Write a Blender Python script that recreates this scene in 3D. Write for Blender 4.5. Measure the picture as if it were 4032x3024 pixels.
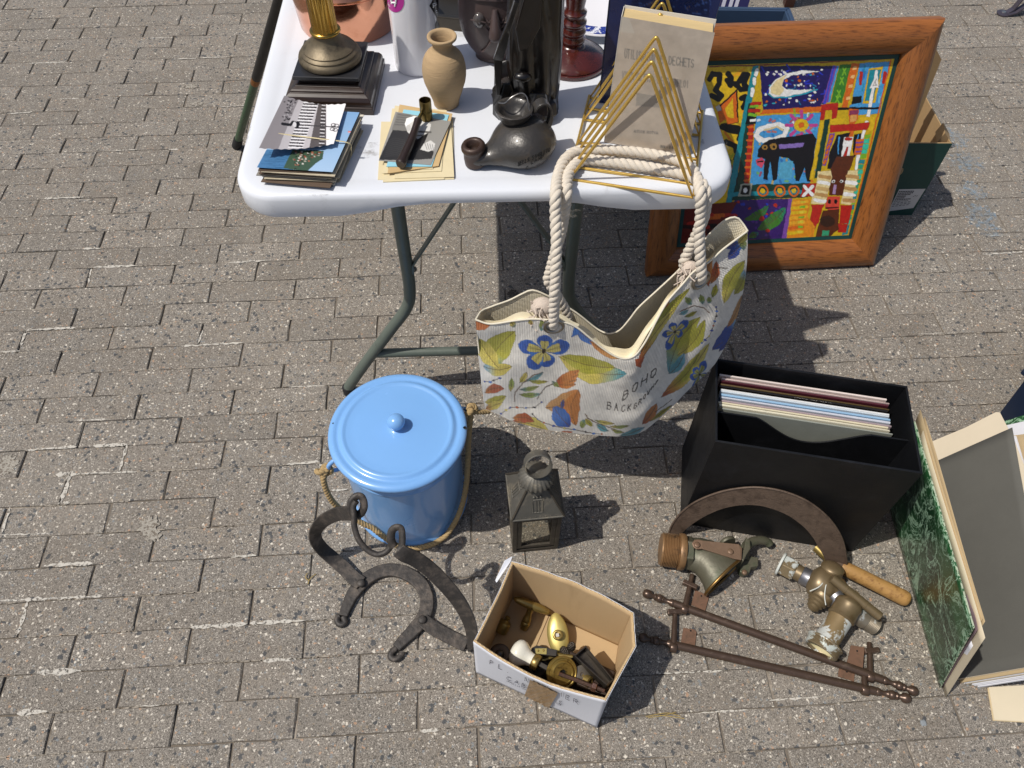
import bpy, bmesh, math, random
import numpy as np
from mathutils import Vector, Matrix

for o in list(bpy.data.objects):
    bpy.data.objects.remove(o, do_unlink=True)
SC = bpy.context.scene
COL = SC.collection
rnd = random.Random(7)

# ------------------------------------------------------------------ camera
HC = 1.4997
PIT, ROLL, FPX = 0.9497, 0.0136, 3000.0
cp_, sp_, cr_, sr_ = math.cos(PIT), math.sin(PIT), math.cos(ROLL), math.sin(ROLL)
CF = np.array([0, cp_, -sp_]); U0 = np.array([0, sp_, cp_]); R0 = np.array([1.0, 0, 0])
CR = cr_ * R0 + sr_ * U0
CU = -sr_ * R0 + cr_ * U0
CC = np.array([0, 0, HC])
cam = bpy.data.cameras.new('camera')
cam.sensor_width = 36.0
cam.lens = FPX / 4032 * 36.0
cam.clip_start = 0.02
cam.clip_end = 400
camo = bpy.data.objects.new('camera', cam)
COL.objects.link(camo)
mw = Matrix.Identity(4)
for i in range(3):
    mw[i][0], mw[i][1], mw[i][2], mw[i][3] = CR[i], CU[i], -CF[i], CC[i]
camo.matrix_world = mw
SC.camera = camo

# ------------------------------------------------------------------ sky, sun, exposure
SUNV = Vector((-0.56, -0.18, 1.0)).normalized()      # towards the sun
EL = math.asin(SUNV.z)
world = bpy.data.worlds.new('World')
SC.world = world
world.use_nodes = True
wn = world.node_tree
bg = wn.nodes['Background']
sky = wn.nodes.new('ShaderNodeTexSky')
sky.sky_type = 'NISHITA'
sky.sun_disc = False
sky.sun_elevation = EL
sky.sun_rotation = math.atan2(SUNV.x, SUNV.y)
sky.air_density = 1.0
sky.dust_density = 2.5
wn.links.new(sky.outputs[0], bg.inputs[0])
bg.inputs[1].default_value = 0.085
sun = bpy.data.lights.new('sun', 'SUN')
sun.energy = 3.7
sun.angle = math.radians(0.53)
sun.color = (1.0, 0.955, 0.88)
suno = bpy.data.objects.new('sun', sun)
COL.objects.link(suno)
suno.rotation_euler = SUNV.to_track_quat('Z', 'Y').to_euler()
suno.location = (-3, -1, 6)
SC.view_settings.view_transform = 'Standard'
SC.view_settings.look = 'None'
SC.view_settings.exposure = 0.05
SC.view_settings.gamma = 1.0
SC.view_settings.use_curve_mapping = False

# ------------------------------------------------------------------ pixel helpers (photo seen at 2212 px wide)
SS = 4032 / 2212
def ray(x, y):
    return CF + CR * ((x * SS - 2016) / FPX) + CU * ((1512 - y * SS) / FPX)
def G(x, y, z=0.0):
    d = ray(x, y); return CC + d * ((z - HC) / d[2])
def PY(x, y, Y):
    d = ray(x, y); return CC + d * (Y / d[1])
def PP(x, y, p0, n):
    d = ray(x, y); n = np.asarray(n, float); return CC + d * (((np.asarray(p0) - CC) @ n) / (d @ n))
def proj(P):
    D = np.asarray(P, float) - CC
    z = D @ CF
    return np.stack([(2016 + FPX * (D @ CR) / z) / SS, (1512 - FPX * (D @ CU) / z) / SS], -1)
def crop(ox, oy, s):
    return lambda x, y: ((ox + x / s) / SS, (oy + y / s) / SS)
c1 = crop(900, 0, 2.765); c2 = crop(1500, 0, 2.765); c3 = crop(2200, 0, 2.765); c4 = crop(2600, 0, 1.7015)
c5 = crop(900, 300, 2.212); c6 = crop(1700, 300, 1.8433); c7 = crop(1800, 900, 1.8433)
cb = crop(1200, 1400, 2.212); ci = crop(1150, 1850, 2.0733); cx = crop(1800, 2150, 2.2125)
cl = crop(1900, 1700, 3.318); cr = crop(2600, 1350, 1.952); ct = crop(2450, 1850, 1.7467); cg = crop(3432, 1450, 1.1433)

# ------------------------------------------------------------------ small maths
def V(*a):
    return np.array(a, float)
def nrm(a):
    a = np.asarray(a, float); l = np.linalg.norm(a)
    return a / l if l > 1e-12 else a
def catmull(pts, n, closed=False):
    P = [np.asarray(p, float) for p in pts]
    m = len(P)
    out = []
    segs = m if closed else m - 1
    for i in range(segs):
        if closed:
            a, b, c, d = P[(i - 1) % m], P[i], P[(i + 1) % m], P[(i + 2) % m]
        else:
            a = P[i - 1] if i else 2 * P[0] - P[1]
            b, c = P[i], P[i + 1]
            d = P[i + 2] if i + 2 < m else 2 * P[-1] - P[-2]
        for k in range(n):
            t = k / n
            out.append(0.5 * ((2 * b) + (c - a) * t + (2 * a - 5 * b + 4 * c - d) * t * t + (3 * b - a - 3 * c + d) * t ** 3))
    if not closed:
        out.append(P[-1])
    return out
def frame(ax):
    ax = nrm(ax)
    h = V(0, 0, 1) if abs(ax[2]) < 0.9 else V(1, 0, 0)
    u = nrm(np.cross(h, ax)); v = np.cross(ax, u)
    return u, v, ax
def rotz(p, a):
    c, s = math.cos(a), math.sin(a)
    return V(p[0] * c - p[1] * s, p[0] * s + p[1] * c, p[2])
def lin(c):
    return tuple(((x / 12.92) if x <= 0.04045 else ((x + 0.055) / 1.055) ** 2.4) for x in c)
def hx(h, k=1.0):
    h = h.lstrip('#')
    return tuple(min(1, x * k) for x in lin([int(h[i:i + 2], 16) / 255 for i in (0, 2, 4)]))
def nz2(h, w, cell, seed, octv=3):
    r = np.random.RandomState(seed); out = np.zeros((h, w)); amp = 1; tot = 0
    for o in range(octv):
        c = max(1.5, cell / 2 ** o)
        gh, gw = int(h / c) + 3, int(w / c) + 3
        g = r.rand(gh, gw)
        yy, xx = np.arange(h) / c, np.arange(w) / c
        y0, x0 = yy.astype(int), xx.astype(int)
        fy, fx = (yy - y0)[:, None], (xx - x0)[None]
        fy = fy * fy * (3 - 2 * fy); fx = fx * fx * (3 - 2 * fx)
        a = g[y0][:, x0]; b = g[y0][:, x0 + 1]; c_ = g[y0 + 1][:, x0]; d = g[y0 + 1][:, x0 + 1]
        out += amp * ((a * (1 - fx) + b * fx) * (1 - fy) + (c_ * (1 - fx) + d * fx) * fy)
        tot += amp; amp *= 0.5
    return out / tot

# ------------------------------------------------------------------ materials
MATS = {}
def node(nt, t, **kw):
    n = nt.nodes.new(t)
    for k, v in kw.items():
        setattr(n, k, v)
    return n
def mathn(nt, op, a, b=None, clamp=False):
    n = nt.nodes.new('ShaderNodeMath'); n.operation = op; n.use_clamp = clamp
    for i, x in enumerate((a, b)):
        if x is None: continue
        if isinstance(x, (int, float)): n.inputs[i].default_value = x
        else: nt.links.new(x, n.inputs[i])
    return n.outputs[0]
def mixc(nt, f, a, b, mode='MIX'):
    n = nt.nodes.new('ShaderNodeMix'); n.data_type = 'RGBA'; n.blend_type = mode
    for i, x in ((0, f), (6, a), (7, b)):
        if isinstance(x, (int, float)): n.inputs[i].default_value = x
        elif isinstance(x, tuple): n.inputs[i].default_value = (*x[:3], 1)
        else: nt.links.new(x, n.inputs[i])
    return n.outputs[2]
def ramp(nt, f, lo, hi):
    n = nt.nodes.new('ShaderNodeMapRange'); n.interpolation_type = 'SMOOTHSTEP'
    n.inputs[1].default_value = lo; n.inputs[2].default_value = hi
    nt.links.new(f, n.inputs[0]); return n.outputs[0]
def noise(nt, co, sc, det=4, rough=0.6, dist=0):
    n = nt.nodes.new('ShaderNodeTexNoise'); n.inputs['Scale'].default_value = sc
    n.inputs['Detail'].default_value = det; n.inputs['Roughness'].default_value = rough
    n.inputs['Distortion'].default_value = dist
    nt.links.new(co, n.inputs['Vector']); return n.outputs[0]
def stretch(nt, co, s, rot=(0, 0, 0)):
    n = nt.nodes.new('ShaderNodeMapping'); n.inputs['Scale'].default_value = s
    n.inputs['Rotation'].default_value = rot
    nt.links.new(co, n.inputs[0]); return n.outputs[0]
def M(name, col=(0.5, 0.5, 0.5), rough=0.5, metal=0.0, var=0.15, vs=25, col2=None, c2s=30, c2t=(0.55, 0.65),
      bump=0.0, bs=300, spec=0.5, coat=0.0, attr=False, rvar=0.12, st=None, sheen=0, trans=0, bdist=0.002, grain=None):
    """General surface: colour broken up by noise, a second colour in worn patches, uneven gloss, fine relief."""
    if name in MATS: return MATS[name]
    m = bpy.data.materials.new(name); m.use_nodes = True
    nt = m.node_tree; b = nt.nodes['Principled BSDF']
    co = node(nt, 'ShaderNodeTexCoord').outputs['Object']
    if st: co = stretch(nt, co, st)
    if attr:
        base = node(nt, 'ShaderNodeAttribute', attribute_name='Col').outputs['Color']
    else:
        rgb = node(nt, 'ShaderNodeRGB'); rgb.outputs[0].default_value = (*col, 1); base = rgb.outputs[0]
    if var:
        n1 = noise(nt, co, vs, 5, 0.65)
        f = mathn(nt, 'MULTIPLY_ADD', n1, 2 * var); f.node.inputs[2].default_value = 1 - var
        base = mixc(nt, 1.0, base, (1, 1, 1), 'MULTIPLY')
        cmb = node(nt, 'ShaderNodeCombineColor')
        for i in range(3): nt.links.new(f, cmb.inputs[i])
        nt.links.new(cmb.outputs[0], base.node.inputs[7])
    if col2 is not None:
        n2 = noise(nt, co, c2s, 6, 0.7, 0.3)
        base = mixc(nt, ramp(nt, n2, *c2t), base, tuple(col2))
    if grain:
        g = noise(nt, stretch(nt, co, grain[1]), grain[2], 4, 0.7)
        base = mixc(nt, ramp(nt, g, 0.45, 0.75), base, tuple(grain[0]))
    nt.links.new(base, b.inputs['Base Color'])
    b.inputs['Metallic'].default_value = metal
    b.inputs['Specular IOR Level'].default_value = spec
    b.inputs['Coat Weight'].default_value = coat
    b.inputs['Coat Roughness'].default_value = 0.08
    if sheen: b.inputs['Sheen Weight'].default_value = sheen
    if trans: b.inputs['Transmission Weight'].default_value = trans
    if rvar:
        n3 = noise(nt, co, vs * 1.7, 4, 0.6)
        r = mathn(nt, 'MULTIPLY_ADD', n3, 2 * rvar); r.node.inputs[2].default_value = rough - rvar
        r.node.use_clamp = True
        nt.links.new(r, b.inputs['Roughness'])
    else:
        b.inputs['Roughness'].default_value = rough
    if bump:
        bn = node(nt, 'ShaderNodeBump'); bn.inputs['Strength'].default_value = bump
        bn.inputs['Distance'].default_value = bdist
        nt.links.new(noise(nt, co, bs, 3, 0.6), bn.inputs['Height'])
        nt.links.new(bn.outputs[0], b.inputs['Normal'])
    MATS[name] = m
    return m

# ------------------------------------------------------------------ mesh builder
ORG = {}
class MB:
    def __init__(s):
        s.v = []; s.f = []; s.c = None
    def add(s, vs, fs):
        o = len(s.v); s.v.extend([tuple(map(float, p)) for p in vs]); s.f.extend([tuple(i + o for i in f) for f in fs]); return s
    def box(s, c, size, ux=None, uy=None, uz=None):
        ux = V(1, 0, 0) if ux is None else nrm(ux); uy = V(0, 1, 0) if uy is None else nrm(uy); uz = V(0, 0, 1) if uz is None else nrm(uz)
        c = np.asarray(c, float); a, b, d = [x / 2 for x in size]
        P = [c + ux * i * a + uy * j * b + uz * k * d for k in (-1, 1) for j in (-1, 1) for i in (-1, 1)]
        return s.add(P, [(0, 2, 3, 1), (4, 5, 7, 6), (0, 1, 5, 4), (2, 6, 7, 3), (0, 4, 6, 2), (1, 3, 7, 5)])
    def hexa(s, P):
        """8 corners: bottom ring of 4, top ring of 4"""
        return s.add(P, [(3, 2, 1, 0), (4, 5, 6, 7), (0, 1, 5, 4), (1, 2, 6, 5), (2, 3, 7, 6), (3, 0, 4, 7)])
    def tube(s, path, r, n=10, closed=False, caps=True, flat=1.0):
        P = [np.asarray(p, float) for p in path]; m = len(P)
        R = [r] * m if np.isscalar(r) else list(r)
        T = []
        for i in range(m):
            if closed: t = P[(i + 1) % m] - P[i - 1]
            else: t = P[min(i + 1, m - 1)] - P[max(i - 1, 0)]
            T.append(nrm(t))
        u, v, _ = frame(T[0]); vs = []
        for i in range(m):
            u = nrm(u - T[i] * (u @ T[i])); v = np.cross(T[i], u)
            for k in range(n):
                a = 2 * math.pi * k / n
                vs.append(P[i] + R[i] * (math.cos(a) * u + math.sin(a) * v * flat))
        fs = []
        for i in range(m if closed else m - 1):
            j = (i + 1) % m
            for k in range(n):
                l = (k + 1) % n
                fs.append((i * n + k, i * n + l, j * n + l, j * n + k))
        if caps and not closed:
            fs.append(tuple(range(n))[::-1]); fs.append(tuple((m - 1) * n + k for k in range(n)))
        return s.add(vs, fs)
    def lathe(s, prof, o, ax=(0, 0, 1), n=32, mod=None, cap0=True, cap1=True, ref=None):
        """prof: (radius, height along axis)"""
        u, v, w = frame(ax); o = np.asarray(o, float); vs = []
        if ref is not None:
            u = nrm(np.asarray(ref) - w * (np.asarray(ref) @ w)); v = np.cross(w, u)
        for (r, h) in prof:
            for k in range(n):
                a = 2 * math.pi * k / n
                rr = r * (mod(a, h) if mod else 1)
                vs.append(o + w * h + rr * (math.cos(a) * u + math.sin(a) * v))
        m = len(prof); fs = []
        for i in range(m - 1):
            for k in range(n):
                l = (k + 1) % n
                fs.append((i * n + k, i * n + l, (i + 1) * n + l, (i + 1) * n + k))
        if cap0: fs.append(tuple(range(n))[::-1])
        if cap1: fs.append(tuple((m - 1) * n + k for k in range(n)))
        return s.add(vs, fs)
    def prism(s, outline, d):
        """outline: list of 3D points, extruded by vector d"""
        O = [np.asarray(p, float) for p in outline]; n = len(O); d = np.asarray(d, float)
        return s.add(O + [p + d for p in O], [tuple(range(n))[::-1], tuple(range(n, 2 * n))] + [(i, (i + 1) % n, n + (i + 1) % n, n + i) for i in range(n)])
    def strap(s, path, wv, w, t, closed=False):
        """flat bar along path; wv: width direction per point"""
        P = [np.asarray(p, float) for p in path]; m = len(P); vs = []
        for i in range(m):
            T = nrm(P[min(i + 1, m - 1)] - P[max(i - 1, 0)]) if not closed else nrm(P[(i + 1) % m] - P[i - 1])
            a = np.asarray(wv[i], float); a = nrm(a - T * (a @ T)); b = np.cross(T, a)
            ww = w[i] if not np.isscalar(w) else w
            tt = t[i] if not np.isscalar(t) else t
            for x, y in ((-1, -1), (1, -1), (1, 1), (-1, 1)):
                vs.append(P[i] + a * x * ww / 2 + b * y * tt / 2)
        fs = []
        for i in range(m if closed else m - 1):
            j = (i + 1) % m
            for k in range(4):
                l = (k + 1) % 4
                fs.append((i * 4 + k, i * 4 + l, j * 4 + l, j * 4 + k))
        if not closed:
            fs.append((3, 2, 1, 0)); fs.append(tuple((m - 1) * 4 + k for k in range(4)))
        return s.add(vs, fs)
    def grid(s, P):
        """P: array (h,w,3)"""
        h, w = P.shape[:2]; o = len(s.v)
        s.v.extend(map(tuple, P.reshape(-1, 3).tolist()))
        for j in range(h - 1):
            for i in range(w - 1):
                a = o + j * w + i
                s.f.append((a, a + 1, a + w + 1, a + w))
        return s
    def ball(s, c, r, n=16, m=10, sc=(1, 1, 1)):
        prof = [(max(1e-4, math.sin(math.pi * i / m)), -math.cos(math.pi * i / m)) for i in range(m + 1)]
        t = MB().lathe(prof, (0, 0, 0), n=n)
        return s.add([np.asarray(c) + V(p[0] * sc[0], p[1] * sc[1], p[2] * sc[2]) * r for p in t.v], t.f)
    def ring(s, c, ax, R, r, n=28, k=10, flat=1.0):
        u, v, w = frame(ax)
        return s.tube([np.asarray(c) + R * (math.cos(2 * math.pi * i / n) * u + math.sin(2 * math.pi * i / n) * v) for i in range(n)], r, k, closed=True, flat=flat)
    def rope(s, path, R, strands=3, pitch=0.04, n=8, step=None):
        P = [np.asarray(p, float) for p in path]
        d = [0]
        for i in range(1, len(P)): d.append(d[-1] + np.linalg.norm(P[i] - P[i - 1]))
        L = d[-1]; step = step or pitch / 10; m = max(4, int(L / step)); Q = []
        for i in range(m + 1):
            x = L * i / m; j = min(max(np.searchsorted(d, x) - 1, 0), len(P) - 2)
            t = (x - d[j]) / max(1e-9, d[j + 1] - d[j]); Q.append(P[j] * (1 - t) + P[j + 1] * t)
        T = [nrm(Q[min(i + 1, m)] - Q[max(i - 1, 0)]) for i in range(m + 1)]
        u, v, _ = frame(T[0]); fr = []
        for i in range(m + 1):
            u = nrm(u - T[i] * (u @ T[i])); fr.append((u, np.cross(T[i], u)))
        for k in range(strands):
            pp = []
            for i in range(m + 1):
                a = 2 * math.pi * (L * i / m / pitch + k / strands)
                pp.append(Q[i] + R * 0.5 * (math.cos(a) * fr[i][0] + math.sin(a) * fr[i][1]))
            s.tube(pp, R * 0.58, n)
        return s
    def obj(s, name, mat, parent=None, smooth=None, bevel=0, bseg=2, kind=None, subsurf=0, solid=0, origin=None):
        vs = np.array(s.v)
        if parent is None:
            if origin is None: origin = V((vs[:, 0].min() + vs[:, 0].max()) / 2, (vs[:, 1].min() + vs[:, 1].max()) / 2, vs[:, 2].min())
            og = np.asarray(origin, float)
        else: og = ORG[parent.name]
        me = bpy.data.meshes.new(name)
        me.from_pydata((vs - og).tolist(), [], s.f)
        if s.c is not None:
            at = me.color_attributes.new('Col', 'FLOAT_COLOR', 'POINT')
            cc = np.ones((len(vs), 4)); cc[:, :3] = np.asarray(s.c)
            at.data.foreach_set('color', cc.ravel())
        bm = bmesh.new(); bm.from_mesh(me); bmesh.ops.recalc_face_normals(bm, faces=bm.faces); bm.to_mesh(me); bm.free()
        if smooth:
            me.polygons.foreach_set('use_smooth', [True] * len(me.polygons))
            if smooth < 180: me.set_sharp_from_angle(angle=math.radians(smooth))
        me.materials.append(mat)
        ob = bpy.data.objects.new(name, me); COL.objects.link(ob)
        if parent is None: ob.location = og
        else: ob.parent = parent
        ORG[ob.name] = og
        if kind: ob['kind'] = kind
        if solid:
            md = ob.modifiers.new('thickness', 'SOLIDIFY'); md.thickness = solid; md.offset = 0
        if bevel:
            md = ob.modifiers.new('bevel', 'BEVEL'); md.width = bevel; md.segments = bseg; md.limit_method = 'ANGLE'; md.angle_limit = math.radians(35); md.harden_normals = False
        if subsurf:
            md = ob.modifiers.new('sub', 'SUBSURF'); md.levels = subsurf; md.render_levels = subsurf
        return ob
def thing(name, loc, label, cat, group=None):
    o = bpy.data.objects.new(name, None); COL.objects.link(o); o.location = loc; o.empty_display_size = 0.03
    o['label'] = label; o['category'] = cat
    if group: o['group'] = group
    ORG[o.name] = np.asarray(loc, float); return o
def tag(o, label, cat, group=None):
    o['label'] = label; o['category'] = cat
    if group: o['group'] = group
    return o

# ------------------------------------------------------------------ print rasters (flat print, paint and lettering, sampled into mesh colours)
STROKE = {
 'A': [[(0, 0), (.5, 1), (1, 0)], [(.2, .4), (.8, .4)]], 'B': [[(0, 0), (0, 1), (.7, .95), (.8, .75), (.6, .55), (0, .52)], [(.6, .55), (.95, .4), (.9, .1), (.6, 0), (0, 0)]],
 'C': [[(.95, .8), (.7, 1), (.3, .95), (.02, .6), (.05, .25), (.35, 0), (.75, .03), (.95, .2)]], 'D': [[(0, 0), (0, 1), (.5, .95), (.95, .6), (.9, .25), (.5, 0), (0, 0)]],
 'E': [[(.9, 1), (0, 1), (0, 0), (.9, 0)], [(0, .52), (.7, .52)]], 'F': [[(.9, 1), (0, 1), (0, 0)], [(0, .52), (.7, .52)]], 'G': [[(.95, .8), (.6, 1), (.2, .9), (0, .5), (.2, .08), (.6, 0), (.95, .2), (.95, .45), (.6, .45)]],
 'H': [[(0, 0), (0, 1)], [(1, 0), (1, 1)], [(0, .5), (1, .5)]], 'I': [[(.5, 0), (.5, 1)]], 'K': [[(0, 0), (0, 1)], [(.9, 1), (0, .45)], [(.25, .6), (.95, 0)]], 'L': [[(0, 1), (0, 0), (.85, 0)]],
 'M': [[(0, 0), (.1, 1), (.5, .3), (.9, 1), (1, 0)]], 'N': [[(0, 0), (0, 1), (1, 0), (1, 1)]], 'O': [[(.5, 0), (.1, .2), (0, .5), (.1, .85), (.5, 1), (.9, .85), (1, .5), (.9, .2), (.5, 0)]],
 'P': [[(0, 0), (0, 1), (.7, .97), (.9, .75), (.7, .5), (0, .48)]], 'R': [[(0, 0), (0, 1), (.7, .97), (.9, .75), (.7, .52), (0, .48)], [(.4, .5), (1, 0)]], 'S': [[(.9, .85), (.5, 1), (.1, .85), (.15, .6), (.8, .42), (.9, .15), (.5, 0), (.05, .15)]],
 'T': [[(0, 1), (1, 1)], [(.5, 1), (.5, 0)]], 'U': [[(0, 1), (0, .3), (.3, 0), (.7, 0), (1, .3), (1, 1)]], 'V': [[(0, 1), (.5, 0), (1, 1)]], 'W': [[(0, 1), (.25, 0), (.5, .7), (.75, 0), (1, 1)]], 'X': [[(0, 0), (1, 1)], [(0, 1), (1, 0)]],
 'Z': [[(0, 1), (1, 1), (0, 0), (1, 0)]], '4': [[(.7, 0), (.7, 1), (0, .3), (1, .3)]], '1': [[(.2, .8), (.5, 1), (.5, 0)]], '0': [[(.5, 0), (.1, .2), (0, .5), (.1, .85), (.5, 1), (.9, .85), (1, .5), (.9, .2), (.5, 0)]], ':': [[(.5, .2), (.5, .3)], [(.5, .7), (.5, .8)]], '.': [[(.5, 0), (.5, .08)]], "'": [[(.5, .8), (.5, 1)]], '2': [[(0, .8), (.4, 1), (.9, .8), (.8, .5), (0, 0), (1, 0)]],
}
class Canvas:
    def __init__(s, bx, k, bgc):
        s.x0, s.y0, s.x1, s.y1 = bx; s.k = k
        s.h, s.w = int((s.y1 - s.y0) * k) + 1, int((s.x1 - s.x0) * k) + 1
        s.a = np.ones((s.h, s.w, 3)) * np.array(bgc)
        s.map = None; s.rs = np.random.RandomState(3); s.wob = 0
    def t(s, p):
        if s.map: p = s.map(*p)
        return ((p[0] - s.x0) * s.k, (p[1] - s.y0) * s.k)
    def _sub(s, P, pad):
        a = np.array(P); x0 = max(0, int(a[:, 0].min() - pad)); x1 = min(s.w, int(a[:, 0].max() + pad) + 2)
        y0 = max(0, int(a[:, 1].min() - pad)); y1 = min(s.h, int(a[:, 1].max() + pad) + 2)
        return x0, x1, y0, y1
    def _put(s, b, m, col):
        x0, x1, y0, y1 = b
        col = np.asarray(col)
        s.a[y0:y1, x0:x1] = s.a[y0:y1, x0:x1] * (1 - m[..., None]) + col * m[..., None]
    def poly(s, pts, col, op=1.0, raw=False):
        P = pts if raw else [s.t(p) for p in pts]
        if s.wob: P = [(x + s.rs.randn() * s.wob, y + s.rs.randn() * s.wob) for x, y in P]
        b = s._sub(P, 1); x0, x1, y0, y1 = b
        if x1 <= x0 or y1 <= y0: return
        X, Y = np.meshgrid(np.arange(x0, x1) + 0.5, np.arange(y0, y1) + 0.5)
        ins = np.zeros(X.shape, bool); n = len(P)
        for i in range(n):
            (xa, ya), (xb, yb) = P[i], P[(i + 1) % n]
            if ya == yb: continue
            c = ((ya > Y) != (yb > Y)) & (X < (xb - xa) * (Y - ya) / (yb - ya) + xa)
            ins ^= c
        s._put(b, ins.astype(float) * op, col)
    def line(s, pts, w, col, op=1.0, taper=False):
        P = [s.t(p) for p in pts]; w = w * s.k / 2
        b = s._sub(P, w + 2); x0, x1, y0, y1 = b
        if x1 <= x0 or y1 <= y0: return
        X, Y = np.meshgrid(np.arange(x0, x1) + 0.5, np.arange(y0, y1) + 0.5); D = np.full(X.shape, 1e9)
        for i in range(len(P) - 1):
            (xa, ya), (xb, yb) = P[i], P[i + 1]
            dx, dy = xb - xa, yb - ya; l = dx * dx + dy * dy + 1e-9
            t = np.clip(((X - xa) * dx + (Y - ya) * dy) / l, 0, 1)
            d = np.hypot(X - xa - t * dx, Y - ya - t * dy)
            D = np.minimum(D, d)
        s._put(b, np.clip(w - D + 0.5, 0, 1) * op, col)
    def ell(s, c, rx, ry, col, ang=0, op=1.0, ring=None):
        pts = []
        for i in range(28):
            a = 2 * math.pi * i / 28; x, y = rx * math.cos(a), ry * math.sin(a)
            pts.append((c[0] + x * math.cos(ang) - y * math.sin(ang), c[1] + x * math.sin(ang) + y * math.cos(ang)))
        if ring: s.line(pts + pts[:1], ring, col, op)
        else: s.poly(pts, col, op)
    def text(s, txt, o, ux, uy, w, gap, lw, col, op=1.0):
        """o: baseline start, ux/uy unit letter axes (per letter width / height)"""
        o = np.array(o, float); ux = np.array(ux, float); uy = np.array(uy, float); p = 0.0
        for ch in txt:
            for st in STROKE.get(ch, []):
                s.line([tuple(o + ux * (p + x * w) + uy * y) for x, y in st], lw, col, op)
            p += w + gap
    def leaf(s, a, b, w, ca, cb_, bend=0.0, vein=(0.12, 0.07, 0.03), shape=1.0, nv=5):
        a = np.array(a, float); b = np.array(b, float); d = b - a; L = np.hypot(*d); d /= L; n = np.array([-d[1], d[0]])
        N = 22; mid = []; up = []; lo = []
        for i in range(N + 1):
            t = i / N; c = a + d * L * t + n * bend * L * math.sin(math.pi * t)
            ww = w * (math.sin(math.pi * t ** shape)) ** 0.8 * (1 + 0.06 * math.sin(17 * t + a[0]))
            mid.append(c); up.append(c + n * ww); lo.append(c - n * ww)
        for i in range(N):
            f = (i + .5) / N; f = min(1, max(0, (f - .62) / .3 if cb_[2] > cb_[0] else (f - .08) / .34))
            col = np.array(ca) * (1 - f) + np.array(cb_) * f
            s.poly([tuple(up[i]), tuple(up[i + 1]), tuple(mid[i + 1]), tuple(mid[i])], col * 1.06)
            s.poly([tuple(lo[i]), tuple(lo[i + 1]), tuple(mid[i + 1]), tuple(mid[i])], col * 0.92)
        lw = 1.1
        s.line([tuple(p) for p in mid], lw, vein, 0.8)
        for i in range(1, N - 2, max(1, (N - 4) // (nv * 2))):
            j = min(N, i + 5)
            s.line([tuple(mid[i]), tuple(mid[i] * .3 + up[j] * .7 + 0)], 0.6, vein, 0.42)
            s.line([tuple(mid[i]), tuple(mid[i] * .25 + lo[j] * .75)], 0.6, vein, 0.42)
    def inkedges(s, col, op, thr=0.10, soft=0.20):
        """thin drawn outlines where two colours meet"""
        g = np.zeros(s.a.shape[:2])
        for c in range(3):
            q = np.sqrt(s.a[..., c]); gy, gx = np.gradient(q); g = np.maximum(g, np.hypot(gx, gy))
        f = np.clip((g - thr) / soft, 0, 1)[..., None] * op
        s.a = s.a * (1 - f) + np.array(col) * f
    def warp(s, amp, cell, seed):
        dx = (nz2(s.h, s.w, cell, seed, 2) - .5) * 2 * amp; dy = (nz2(s.h, s.w, cell, seed + 1, 2) - .5) * 2 * amp
        Y, X = np.mgrid[0:s.h, 0:s.w]
        s.a = s.a[np.clip(Y + dy, 0, s.h - 1).astype(int), np.clip(X + dx, 0, s.w - 1).astype(int)]
    def sample(s, px):
        x = np.clip((px[:, 0] - s.x0) * s.k, 0, s.w - 1.001); y = np.clip((px[:, 1] - s.y0) * s.k, 0, s.h - 1.001)
        xi, yi = x.astype(int), y.astype(int); fx, fy = (x - xi)[:, None], (y - yi)[:, None]
        A = s.a
        return (A[yi, xi] * (1 - fx) + A[yi, np.minimum(xi + 1, s.w - 1)] * fx) * (1 - fy) + (A[np.minimum(yi + 1, s.h - 1), xi] * (1 - fx) + A[np.minimum(yi + 1, s.h - 1), np.minimum(xi + 1, s.w - 1)] * fx) * fy
def sheet(P00, P10, P11, P01, nu, nv):
    """bilinear grid of points from 4 corners"""
    P00, P10, P11, P01 = [np.asarray(p, float) for p in (P00, P10, P11, P01)]
    u = np.linspace(0, 1, nu)[None, :, None]; v = np.linspace(0, 1, nv)[:, None, None]
    return (P00 * (1 - u) + P10 * u) * (1 - v) + (P01 * (1 - u) + P11 * u) * v
def text_tubes(mb, txt, f, w, gap, r):
    """raised lettering: f maps (x along, y up) to a 3D point"""
    p = 0.0
    for ch in txt:
        for st in STROKE.get(ch, []):
            pts = []
            for (xa, ya), (xb, yb) in zip(st[:-1], st[1:]):
                for k in range(3):
                    t = k / 3; pts.append(f(p + (xa + (xb - xa) * t) * w, ya + (yb - ya) * t))
            pts.append(f(p + st[-1][0] * w, st[-1][1]))
            mb.tube(pts, r, 5)
        p += w + gap
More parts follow.
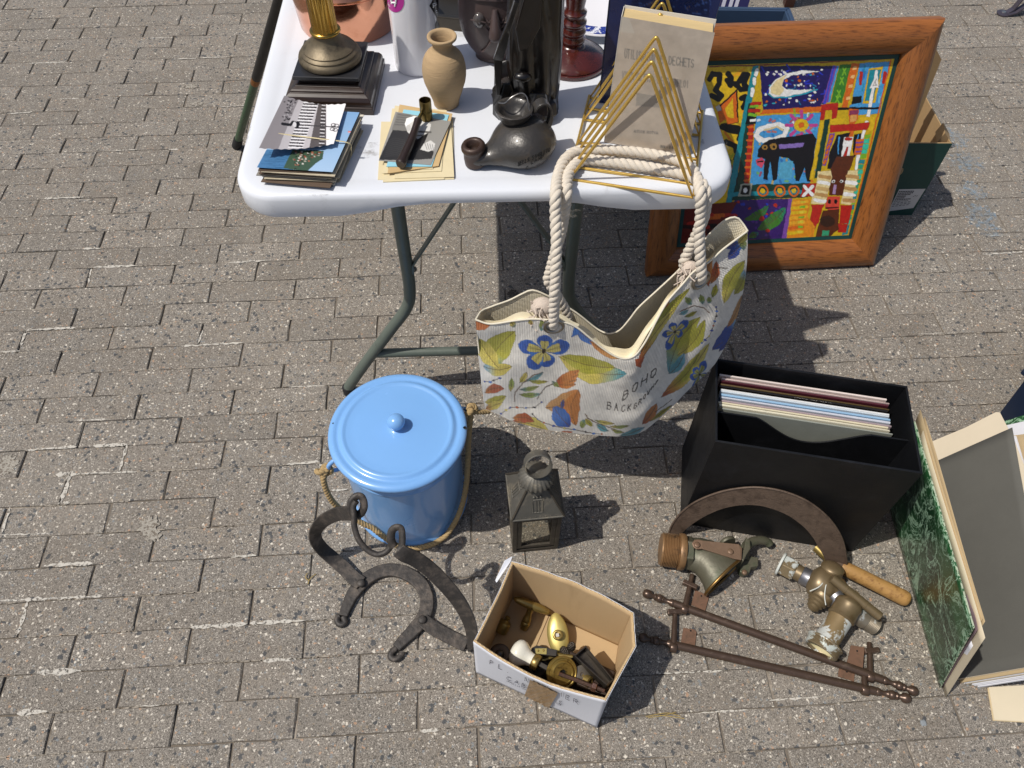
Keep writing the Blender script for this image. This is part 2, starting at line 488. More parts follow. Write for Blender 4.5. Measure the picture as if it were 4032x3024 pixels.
# ================================================================== SETTING: paved ground
LP, WP = 0.222, 0.322 * 0.222
PX0, PY0, PA = -3.6378 * LP, 4.9125 * LP, 0.0736
def paver_mat():
    m = bpy.data.materials.new('concrete_paver'); m.use_nodes = True
    nt = m.node_tree; b = nt.nodes['Principled BSDF']
    pos = node(nt, 'ShaderNodeNewGeometry')
    co = pos.outputs['Position']
    oi = node(nt, 'ShaderNodeObjectInfo')
    rn = mathn(nt, 'FRACT', mathn(nt, 'ADD', oi.outputs['Random'], pos.outputs['Random Per Island']))
    base = mixc(nt, ramp(nt, noise(nt, co, 520, 2, 0.75), 0.3, 0.7), hx('#514c47'), hx('#9a938a'))
    base = mixc(nt, ramp(nt, noise(nt, co, 9, 5, 0.6), 0.35, 0.7), base, mixc(nt, 0.5, base, hx('#7a7065')))
    wn_ = nt.nodes.new('ShaderNodeTexNoise'); wn_.inputs['Scale'].default_value = 190; wn_.inputs['Detail'].default_value = 1
    nt.links.new(co, wn_.inputs['Vector'])
    sc_ = node(nt, 'ShaderNodeVectorMath', operation='SCALE'); sc_.inputs['Scale'].default_value = 0.006
    nt.links.new(wn_.outputs['Color'], sc_.inputs[0])
    wob = node(nt, 'ShaderNodeVectorMath', operation='ADD'); nt.links.new(co, wob.inputs[0]); nt.links.new(sc_.outputs[0], wob.inputs[1])
    def vor(sc):
        v = node(nt, 'ShaderNodeTexVoronoi'); v.inputs['Scale'].default_value = sc
        nt.links.new(wob.outputs[0], v.inputs['Vector'])
        sep = node(nt, 'ShaderNodeSeparateColor'); nt.links.new(v.outputs['Color'], sep.inputs[0])
        return v.outputs['Distance'], sep.outputs
    def bins(base, dc, rad, lst):
        d, c = dc
        rr = mathn(nt, 'MULTIPLY_ADD', c[1], rad); rr.node.inputs[2].default_value = rad * 0.5
        m_ = ramp(nt, mathn(nt, 'SUBTRACT', rr, d), 0.0, 0.07)
        for lo, hi, col, op in lst:
            a = mathn(nt, 'MULTIPLY', mathn(nt, 'GREATER_THAN', c[0], lo), mathn(nt, 'LESS_THAN', c[0], hi))
            base = mixc(nt, mathn(nt, 'MULTIPLY', mathn(nt, 'MULTIPLY', a, m_), op), base, col)
        return base
    base = bins(base, vor(400), 0.46, [(0.0, 0.15, hx('#beb6ab'), .8), (0.30, 0.44, hx('#9d958c'), .85), (0.60, 0.82, hx('#46423e'), .75)])
    base = bins(base, vor(195), 0.40, [(0.0, 0.07, hx('#cfc7ba'), .9), (0.15, 0.19, hx('#a98a72'), .9), (0.30, 0.36, hx('#7b7e80'), .9), (0.48, 0.58, hx('#8f8271'), .8), (0.70, 0.78, hx('#55514b'), .65)])
    d, c = vor(150)
    dens = mathn(nt, 'MULTIPLY_ADD', mathn(nt, 'MULTIPLY', rn, rn), 0.060); dens.node.inputs[2].default_value = 0.016
    a = mathn(nt, 'LESS_THAN', c[0], dens)
    f = mathn(nt, 'MULTIPLY', a, ramp(nt, mathn(nt, 'SUBTRACT', mathn(nt, 'MULTIPLY_ADD', c[1], 0.40), d), -0.14, -0.08))
    base = mixc(nt, mathn(nt, 'MULTIPLY', f, 0.85), base, hx('#414448'))
    stain = noise(nt, co, 2.3, 4, 0.6)
    base = mixc(nt, mathn(nt, 'MULTIPLY', ramp(nt, stain, 0.5, 0.75), 0.16), base, hx('#a09a92'))
    base = mixc(nt, mathn(nt, 'MULTIPLY', ramp(nt, noise(nt, co, 5.5, 4, 0.65), 0.58, 0.72), 0.22), base, hx('#4a433c'))
    tint = mathn(nt, 'MULTIPLY_ADD', rn, 0.16); tint.node.inputs[2].default_value = 0.93
    cmb = node(nt, 'ShaderNodeCombineColor')
    nt.links.new(tint, cmb.inputs[0]); nt.links.new(tint, cmb.inputs[1])
    nt.links.new(mathn(nt, 'MULTIPLY', tint, 0.985), cmb.inputs[2])
    base = mixc(nt, 1.0, base, cmb.outputs[0], 'MULTIPLY')
    nt.links.new(base, b.inputs['Base Color'])
    b.inputs['Roughness'].default_value = 0.88
    b.inputs['Specular IOR Level'].default_value = 0.3
    bn = node(nt, 'ShaderNodeBump'); bn.inputs['Strength'].default_value = 0.9; bn.inputs['Distance'].default_value = 0.0016
    h = noise(nt, co, 300, 3, 0.75)
    nt.links.new(h, bn.inputs['Height']); nt.links.new(bn.outputs[0], b.inputs['Normal'])
    return m
MPAV = paver_mat()
msand = M('joint_sand', hx('#70675c'), 0.95, var=0.35, vs=60, col2=hx('#9a9083'), c2s=6, c2t=(0.54, 0.64), bump=0.7, bs=500)
mfar = bpy.data.materials.new('far_paving'); mfar.use_nodes = True
nt = mfar.node_tree
bt = node(nt, 'ShaderNodeTexBrick'); bt.inputs['Scale'].default_value = 1.0
bt.inputs['Brick Width'].default_value = LP; bt.inputs['Row Height'].default_value = WP; bt.inputs['Mortar Size'].default_value = 0.003
bt.inputs['Color1'].default_value = (*hx('#756b60'), 1); bt.inputs['Color2'].default_value = (*hx('#7f7569'), 1); bt.inputs['Mortar'].default_value = (*hx('#5d5347'), 1)
mp = node(nt, 'ShaderNodeMapping'); mp.inputs['Rotation'].default_value = (0, 0, -PA)
nt.links.new(node(nt, 'ShaderNodeTexCoord').outputs['Object'], mp.inputs[0]); nt.links.new(mp.outputs[0], bt.inputs[0])
nt.links.new(bt.outputs[0], nt.nodes['Principled BSDF'].inputs['Base Color']); nt.nodes['Principled BSDF'].inputs['Roughness'].default_value = 0.9

ground = MB().add([(-120, -120, -0.02), (120, -120, -0.02), (120, 120, -0.02), (-120, 120, -0.02)], [(0, 1, 2, 3)]).obj('ground', mfar, origin=V(0, 0, 0))
ground['kind'] = 'structure'; ground['label'] = 'grey speckled concrete block paving laid in running bond'
def pav(x, y):
    return rotz(V(x, y, 0), PA)
bed = MB().add([*[pav(x, y) + V(0, 0, -.0040) for x, y in ((-3.4, -.9), (3.8, -.9), (3.8, 4.3), (-3.4, 4.3))]], [(0, 1, 2, 3)]).obj('joint_sand', msand, ground)
def paver_pts(seed):
    r = random.Random(seed); a, b = LP / 2 - 0.0015, WP / 2 - 0.0006
    out = []
    for (xa, ya, xb, yb, n) in ((-a, -b, a, -b, 4), (a, -b, a, b, 2), (a, b, -a, b, 4), (-a, b, -a, -b, 2)):
        for k in range(n):
            t = k / n; j = 0.0009 if k else 0.0013
            out.append((xa + (xb - xa) * t + r.uniform(-j, j), ya + (yb - ya) * t + r.uniform(-j, j)))
    ring0 = [(x, y, -0.009) for x, y in out]
    c, cy = 0.0022, 0.0009
    ring1 = [(x - math.copysign(c * r.uniform(.5, 1.5), x) * (abs(x) > a * .9), y - math.copysign(cy * r.uniform(.5, 1.5), y) * (abs(y) > b * .9), 0.0) for x, y in out]
    ring05 = [(x, y, -0.0022 - r.uniform(0, .001)) for x, y in out]
    n = len(out)
    fs = [(i, (i + 1) % n, n + (i + 1) % n, n + i) for i in range(n)] + [tuple(range(n, 2 * n))]
    return ring05 + ring1, fs
pav_me = []
for k in range(14):
    vs, fs = paver_pts(k)
    me = bpy.data.meshes.new('paver'); me.from_pydata(vs, [], fs); me.materials.append(MPAV); pav_me.append(me)
slots = []
for row in range(-48, 30):
    yc = PY0 - (row + .5) * WP
    for h in range(-40, 56):
        if (h + row) % 2: continue
        xc = (h + 1) * .5 * LP + PX0
        if not (-3.3 < xc < 3.7 and -0.8 < yc < 4.2): continue
        p = pav(xc, yc)
        q = proj(p) if p[1] > -0.6 else V(-999, -999)
        inside = -60 < q[0] < 2272 and -40 < q[1] < 1700 and p[1] > 0
        slots.append((not inside, np.linalg.norm(p - CC), p, row, h))
slots.sort(key=lambda s: (s[0], s[1]))
rest = MB()
for i, (ou, d, p, row, h) in enumerate(slots):
    r = random.Random(row * 131 + h)
    z = r.uniform(-0.0012, 0.0012); tx, ty = r.gauss(0, .006), r.gauss(0, .003); a = PA + r.gauss(0, .003); flip = math.pi if r.random() < .5 else 0
    j = V(r.gauss(0, .0005), r.gauss(0, .0004), 0)
    if i < 300:
        o = bpy.data.objects.new('paver', pav_me[r.randrange(14)]); COL.objects.link(o); o.parent = ground
        o.location = p + j + V(0, 0, z); o.rotation_euler = (tx, ty, a + flip)
    else:
        R = Matrix.Rotation(a + flip, 3, 'Z') @ Matrix.Rotation(ty, 3, 'Y') @ Matrix.Rotation(tx, 3, 'X'); R = np.array(R)
        vs, fs = paver_pts(r.randrange(14))
        rest.add([R @ np.array(v) + p + j + V(0, 0, z) for v in vs], fs)
rest.obj('pavers', MPAV, ground, kind='stuff')

# pale lime in some of the joints (from the photograph), cement splash, chalk and gum stains
def crumbly(name, col, sc, lo, hi, op=1.0):
    """thin worn deposit: noise decides where any of it is left"""
    m = bpy.data.materials.new(name); m.use_nodes = True; nt = m.node_tree; b = nt.nodes['Principled BSDF']
    co = node(nt, 'ShaderNodeTexCoord').outputs['Object']
    b.inputs['Roughness'].default_value = .95
    nt.links.new(mixc(nt, noise(nt, co, 220, 3, .7), tuple(x * .72 for x in col), col), b.inputs['Base Color'])
    tr_ = node(nt, 'ShaderNodeBsdfTransparent'); mx = node(nt, 'ShaderNodeMixShader')
    nt.links.new(mathn(nt, 'MULTIPLY', ramp(nt, noise(nt, co, sc, 5, .75), lo, hi), op), mx.inputs[0])
    nt.links.new(tr_.outputs[0], mx.inputs[1]); nt.links.new(b.outputs[0], mx.inputs[2]); nt.links.new(mx.outputs[0], nt.nodes['Material Output'].inputs[0])
    MATS[name] = m; return m
mlime = crumbly('lime_mortar', hx('#c9c3b8'), 150, .40, .50)
mfill = crumbly('joint_fill', hx('#a49a8c'), 120, .44, .54)
jf = MB(); rj = random.Random(12)
for row in range(-26, 14):
    y = PY0 - row * WP; x = -2.2
    while x < 2.4:
        L = rj.uniform(.04, .22)
        if rj.random() < .6:
            k = max(3, int(L / .012)); up = []; lo = []
            for i in range(k + 1):
                cx_ = x + L * i / k; hw = rj.uniform(.0004, .0017) * (1 if 0 < i < k else .3); yy = y + rj.gauss(0, .0003)
                up.append(pav(cx_, yy + hw) + V(0, 0, .0011)); lo.append(pav(cx_, yy - hw) + V(0, 0, .0011))
            jf.add(up + lo, [(i, i + 1, k + 2 + i, k + 1 + i) for i in range(k)])
        x += L + rj.uniform(0, .08)
jf.obj('joint_fill', mfill, ground, kind='stuff')
g1 = crop(0, 0, 1.1064); g2 = crop(0, 1500, 1.0886); g3 = crop(3000, 0, 1.0368); g4 = crop(1300, 2400, 0.8097)
limes = [(g1, 122, 277, 290, 272, 5), (g1, 30, 497, 140, 490, 5), (g1, 250, 432, 350, 430, 4), (g1, 750, 260, 865, 254, 4), (g1, 865, 254, 995, 250, 4), (g1, 655, 167, 750, 163, 4),
    (g1, 735, 653, 780, 652, 7), (g1, 480, 660, 600, 652, 4), (g1, 185, 868, 365, 860, 6), (g1, 360, 1086, 440, 1083, 6), (g1, 405, 1166, 600, 1158, 7), (g1, 400, 1168, 385, 1235, 5), (g1, 990, 1146, 1170, 1136, 5),
    (g1, 115, 1440, 335, 1428, 6), (g1, 115, 1440, 90, 1510, 5), (g1, 780, 1510, 1060, 1494, 5), (g1, 885, 1440, 862, 1500, 6), (g1, 950, 468, 1080, 460, 3), (g1, 0, 1535, 90, 1530, 4),
    (g2, 115, 297, 330, 284, 6), (g2, 400, 280, 545, 274, 6), (g2, 545, 274, 512, 390, 6), (g2, 240, 403, 345, 398, 9), (g2, 345, 398, 590, 390, 4), (g2, 302, 402, 263, 525, 7), (g2, 250, 525, 300, 523, 6), (g2, 45, 540, 10, 650, 4),
    (g2, 190, 792, 400, 782, 7), (g2, 0, 944, 370, 926, 6), (g2, 370, 926, 440, 922, 5), (g2, 120, 945, 80, 1085, 5), (g2, 820, 1058, 1060, 1042, 7), (g2, 1070, 1040, 1310, 1028, 6), (g2, 160, 1250, 350, 1242, 9), (g2, 75, 1424, 205, 1416, 8),
    (g2, 1130, 1200, 1270, 1192, 6), (g2, 990, 755, 1100, 748, 5), (g2, 1230, 358, 1370, 348, 5), (g2, 0, 660, 230, 655, 3), (g2, 600, 1395, 690, 1390, 3), (g2, 1240, 28, 1390, 22, 4), (g2, 1420, 470, 1490, 465, 5), (g2, 320, 170, 470, 166, 4),
    (g3, 900, 1040, 1070, 1030, 5), (g3, 890, 965, 1060, 960, 2), (g3, 640, 1365, 800, 1360, 2), (g4, 285, 388, 350, 384, 5), (g4, 1180, 330, 1330, 320, 3), (g4, 1400, 290, 1560, 280, 3), (g4, 1060, 205, 1260, 195, 3), (g4, 1560, 55, 1740, 45, 3)]
for n, (f, xa, ya, xb, yb, w) in enumerate(limes):
    a, b = G(*f(xa, ya)), G(*f(xb, yb)); d = nrm(b - a); s = V(-d[1], d[0], 0); L = np.linalg.norm(b - a); r = random.Random(n)
    k = max(4, int(L / .008)); up = []; lo = []
    for i in range(k + 1):
        t = i / k; c = a + (b - a) * t + s * r.gauss(0, .0006); hw = w * .00060 * (0.25 + r.random() * 1.1) * (1 if 0 < i < k else .2)
        up.append(c + s * hw + V(0, 0, .0016)); lo.append(c - s * hw + V(0, 0, .0016))
    MB().add(up + lo, [(i, i + 1, k + 2 + i, k + 1 + i) for i in range(k)]).obj('lime_mortar', mlime, ground)
def splash(c, rx, ry, mat, name, seed, n=40, z=.0018):
    r = random.Random(seed); vs = [c + V(0, 0, z)]
    for i in range(n):
        a = 2 * math.pi * i / n; k = r.uniform(.62, 1.12)
        vs.append(c + V(math.cos(a) * rx * k, math.sin(a) * ry * k, z))
    return MB().add(vs, [(0, i + 1, (i + 1) % n + 1) for i in range(n)]).obj(name, mat, ground)
msplash = M('cement_splash', hx('#9d978c'), 0.95, var=0.35, vs=120, col2=hx('#6f665b'), c2s=170, c2t=(0.5, 0.56), bump=0.8, bs=500)
splash(G(322, 1138), .022, .027, msplash, 'cement_splash', 1)
splash(G(330, 1157), .018, .015, msplash, 'cement_splash', 2, z=.0023)
splash(G(15, 1005), .03, .026, msplash, 'cement_splash', 3)
splash(G(412, 187), .03, .014, msplash, 'cement_splash', 4)
splash(G(425, 225), .02, .014, msplash, 'cement_splash', 5)
mgum = M('dark_stain', hx('#3b3631'), 0.85, var=0.3, vs=200, col2=hx('#6a6056'), c2s=300, c2t=(0.5, 0.6))
mchalk = crumbly('blue_chalk', hx('#8fa9bd'), 60, .42, .7, .55)
for i_, (x_, y_, rx_, ry_) in enumerate(((2062, 300, .05, .05), (2085, 350, .06, .05), (2100, 415, .045, .05), (2118, 470, .05, .06), (2135, 500, .04, .03))): splash(G(x_, y_), rx_, ry_, mchalk, 'chalk_stain', 30 + i_, z=.0021 + .0004 * i_)
mpale = crumbly('pale_scuff', hx('#b3aca1'), 70, .5, .66, .8)
rq = random.Random(8)
for i_ in range(34): splash(G(rq.uniform(0, 2212), rq.uniform(40, 1640)), rq.uniform(.008, .03), rq.uniform(.006, .02), mpale, 'scuff', 50 + i_, n=18, z=.0035 + .0001 * i_)
splash(G(1108, 635), .016, .016, mgum, 'tar_spot', 6)
splash(G(2050, 312), .02, .02, mgum, 'tar_spot', 7)
# ================================================================== FOLDING TABLE
TZ = 0.74
TH = 0.05
TO = V(-0.423, 0.876, 0); TU = V(math.cos(TH), math.sin(TH), 0); TV = V(-math.sin(TH), math.cos(TH), 0)
TW, TL = 0.766, 1.83
def tb(u, v, z): return TO + TU * u + TV * v + V(0, 0, z)
mplast = M('white_plastic', hx('#d5d8de'), 0.42, var=0.04, vs=6, col2=hx('#aeaeae'), c2s=13, c2t=(0.60, 0.82), bump=0.15, bs=900, bdist=.0004)
msteel = M('green_grey_paint', hx('#5a625a'), 0.42, var=0.12, vs=30, col2=hx('#4a504a'), c2s=40, c2t=(.55, .8), spec=.5)
tabl = thing('folding_table', tb(TW / 2, TL / 2, 0), 'long white plastic folding table with grey-green tube legs, loaded with bric-a-brac', 'table')
def rrect(w, l, r, n=8):
    out = []
    for (cx_, cy_, a0) in ((w - r, r, -90), (w - r, l - r, 0), (r, l - r, 90), (r, r, 180)):
        for k in range(n + 1):
            a = math.radians(a0 + 90 * k / n); out.append((cx_ + r * math.cos(a), cy_ + r * math.sin(a)))
    return out
def dens(o, m=14):
    out = []
    for i in range(len(o)):
        a, b = np.array(o[i]), np.array(o[(i + 1) % len(o)])
        k = m if np.linalg.norm(b - a) > .2 else 1
        for j in range(k): out.append(tuple(a + (b - a) * j / k))
    return out
def off(o, d):
    cx_, cy_ = TW / 2, TL / 2
    return [(cx_ + (x - cx_) * (1 - 2 * d / TW), cy_ + (y - cy_) * (1 - 2 * d / TL)) for x, y in o]
o0 = dens(rrect(TW, TL, 0.065, 10))
def arch(x, y):
    if y < .08:
        e = min(abs(x - 0) , abs(TW - x)); return 0.021 * max(0, min(1, (min(x, TW - x) - .17) / .10)) ** 1.0 if min(x, TW - x) > .17 else 0
    if y > TL - .08: return 0
    e = min(y, TL - y); return 0.018 if e > .32 else 0.018 * max(0, (e - .2) / .12)
rings = []
for d, zz in ((0.012, -0.034), (0.002, -0.042), (0.0, -0.037), (0.0, -0.010), (0.0018, -0.0045), (0.006, -0.001), (0.012, 0.0), (0.028, 0.0), (0.034, -0.0016), (0.042, -0.0022)):
    o = off(o0, d)
    rings.append([tb(x, y, TZ + zz + (arch(x, y) if zz < -.03 else 0)) for x, y in o])
mb = MB(); n = len(o0)
mb.add([p for r in rings for p in r], [(i * n + k, i * n + (k + 1) % n, (i + 1) * n + (k + 1) % n, (i + 1) * n + k) for i in range(len(rings) - 1) for k in range(n)] + [tuple((len(rings) - 1) * n + k for k in range(n))])
under = [tb(x, y, TZ - .012) for x, y in off(o0, .014)]
mb.add(under, [tuple(range(n))[::-1]]); 
mb.obj('tabletop', mplast, tabl, smooth=50)
for (x_, y_, rx_, ry_, sd_) in ((c5(350, 290), 0, .012, .02, 3), (c5(1240, 640), 0, .03, .025, 4), (c5(700, 1010), 0, .04, .012, 5), (c6(1050, 1000), 0, .02, .01, 6), (c5(230, 500), 0, .02, .05, 7), (c6(2050, 480), 0, .03, .03, 8)):
    p_ = G(*x_, TZ - .0022); rr_ = random.Random(sd_)
    MB().add([p_ + V(math.cos(a_) * rx_ * rr_.uniform(.6, 1.1), math.sin(a_) * ry_ * rr_.uniform(.6, 1.1), .0005) for a_ in np.linspace(0, 6.28, 19)[:-1]], [tuple(range(18))]).obj('smudge', MATS.get('table_smudge') or crumbly('table_smudge', hx('#8f877d'), 55, .46, .8, .55), tabl)
TS = TZ - 0.0022                      # height of the flat top inside the raised rim
def leg_frame(v0, dirv):
    for sx in (0.222, TW - 0.222):
        s = -1 if sx < TW / 2 else 1
        path = catmull([tb(sx, v0, TZ - .02), tb(sx, v0, .5), tb(sx, v0, .36), tb(sx + s * .012, v0, .30), tb(sx + s * .05, v0 + .0, .235), tb(sx + s * .115, v0, .13), tb(sx + s * .165, v0, .045), tb(sx + s * .178, v0, .02), tb(sx + s * .18, v0, .004)], 6)
        lg = MB().tube(path, .0125, 14).obj('leg', msteel, tabl, smooth=40)
        MB().lathe([(.0145, 0), (.0148, .02), (.0132, .024)], tb(sx + s * .18, v0, 0), n=14).obj('foot_cap', M('black_rubber', hx('#1c1c1d'), .7), lg, smooth=40)
        br = MB(); pa = tb(sx - s * .012, v0, .425); pb = tb(TW / 2, v0 + dirv * .085, .615)
        br.strap([pa + V(0, 0, -.02), pa, pb], [V(0, 1, 0)] * 3, .016, .004)
        br.obj('brace', msteel, tabl)
        MB().ball(tb(sx - s * .014, v0, .412), .006, 10, 6).obj('bolt', M('steel_bolt', hx('#70706c'), .35, metal=.9), tabl, smooth=60)
    MB().tube([tb(.222 - .103, v0, .148), tb(TW - .222 + .103, v0, .148)], .0105, 12).obj('crossbar', msteel, tabl, smooth=40)
    MB().tube([tb(.16, v0, TZ - .018), tb(TW - .16, v0, TZ - .018)], .0125, 12).obj('pivot_bar', msteel, tabl, smooth=40)
    MB().strap([tb(TW / 2, v0 + dirv * .085, .615), tb(TW / 2, v0 + dirv * .5, TZ - .02)], [TU] * 2, .02, .006).obj('fold_arm', msteel, tabl)
leg_frame(0.165, 1)
leg_frame(TL - 0.165, -1)

# ================================================================== FISHING ROD leaning on the table
rod = thing('telescopic_rod', G(515, 320), 'green and black telescopic rod with rubber butt leaning beside the table', 'rod')
pa = G(514, 320) + V(0, 0, .012); pb = PY(603, 0, 1.72); dr = nrm(pb - pa); up_ = pa + dr * 1.25
def rp(t): return pa + dr * t
tt = np.linalg.norm(pb - pa)
tj = np.linalg.norm(PY(553, 172, 1.85) - pa)
MB().tube([rp(.03), rp(tj)], .0115, 14).obj('green_shaft', M('green_lacquer', hx('#24452a'), .3, var=.1, coat=.4), rod, smooth=40)
MB().lathe([(.0118, 0), (.0122, .004), (.0122, .022), (.0118, .026)], rp(tj), dr, 14).obj('gold_ring', M('gold_trim', hx('#8a5a2c'), .35, metal=.6), rod, smooth=40)
MB().tube([rp(tj + .026), rp(tt + .35)], .0128, 14).obj('black_grip', M('black_lacquer', hx('#0b0b0c'), .45, var=.1, coat=.1), rod, smooth=40)
MB().lathe([(.010, -.012), (.0142, -.008), (.0142, .035), (.0125, .04)], rp(0.0), dr, 14).obj('rubber_butt', M('black_rubber'), rod, smooth=40)

# ================================================================== COLUMN LAMP
LX, LY = -0.3045, 1.158
mebon = M('dark_ebony_wood', hx('#2a1c15'), .32, var=.3, vs=20, col2=hx('#3a2a20'), c2s=18, c2t=(.5, .75), coat=.25, st=(1, 6, 6))
mslab = M('slate_black', hx('#28282a'), .35, var=.2, vs=40)
mbronze = M('aged_bronze', hx('#6a5f4c'), .5, metal=.55, var=.25, vs=40, col2=hx('#4b4336'), c2s=40, c2t=(.5, .7), bump=.2, bs=300)
mbrass = M('polished_brass', hx('#b08d45'), .22, metal=1.0, var=.15, vs=60, col2=hx('#6d5527'), c2s=50, c2t=(.58, .75))
lamp = thing('column_lamp', V(LX, LY, TS), 'column table lamp with fluted brass shaft, bronze bell and stepped dark wood plinth', 'lamp')
la = -0.02
def sq(prof, c, rot):
    mb = MB(); vs = []; fs = []
    for (h, z) in prof:
        for sx, sy in ((-1, -1), (1, -1), (1, 1), (-1, 1)):
            vs.append(V(c[0], c[1], c[2]) + rotz(V(sx * h, sy * h, z), rot))
    m = len(prof)
    for i in range(m - 1):
        for k in range(4): fs.append((i * 4 + k, i * 4 + (k + 1) % 4, (i + 1) * 4 + (k + 1) % 4, (i + 1) * 4 + k))
    fs += [(3, 2, 1, 0), tuple((m - 1) * 4 + k for k in range(4))]
    return mb.add(vs, fs)
base = (LX, LY, TS)
sq([(.0735, 0), (.0735, .012), (.0715, .013), (.0715, .017), (.0705, .021), (.067, .0265), (.0625, .0295), (.0605, .030), (.0605, .0325), (.058, .034), (.0535, .036), (.0515, .0365), (.0515, .039), (.048, .0395)], base, la).obj('plinth', mebon, lamp, bevel=.0007)
sq([(.046, .0395), (.046, .047)], base, la).obj('neck_block', mebon, lamp)
sq([(.0525, .047), (.0535, .048), (.0535, .053), (.053, .0538)], base, la).obj('slab', mslab, lamp, bevel=.0005)
bell = [(.047, 0), (.0505, .002), (.0515, .006), (.050, .0105), (.046, .0125), (.0455, .0135), (.0462, .0155), (.044, .018), (.0415, .0188), (.041, .0195), (.0415, .0212), (.039, .0232), (.0345, .026), (.029, .0305), (.0245, .036), (.022, .0415), (.0212, .046)]
MB().lathe(bell, (LX, LY, TS + .0538), n=48, mod=lambda a, h: 1 + (.012 * math.cos(8 * a) if h > .026 else 0)).obj('bell', mbronze, lamp, smooth=60)
zz = TS + .0538 + .046
MB().lathe([(.0225, 0), (.0245, .002), (.0245, .004), (.022, .006)], (LX, LY, zz), n=48).obj('collar', mbrass, lamp, smooth=60)
MB().lathe([(.0205, .006), (.0208, .008), (.0205, .062), (.0208, .063)], (LX, LY, zz), n=96, mod=lambda a, h: 1 - (.07 * abs(math.sin(10 * a)) ** .7 if .007 < h < .0625 else 0)).obj('fluted_shaft', mbrass, lamp, smooth=50)
MB().lathe([(.0215, .063), (.022, .066), (.0205, .068)], (LX, LY, zz), n=40).obj('collar', mbrass, lamp, smooth=60)
MB().lathe([(.0195, .068), (.0215, .071), (.0215, .078), (.018, .083), (.013, .085), (.012, .11), (.0125, .112), (.0125, .15), (.006, .155)], (LX, LY, zz), n=32).obj('lamp_socket', M('dark_patina', hx('#262a22'), .4, metal=.4, var=.3), lamp, smooth=50)

# ================================================================== COPPER POT
mcop = M('polished_copper', hx('#d69a7c'), .12, metal=1.0, var=.1, vs=14, col2=hx('#b0704f'), c2s=12, c2t=(.55, .8), bump=.12, bs=25, bdist=.004, rvar=.05)
CPX, CPY, CR_ = -0.312, 1.372, 0.091
pot = thing('copper_pot', V(CPX, CPY, TS), 'large polished copper pot with rolled shoulder and iron handle behind the lamp', 'pot')
MB().lathe([(.084, 0), (.0875, .001), (.0895, .005), (.0955, .078), (.0975, .0795), (.099, .0815), (.0985, .084), (.094, .0865), (.083, .092), (.066, .098), (.0655, .112), (.068, .116), (.0675, .119), (.064, .118), (.062, .10), (.079, .03), (.075, .004)], (CPX, CPY, TS), n=72).obj('body', mcop, pot, smooth=45)
MB().tube(catmull([V(CPX + .09, CPY - .03, TS + .07), V(CPX + .108, CPY - .036, TS + .085), V(CPX + .112, CPY - .03, TS + .11), V(CPX + .105, CPY - .01, TS + .125), V(CPX + .096, CPY + .02, TS + .115), V(CPX + .092, CPY + .03, TS + .08)], 6), .005, 10).obj('handle', M('black_iron', hx('#2a2725'), .45, metal=.6, var=.3), pot, smooth=60)

# ================================================================== WHITE CYLINDER VASE WITH STICKERS
CYX, CYY, CYR = -0.1725, 1.2315, 0.0392
cyl = thing('cylinder_vase', V(CYX, CYY, TS), 'tall glossy white cylinder vase with magenta and black stickers', 'vase')
MB().lathe([(.0365, 0), (.0388, .001), (CYR, .003), (CYR, .27), (.0385, .272), (.0365, .272), (.0362, .01)], (CYX, CYY, TS), n=64, cap1=True).obj('body', M('white_glaze', hx('#dedde1'), .18, var=.02, coat=.5), cyl, smooth=40)
def on_cyl(px, py, lift=0.0006):
    """photo pixel -> point on the cylinder wall (nearest side)"""
    d = ray(px, py); o = CC - V(CYX, CYY, 0); R = CYR + lift
    a = d[0] ** 2 + d[1] ** 2; b_ = 2 * (o[0] * d[0] + o[1] * d[1]); c = o[0] ** 2 + o[1] ** 2 - R * R
    dd = b_ * b_ - 4 * a * c
    t = (-b_ - math.sqrt(max(0, dd))) / (2 * a); return CC + t * d
def cyl_patch(pts, lift, name, mat):
    P = [on_cyl(*p, lift) for p in pts]; c = sum(P) / len(P)
    dd = c[:2] - V(CYX, CYY); c[:2] = V(CYX, CYY) + dd / np.linalg.norm(dd) * (CYR + lift); n_ = len(P)
    mid = []
    for p in P:
        q = (p + c) / 2; e = q[:2] - V(CYX, CYY); q[:2] = V(CYX, CYY) + e / np.linalg.norm(e) * (CYR + lift); mid.append(q)
    vs = [c] + mid + P
    fs = [(0, 1 + i, 1 + (i + 1) % n_) for i in range(n_)] + [(1 + i, 1 + n_ + i, 1 + n_ + (i + 1) % n_, 1 + (i + 1) % n_) for i in range(n_)]
    return MB().add(vs, fs).obj(name, mat, cyl, smooth=180)
st = cyl_patch([c2(160 + 92 * math.cos(a), 22 + 112 * math.sin(a)) for a in np.linspace(0, 2 * math.pi, 29)[:-1]], .0005, 'magenta_sticker', M('magenta_print', hx('#b0328f'), .35, var=.02))
mwp = M('white_print', hx('#f2f2f2'), .4, var=0)
mb = MB()
for s_ in ([(148, -60), (112, 18), (168, 30)], [(172, -45), (150, 68)]):
    mb.tube([on_cyl(*c2(*p), .0007) for p in catmull([(*p, 0) for p in s_], 4) for p in [(p[0], p[1])]], .0015, 6)
mb.obj('numeral', mwp, st)
bs = cyl_patch([c2(*p) for p in ((528, 65), (560, 5), (590, -60), (622, -60), (628, 20), (628, 110), (622, 160), (608, 200), (580, 145), (552, 100))], .0005, 'black_sticker', M('black_print', hx('#141416'), .35, var=.05))
mb = MB()
for s_ in ([(572, 85), (566, 40), (585, 35), (590, 60), (572, 66)], [(598, 55), (595, 35), (606, 30), (610, 48), (598, 55)], [(600, 140), (597, 118), (608, 112), (614, 132), (600, 140)], [(612, 90), (618, 138)]):
    mb.tube([on_cyl(*c2(*p), .0008) for p in s_], .0007, 5)
mb.obj('lettering', mwp, bs)
